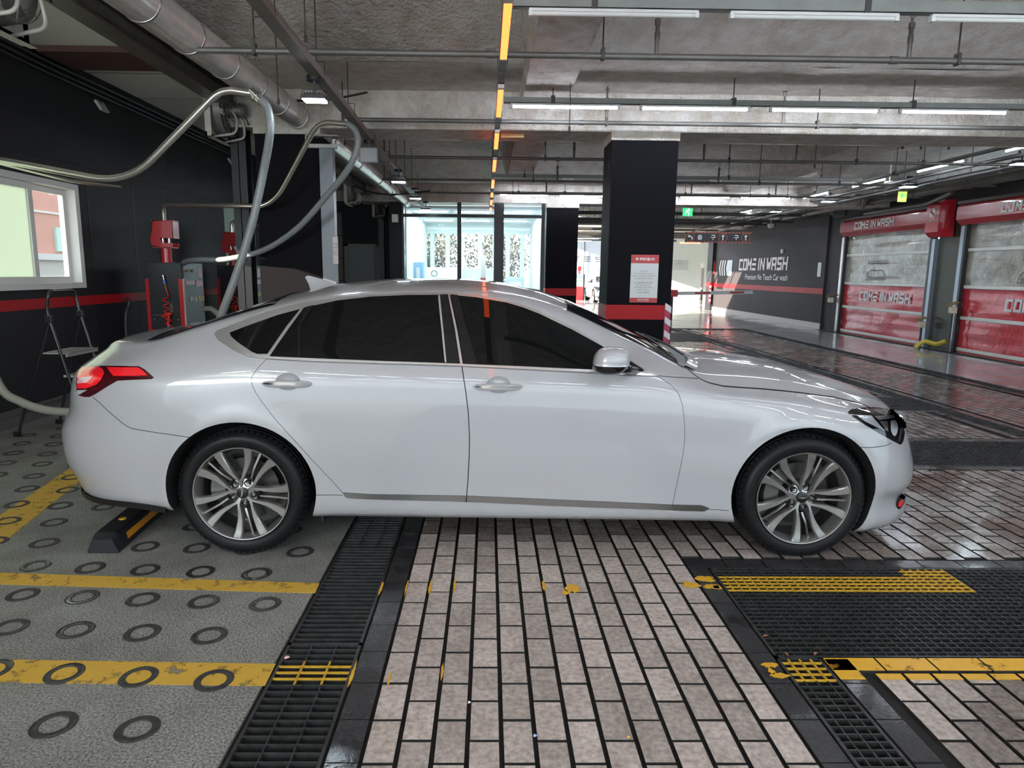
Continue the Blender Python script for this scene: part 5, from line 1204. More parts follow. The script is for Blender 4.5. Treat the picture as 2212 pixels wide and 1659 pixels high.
# grey steel post beside the left column
gp = thing('grey_post', 'blue-grey steel post with a small placard beside the black column left of the car roof', 'post', (-1.85, 8.1, 0))
mb = MB(); mb.box((-1.925, 8.03, 0), (-1.775, 8.16, 2.87)); mb.build('shaft', mat('blue_grey_paint', (.17, .19, .21), .4), gp)
pl = thing('placard', 'narrow pale placard with stencil letters on the blue-grey post', 'sign', (-1.85, 8.02, 1.55))
a_, b_ = ony(718.5, 512, 8.02), ony(731, 570, 8.02); mb = MB(); mb.box((a_.x, 8.018, b_.z), (b_.x, 8.028, a_.z)); mb.build('board', mat('pale_pink_board', (.60, .50, .50), .5), pl)
xm_, zm_ = (a_.x+b_.x)/2, (a_.z+b_.z)/2
for k, s_ in enumerate(('CO', 'ME')): wordmark('lettering', s_, (xm_, 8.017, zm_+.055-.085*k), (1, 0, 0), (0, 0, 1), .06, .045, mat('grey_print', (.30, .30, .31), .5), pl, .001)
text('lettering', 'CAR WASH', (xm_, 8.017, zm_-.105), (1, 0, 0), (0, 0, 1), .014, mat('grey_print', (.30, .30, .31), .5), pl, width=.045)
# wall fans hung under the steel beam
fm = mat('dusty_cream_metal', (.50, .48, .42), .5, .1, noise=(14, .3, (.36, .34, .29))); fdk = mat('dusty_grey_fan', (.13, .125, .115), .5, .3, noise=(20, .3, (.22, .21, .19)))
def fan(x, y, z, s, label):
    f = thing('wall_fan', label, 'fan', (x, y, z-s/2)); h = s/2
    mb = MB()
    for a, b in (((x-.02, y-h, z-h), (x, y-h+.05, z+h)), ((x-.02, y+h-.05, z-h), (x, y+h, z+h)), ((x-.02, y-h, z-h), (x, y+h, z-h+.05)), ((x-.02, y-h, z+h-.05), (x, y+h, z+h)), ((x, y-h, z-h), (x+.045, y-h+.005, z+h)), ((x, y-h, z-h), (x+.045, y+h, z-h+.005))): mb.box(a, b)
    n = 24
    for k in range(n):                                # plate with the round hole
        a0, a1 = 2*math.pi*k/n, 2*math.pi*(k+1)/n; sq = lambda a: (h*math.cos(a)/max(abs(math.cos(a)), abs(math.sin(a))), h*math.sin(a)/max(abs(math.cos(a)), abs(math.sin(a))))
        p0, p1 = sq(a0), sq(a1); r = h*.88; mb.add([(x, y+r*math.cos(a0), z+r*math.sin(a0)), (x, y+r*math.cos(a1), z+r*math.sin(a1)), (x, y+p1[0], z+p1[1]), (x, y+p0[0], z+p0[1])], [(0, 1, 2, 3)])
    mb.build('frame', fm, f)
    mb = MB(); mb.lathe((x, y, z), (1, 0, 0), [(h*.88, 0), (h*.86, .03), (h*.83, .12), (h*.81, .12), (h*.84, .03), (h*.86, 0)], 32); mb.build('shroud', fdk, f)
    for k in range(5):
        a = 2*math.pi*k/5+.3; u = Vector((0, math.cos(a), math.sin(a))); v = Vector((0, -math.sin(a), math.cos(a))); mb = MB(); V_ = []
        for i in range(7):
            r = h*(.16+.62*i/6); wd = .05+.10*i/6*h/.33; tw = .75-.45*i/6
            for s_ in (-1, 1): V_.append(Vector((x+.05, y, z))+u*r+v*(s_*wd*.5*math.cos(tw))+Vector((s_*wd*.5*math.sin(tw), 0, 0)))
        mb.add(V_, [(2*i, 2*i+1, 2*i+3, 2*i+2) for i in range(6)], True); mb.build('blade', fdk, f, fix=False)
    mb = MB(); mb.cyl((x+.09, y, z), (x+.27, y, z), h*.20, 20); mb.cyl((x+.27, y, z), (x+.30, y, z), h*.20, 20, h*.14)
    for k in range(16): a = 2*math.pi*k/16; mb.obox((x+.18, y+h*.205*math.cos(a), z+h*.205*math.sin(a)), (1, 0, 0), (0, -math.sin(a), math.cos(a)), (0, math.cos(a), math.sin(a)), .14, .006, .02)
    mb.build('motor', fdk, f)
    mb = MB()
    for rr in (.35, .6, .82): mb.tube([(x+.14+.05*(1-rr), y+h*rr*math.cos(2*math.pi*k/24), z+h*rr*math.sin(2*math.pi*k/24)) for k in range(25)], .004, 5, cap=False)
    for k in range(8): a = 2*math.pi*k/8; mb.tube([(x+.19, y+h*.2*math.cos(a), z+h*.2*math.sin(a)), (x+.14, y+h*.85*math.cos(a), z+h*.85*math.sin(a))], .004, 5)
    mb.build('guard', fdk, f)
    mb = MB()
    for s_ in (-1, 1): mb.tube(fillet([(x, y+s_*h*.5, z-h*.92), (x+.24, y+s_*h*.42, z-h*.80), (x+.24, y+s_*h*.30, z-.1), (x+.18, y+s_*h*.2, z-.02)], .06), .013, 8)
    mb.build('motor_bracket', fm, f)
    mb = MB(); mb.box((x-.025, y-h-.0, z+h), (x+.02, y-h+.05, 3.60)); mb.box((x-.025, y+h-.05, z+h), (x+.02, y+h, 3.60)); mb.build('hanger_strap', fm, f)
    mb = MB(); mb.tube(curve([(x+.25, y, z+.03), (x+.30, y+.1, z-.12), (x+.22, y+.2, z-.05), (x+.12, y+.28, z+.18), (x+.05, y+.3, z+h)], 5), .006, 6); mb.build('cable', M['black'], f)
fan(-3.0, 4.44, 3.24, .66, 'dusty wall fan in the upper left corner')
fan(-3.0, 7.93, 3.23, .66, 'dusty wall fan above the window-side blower, beside the big silver duct')
fan(-3.0, 14.95, 3.20, .66, 'wall fan hanging beyond the blue-grey post')
fan(-3.0, 18.4, 3.20, .66, 'farthest wall fan, just before the grey door')
mb = MB(); mb.tube(curve([(-2.9, 7.9, 3.42), (-2.5, 7.95, 3.40), (-2.2, 7.9, 3.34), (-1.75, 7.8, 3.33), (-1.3, 7.6, 3.36)], 8), .012, 8); tag(mb.build('cable', M['black']), 'thick black cable sagging from the fan to the tray', 'cable')
mb = MB(); mb.tube(curve([(-2.9, 14.6, 3.3), (-2.5, 14.6, 3.12), (-1.9, 14.4, 3.05), (-1.2, 14.3, 3.12)], 8), .014, 8); tag(mb.build('cable', M['black']), 'black cable sagging from the far fan to the tray', 'cable')
for py_, px_, n_ in ((230, 220, 'small grey spot lamp high on the left wall by the cables'), (350, 500, 'small grey spot lamp on the left wall above the second blower')):
    p = onx(px_, py_, XL+.12); s_ = thing('spot_lamp', n_, 'lamp', p); mb = MB(); mb.obox(p, (0, 1, 0), (.5, 0, -.8), (.8, 0, .5), .16, .13, .03); mb.build('head', mat('grey_lamp_face', (.45, .45, .43), .4), s_)
    mb = MB(); mb.tube([p+Vector((-.12, 0, .10)), p+Vector((-.03, 0, .08)), p], .012, 6); mb.build('arm', M['black'], s_)
# big pipes at the right
for nm, x, z, r, lb_ in (('drain_pipe', 8.8, 3.19, .085, 'thick grey pipe above the shutter housings'), ('drain_pipe', 8.2, 3.21, .055, 'thinner grey pipe left of the thick one above the shutters')):
    t = thing(nm, lb_, 'pipe', (x, 16, z)); mb = MB(); mb.tube([(x, 7, z), (x, 28, z)], r, 16); mb.build('pipe', pipem, t)
    for y in [8+1.6*k for k in range(12)]: mb = MB(); mb.cyl((x, y-.03, z), (x, y+.03, z), r+.012, 16); mb.tube([(x, y, z+r), (x, y, ZS)], .008, 6); mb.build('hanger', mat('pale_band', (.45, .45, .43), .4) if x < 8.5 else pipem, t)
for pts, r, lb_ in (([(8.8, 13.4, 3.17), (9.0, 13.5, 3.12), (9.2, 14.6, 3.0), (9.2, 17, 3.0)], .045, 'bent branch pipe over the farther shutter'), ([(8.8, 18.0, 3.15), (9.0, 18.0, 2.98), (9.35, 18.0, 2.98)], .045, 'short elbow pipe at the charcoal wall end'), ([(7.9, 15.0, 3.2), (8.2, 15.2, 3.18), (8.8, 16.4, 3.10)], .05, 'slanting branch pipe between the two big pipes')):
    mb = MB(); mb.tube(fillet(pts, .12), r, 12); tag(mb.build('branch_pipe', pipem), lb_, 'pipe')
for k, x in enumerate((7.75, 7.55)): mb = MB(); mb.tube([(x, 9, 3.12+.1*k), (x, 26, 3.12+.1*k)], .03, 10); tag(mb.build('conduit', mat('dark_conduit', (.09, .085, .08), .5, .4)), ('dark conduit low beside the slanting lit tubes', 'dark conduit just above the other, beside the slanting tubes')[k], 'conduit')
for y in (19.5, 21, 22.3, 23.8, 26.5, 28, 29.3, 31, 32.4, 34): mb = MB(); mb.tube([(-1 if y < 19.9 else 2.4, y, 3.10+.13*(y*7 % 1)), (9.2, y, 3.10+.13*(y*7 % 1))], .05, 8); [mb.tube([(q, y, 3.10), (q, y, ZS)], .006, 5) for q in (3.2, 6.1, 8.4)]; tag(mb.build('conduit', mat('dark_conduit', (.09, .085, .08), .5, .4)), 'dark cross conduit under the far hall ceiling, %s from the near end' % ORD15[int((y-19)/1.6)], 'conduit', 'cross conduits of the far hall')
# exit signs, camera domes
gr = mat('exit_green', (.02, .45, .12), .4, emit=(.05, .85, .25), es=.9); gw = mat('exit_white', (.8, .9, .8), .4, emit=(.75, 1, .8), es=.9)
a_, b_ = ony(1476, 448, 18.0), ony(1495, 467, 18.0); es = thing('exit_sign', 'green running-man exit sign right of the column', 'sign', (a_.x, 18, b_.z))
mb = MB(); mb.box((a_.x, 17.97, b_.z), (b_.x, 18.03, a_.z)); mb.build('box', gr, es); mb = MB(); mb.tube([(a_.x+.1, 18, a_.z), (a_.x+.1, 18, ZS)], .006, 6); mb.build('stem', rodm, es)
cx__, cz__ = (a_.x+b_.x)/2, (a_.z+b_.z)/2; k_ = (b_.x-a_.x)/2
mb = MB(); Y_ = 17.965
mb.lathe((cx__+.10*k_, Y_, cz__+.62*k_), (0, 1, 0), [(.001, 0), (.14*k_, 0)], 12)
for pp in ([(0, .45), (-.1, .0)], [(-.1, 0), (-.45, -.2), (-.55, -.7)], [(-.1, 0), (.25, -.3), (.1, -.8)], [(0, .4), (.35, .2), (.55, .35)], [(0, .4), (-.4, .25), (-.5, -.05)]):
    for i in range(len(pp)-1): mb.bar((cx__+pp[i][0]*k_, Y_, cz__+pp[i][1]*k_), (cx__+pp[i+1][0]*k_, Y_, cz__+pp[i+1][1]*k_), .004, .17*k_)
mb.build('running_figure', gw, es)
p = ony(1949, 425, 13.4); es = thing('exit_sign', 'yellow-green sign with a left arrow hanging before the shutters', 'sign', p); ylw = mat('exit_pale', (.55, .75, .15), .4, emit=(.55, .85, .15), es=.8)
mb = MB(); mb.box((p.x-.075, p.y-.02, p.z-.095), (p.x+.075, p.y+.02, p.z+.095)); mb.build('box', ylw, es); mb = MB(); mb.tube([(p.x, p.y, p.z+.095), (p.x, p.y, ZS)], .006, 6); mb.build('stem', rodm, es)
mb = MB(); mb.bar((p.x-.04, p.y-.022, p.z+.02), (p.x+.05, p.y-.022, p.z+.02), .004, .02); mb.bar((p.x-.045, p.y-.022, p.z+.02), (p.x, p.y-.022, p.z+.065), .004, .018); mb.bar((p.x-.045, p.y-.022, p.z+.02), (p.x, p.y-.022, p.z-.025), .004, .018); mb.build('arrow', gr, es)
for px_, py_, y_, lb_ in ((1665, 489, 20.5, 'white dome camera at the far end of the thick pipe'), (1921, 400, 13.5, 'small white dome camera left of the arrow sign')):
    p = ony(px_, py_, y_); d_ = thing('dome_camera', lb_, 'camera', p); mb = MB(); mb.lathe((p.x, p.y, p.z-.06), (0, 0, 1), [(.001, 0), (.05, .01), (.08, .045), (.095, .09), (.09, .13), (.001, .14)], 20); mb.build('dome', wf, d_); mb = MB(); mb.tube([(p.x, p.y, p.z+.07), (p.x, p.y, ZS)], .012, 6); mb.build('stem', wf, d_)
# hanging direction sign
ds = thing('direction_sign', 'long black hanging sign with white Korean lettering and three ringed arrows', 'sign', ony(1550, 512, 17.5)); YS_ = 17.5
a_, b_ = ony(1480.5, 501, YS_), ony(1620, 525, YS_)
mb = MB(); mb.box((a_.x, YS_-.02, b_.z), (b_.x, YS_+.02, a_.z)); mb.build('board', mat('sign_black', (.012, .012, .013), .4), ds)
W_ = b_.x-a_.x; H_ = a_.z-b_.z; zc_ = (a_.z+b_.z)/2; so = mat('sign_orange', (.50, .10, .06), .5); sw = mat('sign_letter_white', (.70, .74, .70), .5)
mb = MB()
for k in range(19):
    for zz in (a_.z-.012, b_.z+.012): x = a_.x+W_*(k+.3)/19; mb.prism([(x, YS_-.021, zz-.014), (x+W_*.6/19, YS_-.021, zz-.014), (x+W_*.6/19+.03, YS_-.021, zz+.014), (x+.03, YS_-.021, zz+.014)], (0, -.002, 0))
mb.build('stripes', so, ds)
def ringarrow(fx, left=False):
    x = a_.x+W_*fx; mb = MB(); mb.lathe((x, YS_-.023, zc_), (0, 1, 0), [(.100, 0), (.112, 0)], 28); mb.build('ring', so, ds); mb = MB(); Y_ = YS_-.024
    if left: mb.bar((x+.045, Y_, zc_-.06), (x+.045, Y_, zc_+.01), .004, .026); mb.bar((x+.045, Y_, zc_+.005), (x-.02, Y_, zc_+.032), .004, .026); mb.prism([(x-.068, Y_, zc_+.022), (x-.015, Y_, zc_+.07), (x-.018, Y_, zc_-.015)], (0, -.003, 0))
    else: mb.bar((x, Y_, zc_-.068), (x, Y_, zc_+.03), .004, .024); mb.prism([(x-.045, Y_, zc_+.02), (x+.045, Y_, zc_+.02), (x, Y_, zc_+.075)], (0, -.003, 0))
    mb.build('arrow', sw, ds)
ringarrow(.075, True); ringarrow(.575); ringarrow(.925)
for s_, fx in (('출', .222), ('구', .425), ('구', .78)): text('lettering', s_, (a_.x+W_*fx, YS_-.021, zc_), (1, 0, 0), (0, 0, 1), .125, sw, ds, bold=.02, width=.125)
mb = MB(); mb.tube([(a_.x+.2, YS_, a_.z), (a_.x+.2, YS_, ZS)], .005, 5); mb.tube([(b_.x-.2, YS_, a_.z), (b_.x-.2, YS_, ZS)], .005, 5); mb.build('hanger', rodm, ds)
# odds and ends on the slab
mb = MB(); p = onz(957, 36, ZS); mb.lathe((p.x, p.y, ZS-.03), (0, 0, 1), [(.001, 0), (.045, .004), (.06, .02), (.06, .03)], 20); tag(mb.build('smoke_detector', wf), 'round cream detector on the ceiling left of the red strips', 'detector')
mb = MB(); p = ony(1107, 293, 8.05); mb.box((p.x-.13, 8.05, p.z-.02), (p.x+.13, 8.09, p.z+.02)); tag(mb.build('timber_offcut', mat('raw_timber', (.42, .26, .10), .7)), 'short strip of raw timber on the cross beam right of the red lights', 'timber')
# ================================================================ BLOWERS, HOSES, LADDER, WHEEL STOP
cabm = mat('black_cabinet', (.030, .032, .034), .35, .2, bump=(6, .15, .01)); cabr = mat('cabinet_red', (.50, .02, .025), .3, coat=.3); cabp = mat('cabinet_print', (.045, .038, .042), .35)
coilm = mat('coil_hose_red', (.75, .03, .02), .3, coat=.3); bluem = mat('blue_fitting', (.10, .16, .60), .4)
def blower(pxl, pxr, pyt, y0, depth, label, near):
    a_ = ony(pxl, pyt, y0); b_ = ony(pxr, pyt, y0); x0, x1, z1 = a_.x, b_.x, a_.z; y1 = y0+depth
    c = thing('blower_cabinet', label, 'vacuum cabinet', ((x0+x1)/2, (y0+y1)/2, 0))
    mb = MB(); mb.bbox((x0, y0, .04), (x1, y1, z1), .006); body_ = mb.build('body', cabm, c)
    mb = MB(); mb.box((x0+.02, y0+.02, 0), (x1-.02, y1-.02, .05)); mb.build('plinth', M['black'], c)
    for xa, xb_ in ((x0-.006, x0+.035), (x1-.035, x1+.006)): mb = MB(); mb.box((xa, y0-.006, .05), (xb_, y0+.02, z1-.20)); mb.build('red_edge', cabr, c)
    mb = MB(); mb.box((x1-.002, y0+.03, .05), (x1+.010, y1-.03, z1-.02)); fr = mb.build('front_door', cabp, c)
    mb = MB(); mb.box((x1, y0-.004, .05), (x1+.014, y0+.05, z1-.20)); mb.box((x1, y0+.03, .05), (x1+.013, y1-.03, .68)); mb.build('red_edge', cabr, fr)
    xf = x1+.012; yc = (y0+y1)/2; U2 = (0, 1, 0)
    mb = MB(); mb.box((xf-.004, y0+.04, z1-.19), (xf+.004, y1-.04, z1-.03)); pn = mb.build('control_panel', mat('panel_black', (.02, .02, .022), .3), fr)
    for k in range(4): mb = MB(); mb.cyl((xf+.002, y0+.12+.07*k, z1-.10), (xf+.016, y0+.12+.07*k, z1-.10), .016, 12); mb.build('button', (redp, mat('button_green', (.15, .5, .1), .4), M['black'], mat('button_pink', (.6, .35, .35), .4))[k], pn)
    wh = mat('print_pale', (.66, .64, .62), .5); yw = mat('print_yellow', (.80, .55, .05), .5)
    mb = MB(); mb.box((xf, y1-.20, z1-.185), (xf+.006, y1-.08, z1-.045)); mb.box((xf, y0+.10, z1-.275), (xf+.003, y0+.36, z1-.225)); mb.box((xf, y0+.40, z1-.30), (xf+.003, y1-.06, z1-.225)); mb.build('sticker', mat('pink_sticker', (.62, .42, .42), .5), fr)
    text('lettering', '에어 진공', (xf+.003, y0+.30, z1-.46), U2, (0, 0, 1), .075, wh, fr, bold=.03, width=.22); text('lettering', '청소기', (xf+.003, y0+.53, z1-.46), U2, (0, 0, 1), .075, yw, fr, bold=.03, width=.18)
    text('lettering', '차량매트를 털지 마세요.', (xf+.003, y0+.37, z1-.79), U2, (0, 0, 1), .06, wh, fr, bold=.02, width=.5)
    text('lettering', '매트를 세차하지 마시고 진공청소기를 이용하세요', (xf+.003, y0+.37, z1-.87), U2, (0, 0, 1), .018, wh, fr, width=.5)
    # air gun and coiled hose on the near side
    cx2 = x0+(x1-x0)*.52; yy = y0-.03; mb = MB(); mb.tube([(cx2, y0, z1-.16), (cx2, yy, z1-.16), (cx2+.01, yy, z1-.21)], .014, 8); mb.build('hose_elbow', M['steel'], c)
    mb = MB(); mb.cyl((cx2+.01, yy, z1-.21), (cx2+.02, yy, z1-.26), .015, 10); mb.build('hose_fitting', bluem, c)
    pts = [(cx2+.015, yy, z1-.25), (cx2+.03, yy, z1-.33), (cx2+.05, yy, z1-.40)]; n = 130; top, bot = z1-.42, .35
    for i in range(n): t = i/(n-1); an = 2*math.pi*11*t; r_ = .036+.004*math.sin(5*t); pts.append((cx2+.02+.05*t*(x1-x0)*2+r_*math.cos(an), yy-.012+.02*math.sin(an), top+(bot-top)*t))
    mb = MB(); mb.tube(pts, .0065, 6); mb.build('coiled_hose', coilm, c)
    gz = z1-.66; mb = MB(); mb.box((cx2+.055, y0-.012, gz+.04), (cx2+.085, y0, gz+.16)); mb.build('gun_hook', M['steel'], c)
    g = thing('air_gun', 'red air gun hooked on the side of %s' % ('the nearer black cabinet' if near else 'the farther black cabinet'), 'air gun', (cx2+.03, yy-.02, gz-.13))
    mb = MB(); mb.tube([(cx2-.04, yy-.02, gz-.01), (cx2-.01, yy-.02, gz+.01), (cx2+.05, yy-.02, gz+.03), (cx2+.09, yy-.02, gz+.03)], [.010, .018, .02, .012], 10); mb.tube([(cx2+.05, yy-.02, gz+.02), (cx2+.04, yy-.02, gz-.05), (cx2+.035, yy-.02, gz-.11)], [.018, .017, .016], 10); mb.build('body', coilm, g)
    mb = MB(); mb.tube([(cx2+.01, yy-.02, gz-.01), (cx2-.002, yy-.02, gz-.05), (cx2-.012, yy-.02, gz-.075)], .006, 6); mb.build('trigger', M['steel'], g)
    mb = MB(); mb.cyl((cx2+.035, yy-.02, gz-.11), (cx2+.034, yy-.02, gz-.14), .013, 10); mb.build('fitting', bluem, g)
    for xx in (x0+.07, x1-.07): mb = MB(); mb.lathe((xx, y0-.004, gz-.05), (0, 1, 0), [(.001, -.004), (.009, 0), (.010, .004)], 10); mb.build('bolt', M['steel'], c)
    mb = MB(); mb.box((x0+.05, y0-.003, gz+.005), (cx2-.02, y0, gz+.015)); mb.build('seam', M['steel'], c)
    # red post and head
    px_, hy = x0+(x1-x0)*.45, y0+.17; sc_ = 1
    mb = MB(); mb.cyl((px_, hy, z1), (px_, hy, z1+.20), .062, 24); mb.cyl((px_, hy, z1), (px_, hy, z1+.012), .085, 24); mb.build('post', cabr, c)
    mb = MB(); zz = z1+.18; P = [(px_-.13, 0, zz+.03), (px_+.09, 0, zz-.01), (px_+.13, 0, zz+.02), (px_+.13, 0, zz+.06), (px_-.0, 0, zz+.06), (px_-.03, 0, zz+.12), (px_+.14, 0, zz+.12), (px_+.14, 0, zz+.32), (px_-.10, 0, zz+.34), (px_-.15, 0, zz+.10)]
    mb.prism([(x, hy-.09, z_) for x, _, z_ in P], (0, .006, 0)); mb.prism([(x, hy+.09, z_) for x, _, z_ in P], (0, -.006, 0)); mb.box((px_+.134, hy-.09, zz+.12), (px_+.14, hy+.09, zz+.32)); mb.box((px_-.12, hy-.09, zz+.325), (px_+.14, hy+.09, zz+.335)); mb.prism([(px_-.15, hy-.09, zz+.10), (px_-.10, hy-.09, zz+.34), (px_-.095, hy-.09, zz+.34), (px_-.145, hy-.09, zz+.10)], (0, .18, 0)); mb.box((px_-.13, hy-.09, zz+.0), (px_+.12, hy+.09, zz+.008)); mb.build('swivel_head', cabr, c)
    mb = MB()
    for dx in (-.02, .06): mb.cyl((px_+dx, hy-.03, zz+.01), (px_+dx, hy-.03, zz+.30), .018, 12)
    mb.build('roller', M['steel'], c)
    return Vector((px_, hy, zz+.34)), c
h1, c1 = blower(312, 389, 566.5, 8.62, .66, 'nearer black vacuum cabinet with a red swivel head left of the car boot', True)
h2, c2 = blower(468, 530, 573, 10.9, .7, 'farther black vacuum cabinet with a red swivel head behind the slanting hose', False)
hosem = mat('grey_corrugated_hose', (.24, .25, .25), .38, noise=(30, .3, (.19, .20, .20)))
hosel = mat('ribbed_olive_hose', (.30, .30, .25), .45)
def hose(name, pts, r, m, label, rib=.012, n=14, parent=None):
    P = curve(pts, 14); L = sum((P[i+1]-P[i]).length for i in range(len(P)-1)); N_ = int(L/rib); out = []; acc = 0; i = 0; cum = [0]
    for k in range(len(P)-1): cum.append(cum[-1]+(P[k+1]-P[k]).length)
    q = []; rr = []
    for k in range(2*N_):
        s_ = L*k/(2*N_-1)
        while i < len(P)-2 and cum[i+1] < s_: i += 1
        t = (s_-cum[i])/max(cum[i+1]-cum[i], 1e-6); q.append(P[i].lerp(P[i+1], min(max(t, 0), 1))); rr.append(r*(1.0 if k % 2 else .90))
    mb = MB(); mb.tube(q, rr, n); o = mb.build(name, m, parent, angle=R_(70)); 
    if parent is None: tag(o, label, 'hose')
    return o
chr_ = mat('boom_steel', (.80, .75, .66), .2, .85, coat=.6, noise=(1.5, .3, (.55, .52, .46)))
# nearest boom: enters from the left, rises to the ceiling, its hose comes down behind the boot
Yb = 5.75
bm1 = thing('hose_boom', 'long bent steel boom entering from the left edge above the window', 'boom', ony(270, 390, Yb))
pts = [ony(-150, 326, Yb), ony(0, 345, Yb), ony(262, 397, Yb), ony(292, 392, Yb), ony(470, 212, Yb-.1), ony(505, 192, Yb-.1), ony(552, 208, Yb-.1)]
mb = MB(); mb.tube(fillet([pts[0], pts[1], ony(275, 398, Yb), ony(478, 192, Yb-.1), ony(548, 203, Yb-.1)], .30, 8), .029, 14); mb.build('tube', chr_, bm1)
p = ony(552, 206, Yb-.1); mb = MB(); d_ = (ony(560, 214, Yb-.1)-p).normalized(); mb.cyl(p-d_*.05, p+d_*.05, .034, 14); mb.cyl(p+d_*.0, p+d_*.015, .040, 14); mb.build('clamp', M['steel'], bm1)
hose('hose', [p, ony(577, 232, Yb-.1), ony(583, 285, Yb-.1), ony(569, 370, Yb), ony(545, 480, Yb), ony(515, 580, Yb), ony(480, 676, Yb), ony(465, 720, Yb+.05)], .034, hosem, 'thick grey hose hanging down from the nearest boom behind the car boot')
hose('hose', [Vector((-4.5, 5.9, 1.35)), Vector((-4.35, 5.85, .95)), ony(0, 835, 5.75), ony(45, 868, 5.72), ony(100, 886, 5.7), ony(160, 891, 5.68), ony(230, 897, 5.7), ony(330, 925, 5.75), ony(400, 960, 5.8), Vector((-2.1, 5.9, .037))], .036, hosel, 'ribbed olive hose sagging across the ladder legs at the left edge')
mb = MB(); p_ = ony(0, 352, Yb+.25); mb.tube([ony(-100, 340, Yb+.3), p_, ony(150, 390, Yb+.3), ony(262, 405, Yb+.3)], .016, 8); tag(mb.build('wall_pipe', M['steel']), 'thin bright tube just under the nearest boom', 'pipe')
# second boom: from the nearer cabinet's head
bm2 = thing('hose_boom', 'brassy bent steel boom rising from the nearer red swivel head', 'boom', h1)
q = [Vector((h1.x+.01, h1.y-.02, h1.z-.06)), ony(351, 470, h1.y-.05), ony(358, 442, h1.y-.05), ony(590, 446, 7.75), ony(700, 262, 7.35), ony(740, 262, 7.25), ony(760, 275, 7.25)]
mb = MB(); mb.tube(fillet([q[0], ony(352, 441, h1.y-.05), ony(590, 446, 7.75), ony(688, 262, 7.35), ony(752, 268, 7.25)], .28, 8), .027, 14); mb.build('tube', chr_, bm2)
hose('hose', [ony(750, 267, 7.25), ony(768, 283, 7.25), ony(772, 315, 7.25), ony(752, 365, 7.3), ony(700, 430, 7.5), ony(640, 495, 7.7), ony(570, 540, 7.9), ony(490, 560, 8.1), ony(430, 561, 8.3), ony(400, 566, 8.62), ony(390, 580, 8.9)], .034, hosem, 'long grey hose curving from the brassy boom down to the nearer cabinet')
bm3 = thing('hose_boom', 'small bent steel boom on the farther red swivel head', 'boom', h2)
mb = MB(); mb.tube(fillet([Vector((h2.x, h2.y, h2.z-.05)), ony(499, 480, h2.y), ony(520, 476, h2.y), ony(552, 488, h2.y-.1), ony(640, 500, h2.y-.2)], .25, 6), .026, 12); mb.build('tube', chr_, bm3)
hose('hose', [ony(440, 668, 8.9), ony(458, 668, 8.8), ony(480, 690, 8.7), ony(500, 720, 8.7)], .034, hosel, 'short loop of olive hose between the two cabinets')
p = onx(276, 650, XL+.05); mb = MB(); mb.tube(curve([onx(273, 645, XL+.06), onx(279, 655, XL+.08), onx(272, 680, XL+.06), onx(272, 712, XL+.05), onx(275, 745, XL+.05)], 6), .022, 8); mb.box(p+Vector((-.02, -.05, -.12)), p+Vector((.03, .05, -.09))); tag(mb.build('wall_hose', mat('dark_rubber_hose', (.03, .03, .032), .45)), 'dark hose stub coming out of the left wall below the red stripe', 'hose')
# folding step ladder
ld = thing('step_ladder', 'black folding step ladder with a pale platform behind the car boot', 'ladder', (-4.0, 6.25, 0)); lm = mat('ladder_black', (.012, .012, .013), .28, coat=.3)
ya, yb = 5.98, 6.50
def lp(px, py, y): return ony(px, py, y)
hA, hB = lp(106, 690, ya), lp(173, 678, yb); hB.x = hB.x; fA, fB = onz(38, 943, 0), onz(128, 915, 0)
zH = hA.z; dxr = fA.x-hA.x
frA = hA+(lp(163, 858, ya)-hA)*(hA.z/(hA.z-lp(163, 858, ya).z)); frB = frA+Vector((hB.x-hA.x, yb-ya, 0)); frB.z = 0; frA.z = 0
tA, tB = lp(101, 665, ya), lp(170, 668, yb)
top = fillet([hA, tA, lp(106, 628, ya), lp(160, 626, yb), tB, hB], .16, 8)
mb = MB(); mb.tube([frA, hA]+top[1:-1]+[hB, frB], .0135, 10); mb.build('front_rail', lm, ld)
for a, b in ((hA, fA), (hB, fB)): mb = MB(); mb.tube([a+Vector((.0, 0, -.03)), Vector((b.x, b.y, .0))], .0125, 8); mb.build('rear_leg', lm, ld); mb = MB(); mb.obox((b.x, b.y, .022), (1, 0, 0), (0, 1, 0), (0, 0, 1), .05, .035, .044); mb.build('foot_cap', M['black'], ld)
for h_ in (hA, hB): mb = MB(); mb.bbox((h_.x-.03, h_.y-.02, h_.z-.03), (h_.x+.03, h_.y+.02, h_.z+.03), .006); mb.build('hinge', M['black'], ld)
zp = lp(140, 766, ya).z; fr = lambda a, b, z_: a+(b-a)*((a.z-z_)/(a.z-b.z))
pa, pb2 = fr(hA, Vector((fA.x, fA.y, 0)), zp), fr(hA, frA, zp); pc, pd2 = fr(hB, Vector((fB.x, fB.y, 0)), zp), fr(hB, frB, zp)
mb = MB(); mb.prism([(pa.x+.0, ya+.02, zp), (pb2.x+.05, ya+.02, zp), (pd2.x+.05, yb-.02, zp), (pc.x, yb-.02, zp)], (0, 0, .008)); mb.box((pb2.x+.04, ya+.02, zp-.025), (pd2.x+.06, yb-.02, zp+.010)); pf = mb.build('platform', mat('ladder_platform', (.36, .34, .32), .5), ld)
mb = MB()
for k in range(9):
    for j in range(5): mb.box((pa.x+.04+.045*j, ya+.05+.05*k, zp+.008), (pa.x+.07+.045*j, ya+.085+.05*k, zp+.0115))
mb.build('grip_studs', mat('ladder_stud', (.20, .19, .18), .6), pf)
for f_ in (.36, .68): mb = MB(); c0 = hA+(frA-hA)*f_+Vector((0, 0, -.12)); mb.box((c0.x-.02, ya+.01, c0.z-.01), (c0.x+.16, yb-.01, c0.z+.01)); mb.build('step', mat('ladder_platform', (.36, .34, .32), .5), ld) if c0.z < zp-.1 else None
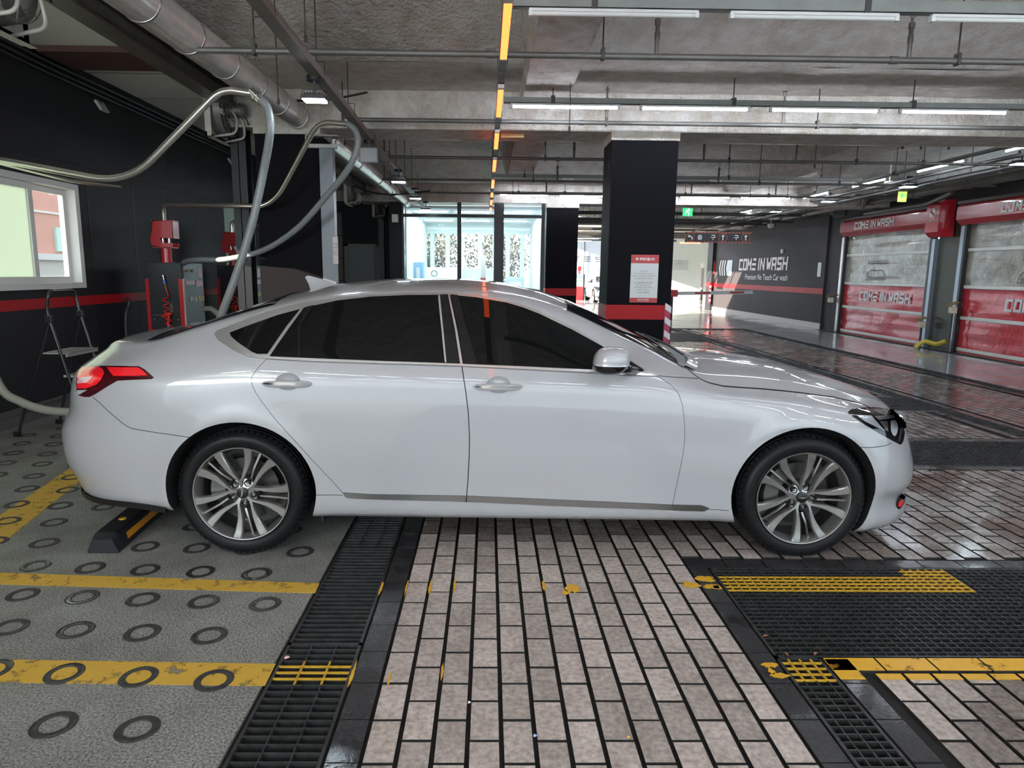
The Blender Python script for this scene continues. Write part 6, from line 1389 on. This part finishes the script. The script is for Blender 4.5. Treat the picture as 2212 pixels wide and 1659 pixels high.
mb = MB(); q1, q2 = fr(hA, Vector((fA.x, fA.y, 0)), .25), fr(hB, Vector((fB.x, fB.y, 0)), .25); mb.tube([q1, q2], .009, 8); mb.build('cross_bar', lm, ld)
# wheel stop
ws = thing('wheel_stop', 'black rubber wheel stop with an orange strip behind the rear tyre', 'wheel stop', (-2.08, 4.3, 0)); wm = mat('rubber_block', (.014, .015, .018), .45, bump=(50, .2, .003))
def wsx_(y): return -2.050-.095*(y-3.455)/.72*.6
y0, y1 = 3.47, 5.25; mb = MB(); V_ = []
for y, e_ in ((y0, .02), (y0+.05, 0), (y1-.05, 0), (y1, .02)):
    c = wsx_(y)
    for dx, z_ in ((-.082, 0), (-.082, .012), (-.064+e_*.3, .085-e_), (-.050, .10-e_*1.2), (.050, .10-e_*1.2), (.064-e_*.3, .085-e_), (.082, .012), (.082, 0)): V_.append((c+dx, y, z_))
mb.add(V_, [(i*8+k, i*8+(k+1) % 8, (i+1)*8+(k+1) % 8, (i+1)*8+k) for i in range(3) for k in range(8)]+[tuple(range(8))[::-1], tuple(range(24, 32))]); mb.build('block', wm, ws)
orr = mat('orange_reflector', (.75, .28, .02), .4)
mb = MB()
for a, b in ((3.60, 4.02), (4.35, 4.8)):
    c0, c1_ = wsx_(a), wsx_(b); mb.add([(c0+.0792, a, .030), (c1_+.0792, b, .030), (c1_+.0708, b, .066), (c0+.0708, a, .066)], [(0, 1, 2, 3)])
mb.build('reflective_strip', orr, ws)
mb = MB(); mb.lathe((wsx_(3.72), 3.72, .100), (0, 0, 1), [(.001, .003), (.020, .003), (.021, 0)], 18); mb.lathe((wsx_(4.25), 4.25, .100), (0, 0, 1), [(.001, .003), (.020, .003), (.021, 0)], 18); mb.build('reflector_stud', mat('amber_stud', (.80, .42, .02), .3), ws)
# scraps on the floor
pet = mat('pale_scrap', (.75, .76, .78), .6)
for px_, py_, r_, m_, lb_ in ((620, 1421, .012, mat('pink_petal', (.80, .45, .45), .6), 'pink petal on the drain grating near the yellow bars'), (1014, 1518, .006, pet, 'tiny pale scrap in a paver joint below the car doors'), (1156, 1590, .007, mat('blue_scrap', (.30, .42, .70), .5), 'tiny blue scrap in a paver joint near the bottom edge'), (1358, 1593, .005, mat('orange_scrap', (.8, .35, .05), .5), 'tiny orange scrap on a paver near the bottom edge')):
    p = onz(px_, py_, .003); mb = MB(); mb.add([(p.x-r_, p.y, .002), (p.x-r_*.3, p.y-r_*.8, .003), (p.x+r_, p.y-.2*r_, .006), (p.x+r_*.4, p.y+r_, .004), (p.x-r_*.5, p.y+r_*.7, .008)], [(0, 1, 2, 3, 4)]); tag(mb.build('scrap', m_), lb_, 'litter')
lf = mat('dry_leaf', (.30, .12, .05), .6)
for px_, py_, a_, lb_ in ((1654, 1374, .3, 'small dry leaf on the wide grating'), (1699, 1413, 1.6, 'dry leaf at the corner where the two gratings meet'), (1762, 1412, .8, 'dry leaf on the edge of the wide grating right of the corner')):
    p = onz(px_, py_, .004); u = Vector((math.cos(a_), math.sin(a_), 0)); v = Vector((-u.y, u.x, 0)); mb = MB(); mb.add([p-u*.018, p-v*.007+Vector((0, 0, .003)), p+u*.018, p+v*.007+Vector((0, 0, .004))], [(0, 1, 2, 3)]); tag(mb.build('leaf', lf), lb_, 'leaf')
# ================================================================ GLASS OFFICE FRONT AND THE FAR HALL
YG = 16.42
def gxx(px): return xat(px, YG, 2.3)
fr_ = mat('black_frame', (.010, .010, .012), .35); X = [gxx(868.5), gxx(873), gxx(988), gxx(996.5), gxx(1067), gxx(1088), gxx(1168.5), gxx(1176)]
zt, zh0, zh1 = zat(1000, 442, YG), zat(1000, 463, YG), zat(1000, 470, YG)
gl = thing('glass_front', 'black framed glass office front across the far end of the hall', 'shop front', ((X[0]+X[-1])/2, YG, 0))
for a, b in ((X[0], X[1]), (X[2], X[3]), (X[4], X[5]), (X[6], X[7])): mb = MB(); mb.box((a, YG-.04, 0), (b, YG+.06, 3.12)); mb.build('post', fr_, gl)
mb = MB(); mb.box((X[0], YG-.05, zh1), (X[7], YG+.06, zh0)); mb.build('rail', fr_, gl)
mb = MB(); mb.box((X[0], YG-.03, .0), (X[7], YG+.05, .12)); mb.build('sill', fr_, gl)
gg = mat('office_glass', (.72, .86, .86), .04, alpha=.16, spec=.6)
for a, b in ((X[1], X[2]), (X[3], X[4]), (X[5], X[6])):
    for z0_, z1_ in ((.12, zh1), (zh0, 3.12)): mb = MB(); mb.box((a, YG, z0_), (b, YG+.008, z1_)); mb.build('pane', gg, gl)
# office interior
pc_ = mat('office_wall', (.55, .66, .64), .7); fl_ = mat('office_floor', (.62, .66, .64), .4)
XO0, XO1, YO = X[0]+.02, X[7]+.05, 22.8
mb = MB(); mb.box((XO0, YG+.07, .0), (XO1, YO, .012)); struct(mb.build('floor_office', fl_))
mb = MB(); mb.box((XO0-.018, YG+.7, 0), (XO0, YO, 3.1)); struct(mb.build('wall_office_left', pc_)); mb = MB(); mb.box((XO1, YG+.7, 0), (XO1+.1, YO, 3.1)); struct(mb.build('wall_office_right', pc_))
mb = MB(); mb.box((XO0, YG+.7, 3.02), (XO1, YO, 3.09)); oc = mb.build('ceiling_office', mat('office_ceiling', (.50, .54, .54), .7)); struct(oc)
for k, y in enumerate((17.9, 19.4, 20.9)):
    for j, x in enumerate((-1.9, -.8, .3)): mb = MB(); mb.box((x, y, 3.0), (x+.8, y+.12, 3.018)); tag(mb.build('office_light', tube_on), '%s light bar of the %s office ceiling row' % (('left', 'middle', 'right')[j], ('front', 'middle', 'rear')[k]), 'light', 'office ceiling lights')
mb = MB(); zw0, zw1 = 1.05, 2.72
mb.box((XO0, YO, 0), (XO1, YO+.12, zw0)); mb.box((XO0, YO, zw1), (XO1, YO+.12, 3.1)); xs = XO0; mull = [-1.86, -1.36, -.90, -.30, .18, .62, 1.10]
for x in mull: mb.box((x-.07, YO, zw0), (x+.07, YO+.12, zw1))
bw = mb.build('wall_office_back', pc_); struct(bw)
mb = MB(); mb.box((XO0, YO-.02, 2.86), (XO1, YO-.005, 2.93)); mb.build('clerestory_band', mat('pale_band_lit', (.8, .85, .85), .5), bw)
for k, (x0_, x1_, z_, y_, m_, lb_) in enumerate(((-1.9, -.85, 1.62, 20.6, mat('cream_counter', (.72, .74, .58), .5), 'cream kiosk with a round mark inside the glass office'), (-.75, .25, 1.60, 19.6, mat('mint_counter', (.50, .66, .62), .5), 'mint-green machine cabinet inside the glass office'), (-2.05, -1.75, 1.75, 18.6, mat('blue_box', (.22, .42, .62), .5), 'blue and white display stand at the left inside the glass office'), (.55, 1.1, 1.35, 21.5, mat('dim_desk', (.30, .38, .40), .5), 'dark desk screen at the right inside the glass office'))):
    t = thing('kiosk', lb_, 'cabinet', ((x0_+x1_)/2, y_, .01)); mb = MB(); mb.bbox((x0_, y_, .01), (x1_, y_+.5, z_), .02); mb.build('body', m_, t); mb = MB(); mb.box((x0_+.1, y_-.01, z_-.5), (x1_-.1, y_, z_-.15)); mb.build('panel', mat('kiosk_panel', (.60, .66, .62), .3), t)
    if k == 0: mb = MB(); mb.lathe(((x0_+x1_)/2-.25, y_-.012, z_-.18), (0, 1, 0), [(.07, 0), (.10, 0)], 20); mb.build('round_mark', mat('dark_mark', (.08, .12, .12), .5), t)
rb = thing('banner', 'narrow white and red banner standing inside the glass office', 'banner', (-.05, 18.4, .01)); mb = MB(); mb.box((-.22, 18.4, .6), (-.08, 18.41, 1.95)); mb.build('cloth', wf, rb); mb = MB(); mb.box((-.22, 18.395, 1.05), (-.08, 18.40, 1.35)); mb.build('print', redp, rb); mb = MB(); mb.cyl((-.15, 18.42, .01), (-.15, 18.42, 1.95), .01, 8); mb.box((-.3, 18.3, .01), (0, 18.55, .03)); mb.build('stand', M['black'], rb)
od = bpy.data.lights.new('office_fill', 'AREA'); od.shape = 'RECTANGLE'; od.size = 2.6; od.size_y = 4.2; od.energy = 95; od.color = (.85, 1, .97); oo = bpy.data.objects.new('office_fill', od); COL.objects.link(oo); oo.location = (-.5, 19.9, 2.98)  # unseen fill lamp added under the ceiling to brighten the office
fd_ = bpy.data.lights.new('far_hall_fill', 'AREA'); fd_.shape = 'RECTANGLE'; fd_.size = 5; fd_.size_y = 8; fd_.energy = 240; fd_.color = (.80, .90, 1); fo = bpy.data.objects.new('far_hall_fill', fd_); COL.objects.link(fo); fo.location = (6.5, 34, 3.1)  # added bluish fill lamp, no fixture, lifts the far hall
# outside, beyond the office: sunlit ground, hedge trees and a low wall
mb = MB(); mb.box((-12, YO+.15, -.06), (3.5, 60, -.02)); mb.build('ground_outside', mat('sunlit_ground', (.16, .155, .14), .8))
bpy.data.objects['ground_outside']['kind'] = 'structure'
lfm = mat('autumn_leaves', (.085, .09, .028), .7, noise=(2.2, .3, (.13, .12, .08)))
def tree(x, y, h, r, label, seed):
    rnd = random.Random(seed); t = thing('tree', label, 'tree', (x, y, -.02)); mb = MB(); mb.tube([(x, y, -.02), (x+.05, y, h*.4), (x-.03, y, h*.75)], [.10, .07, .03], 8)
    for k in range(6): a = rnd.uniform(0, 6.28); mb.tube([(x, y, h*rnd.uniform(.3, .6)), (x+r*.8*math.cos(a), y+r*.8*math.sin(a), h*rnd.uniform(.6, .95))], [.03, .008], 5)
    mb.build('trunk', mat('grey_bark', (.25, .20, .16), .8), t); mb = MB()
    for k in range(900):
        a, b, rr = rnd.uniform(0, 6.28), math.acos(rnd.uniform(-1, 1)), r*rnd.random()**.4; p = Vector((x+rr*math.cos(a)*math.sin(b), y+rr*math.sin(a)*math.sin(b), h*.62+rr*1.3*math.cos(b)))
        u = Vector((rnd.uniform(-1, 1), rnd.uniform(-1, 1), rnd.uniform(-1, 1))).normalized(); v = u.orthogonal().normalized(); s_ = .05+.05*rnd.random(); mb.add([p-u*s_, p-v*s_*.5, p+u*s_, p+v*s_*.5], [(0, 1, 2, 3)])
    o = mb.build('foliage', lfm, t, fix=False); o['kind'] = 'stuff'
for k, (x, y, h, r) in enumerate(((-4.6, 29, 3.6, 1.2), (-1.9, 31.5, 4.2, 1.25), (-2.4, 27, 3.2, .9), (.2, 28.2, 3.4, 1.1), (.9, 33, 3.8, 1.2))):
    tree(x, y, h, r, '%s yellow-green tree beyond the office windows, counted as planted' % ordn[k], k)
# back wall at the left with the grey door
YB2 = 19.5
mb = MB(); mb.box((XL, YB2, 0), (X[0]-.28, YB2+.2, 3.45)); struct(mb.build('wall_back', wallm))
mb = MB(); mb.box((X[0]-.30, YG-.02, 0), (X[0], YB2, 3.1)); struct(mb.build('wall_side', wallm))
mb = MB(); mb.box((XL, YB2-.02, 3.40), (X[0], YB2+.1, 3.70)); mb.build('lintel', conc2, cei)
dp = (xat(752, YB2, 2), xat(815, YB2, 2), zat(780, 527, YB2)); dr_ = MB(); dfm = mat('grey_green_frame', (.22, .23, .20), .5)
dr_.box((dp[0]-.10, YB2-.06, 0), (dp[0], YB2, dp[2])); dr_.box((dp[1], YB2-.06, 0), (dp[1]+.08, YB2, dp[2])); dr_.box((dp[0]-.10, YB2-.06, dp[2]-.07), (dp[1]+.08, YB2, dp[2])); d1 = dr_.build('door_1', dfm); struct(d1)
mb = MB(); mb.box((dp[0], YB2-.03, 0), (dp[1]-.09, YB2-.005, dp[2]-.07)); mb.build('door_leaf', mat('grey_green_door', (.20, .225, .23), .45), d1)
mb = MB(); mb.box((dp[1]-.09, YB2-.03, 0), (dp[1], YB2-.01, dp[2]-.07)); mb.build('door_side_panel', mat('darker_door_panel', (.10, .105, .115), .45), d1)
mb = MB(); mb.cyl((dp[0]+.08, YB2-.06, 1.0), (dp[0]+.08, YB2-.03, 1.0), .03, 12); mb.build('door_handle', M['steel'], d1)
for k in range(5):                                    # stone quoins beside it
    mb = MB(); mb.box((dp[0]-.32, YB2-.06, .62*k), (dp[0]-.14, YB2-.0, .62*k+.60)); tag(mb.build('quoin_stone', mat('quoin', (.22, .205, .165), .8, noise=(20, .3, (.16, .15, .12)))), 'pale stone block left of the grey door, %s from the floor' % ORD15[k], 'stone block', 'stone blocks left of the grey door')
mb = MB(); mb.box((xat(812, YB2, 2)+.1, YB2-.16, 0), (xat(824, YB2, 2)+.1, YB2-.04, 3.3)); tag(mb.build('steel_post', bs), 'slim dark steel post right of the grey door', 'post')
mb = MB(); p = ony(860, 471, YG-.03); mb.box((X[0]-.22, YG-.10, p.z-.10), (X[0]-.08, YG-.02, p.z+.08)); tag(mb.build('speaker_box', wf), 'small white box on the black wall left of the glass front', 'speaker')
# far hall
YF = 41.0; fw = mat('far_wall_blue_white', (.58, .66, .76), .6); fw2 = mat('far_wall_pale', (.62, .66, .62), .6)
mb = MB(); mb.box((2.2, YF, 0), (8.6, YF+.2, 3.7)); w_f = mb.build('wall_far', fw); struct(w_f)
mb = MB(); mb.box((8.6, YF-.02, 0), (14.5, YF+.2, 3.7)); w_g = mb.build('wall_far_right', fw2); struct(w_g)
mb = MB(); mb.box((2.2, YF-.04, 0), (8.6, YF, .14)); struct(mb.build('baseboard_far', mat('grey_skirting', (.12, .13, .14), .5)))
dkb = mat('dark_steel_letters', (.08, .10, .13), .4)
zA, zB = zat(1270, 554, YF), zat(1270, 565, YF); lx = [xat(p, YF, 2.4) for p in (1240, 1251, 1262, 1276, 1286, 1301)]; h_ = zA-zB; th_ = h_*.16
mb = MB(); mb.box((lx[0], YF-.03, zA-th_), (lx[1], YF, zA)); mb.box(((lx[0]+lx[1])/2-.09, YF-.03, zB), ((lx[0]+lx[1])/2+.03, YF, zA-th_*1.6)); mb.build('letter_t', dkb, w_f)
mb = MB(); [mb.box((lx[2], YF-.03, z_), (lx[3], YF, z_+th_)) for z_ in (zA-th_, (zA+zB)/2-th_/2, zB)]; mb.build('letter_e', dkb, w_f)
mb = MB(); [mb.box((lx[4], YF-.03, z_), (lx[5], YF, z_+th_)) for z_ in (zA-th_, (zA+zB)/2-th_/2, zB)]; mb.box((lx[4], YF-.03, (zA+zB)/2), (lx[4]+th_, YF, zA)); mb.box((lx[5]-th_, YF-.03, zB), (lx[5], YF, (zA+zB)/2)); mb.build('letter_s', dkb, w_f)
mb = MB(); x_ = xat(1261.5, YF-.1, 2.0); mb.tube(curve([(x_, YF-.1, 3.6), (x_+.03, YF-.1, 2.8), (x_-.02, YF-.1, 2.0), (x_, YF-.1, 1.3)], 5), .025, 6); tag(mb.build('cable', M['black']), 'dark cable hanging down the pale blue far wall', 'cable')
# far blower
vx0, vx1 = xat(1241, 38.0, 1), xat(1260, 38.0, 1); vz = zat(1250, 592, 38.0)
fb_ = thing('blower_cabinet', 'far red vacuum cabinet with a grey top between the two right columns', 'vacuum cabinet', ((vx0+vx1)/2, 38.3, 0))
mb = MB(); mb.box((vx0, 38.0, 0), (vx1, 38.6, vz*.52)); mb.build('red_base', cabr, fb_); mb = MB(); mb.box((vx0, 38.0, vz*.52), (vx1, 38.6, vz)); mb.build('grey_top', mat('slate_panel', (.14, .17, .20), .4), fb_)
mb = MB(); mb.box((vx1, 38.02, 0), (vx1+.08, 38.6, vz)); mb.build('side', M['black'], fb_)
mb = MB(); mb.box((vx0+.12, 37.99, vz*.78), (vx1-.05, 38.0, vz*.82)); mb.box((vx0+.05, 37.99, vz*.62), (vx1-.08, 38.0, vz*.67)); mb.build('print', wf, fb_)
hx = (vx0+vx1)/2+.05; mb = MB(); mb.cyl((hx, 38.3, vz), (hx, 38.3, vz+.2), .05, 12); mb.build('post', cabr, fb_); mb = MB(); mb.bbox((hx-.1, 38.2, vz+.18), (hx+.1, 38.4, vz+.42), .02); mb.build('swivel_head', cabr, fb_)
mb = MB(); mb.tube(fillet([(hx, 38.3, vz+.4), (hx, 38.3, vz+.75), (hx-.5, 38.3, vz+.75)], .2), .025, 8); mb.build('boom', M['steel'], fb_)
# second car, mostly hidden behind the column
car2 = copy_tree(car, loc=Vector((6.35, 36.9, 0)), label='pale blue-lit car nosing out behind the column with the notice'); car2.rotation_euler = (0, 0, -math.pi/2)
# far right: pale bay with sign, barrier, bollard, striped pillar
mb = MB(); mb.box((9.30, 28.65, 0), (9.75, 29.3, 3.4)); p2 = mb.build('pillar', wallm); tag(p2, 'black pillar with a red stripe at the far end of the charcoal wall', 'pillar')
mb = MB(); mb.box((9.29, 28.64, .98), (9.76, 28.66, 1.16)); mb.box((9.29, 28.64, .98), (9.30, 29.3, 1.16)); mb.build('red_stripe', redst, p2)
sb_ = thing('corner_sign', 'small red sign with white block letters on the far black pillar', 'sign', (9.5, 28.6, 1.5)); mb = MB(); mb.box((9.36, 28.60, 1.52), (9.70, 28.63, 2.02)); mb.build('board', redp, sb_)
for k, s_ in enumerate(('CO', 'ME')): wordmark('lettering', s_, (9.53, 28.598, 1.88-.19*k), (1, 0, 0), (0, 0, 1), .14, .22, whp, sb_, .002)
hz2 = thing('hazard_board', 'pink and white striped guard at the foot of the far black pillar', 'guard', (9.26, 28.6, .3)); mb = MB(); mb.box((9.22, 28.58, .30), (9.30, 28.62, 1.15)); mb.build('board', mat('hazard_magenta', (.42, .03, .08), .5), hz2)
mb = MB(); [mb.box((9.222, 28.575, .38+.19*k), (9.298, 28.58, .46+.19*k)) for k in range(4)]; mb.build('white_block', hzw, hz2)
a_, b_ = xat(1481, YF, 2), xat(1505, YF, 2); mb = MB(); mb.box((xat(1451, YF, 2), YF-.05, zat(1470, 583, YF)), (xat(1486, YF, 2), YF-.02, zat(1470, 561, YF))); ws_ = mb.build('wall_sign', mat('grey_sign', (.48, .52, .50), .4)); tag(ws_, 'pale grey notice board on the far pale wall', 'sign')
text('lettering', '안내문', (xat(1468, YF, 2), YF-.051, zat(1470, 565, YF)), (1, 0, 0), (0, 0, 1), .07, M['black'], ws_, width=.25); text('lettering', '영업시간 안내', (xat(1468, YF, 2), YF-.051, zat(1470, 570, YF)), (1, 0, 0), (0, 0, 1), .06, M['black'], ws_, width=.45)
mb = MB(); mb.box((xat(1469, 35, 3), 35, 3.02), (xat(1513, 35, 3), 35.06, 3.08)); mb.tube([(xat(1490, 35, 3), 35.03, 3.05), (xat(1490, 35, 3), 35.03, ZS)], .01, 5); tag(mb.build('orange_strip_light', mat('orange_strip', (1, .3, .15), .4, emit=(1, .25, .12), es=3)), 'orange strip light over the pale far bay', 'light')
YA = 22.0; a_, b_ = ony(1458, 634, YA), ony(1626, 631, YA); ba = thing('barrier', 'white and red barrier arm across the lane before the charcoal wall', 'barrier', (a_.x, YA, 0))
mb = MB(); mb.bar(a_, b_, .05, .11); arm = mb.build('arm', mat('barrier_white', (.68, .72, .70), .4), ba)
for f0_, f1_ in ((.26, .48), (.76, .96)): p0, p1 = a_.lerp(b_, f0_*.9+.02), a_.lerp(b_, f1_*.9+.02); mb = MB(); mb.bar(p0+Vector((0, -.03, 0)), p1+Vector((0, -.03, 0)), .01, .055); mb.build('red_block', redp, arm)
mb = MB(); mb.bbox((a_.x-.45, YA-.15, 0), (a_.x-.08, YA+.2, a_.z+.12), .03); mb.build('motor_cabinet', M['black'], ba); mb = MB(); mb.bbox((a_.x-.40, YA-.2, a_.z-.10), (a_.x+.05, YA-.05, a_.z+.12), .03); mb.build('red_hub', redp, ba)
p = onz(1514, 649, 0); bo = thing('bollard', 'tall dark bollard with a pale top tube right of the barrier', 'bollard', (p.x, p.y, 0)); mb = MB(); mb.cyl((p.x, p.y, 0), (p.x, p.y, .62), .09, 16); mb.build('base', M['black'], bo); mb = MB(); mb.cyl((p.x, p.y, .62), (p.x, p.y, 1.85), .085, 16); mb.build('tube', mat('grey_pink_tube', (.35, .30, .32), .3), bo); mb = MB(); mb.cyl((p.x, p.y, 1.85), (p.x, p.y, 2.1), .11, 16); mb.build('cap', wf, bo)
p = onz(1480, 646, 0); mb = MB(); mb.bbox((p.x-.45, p.y, 0), (p.x+.45, p.y+.2, .09), .02); tag(mb.build('wheel_stop', M['black']), 'low black wheel stop on the floor of the far pale bay', 'wheel stop')
# wall closing the right side of the far hall
mb = MB(); mb.box((14.3, 28, 0), (14.5, YF, 3.7)); struct(mb.build('wall_far_side', fw2))
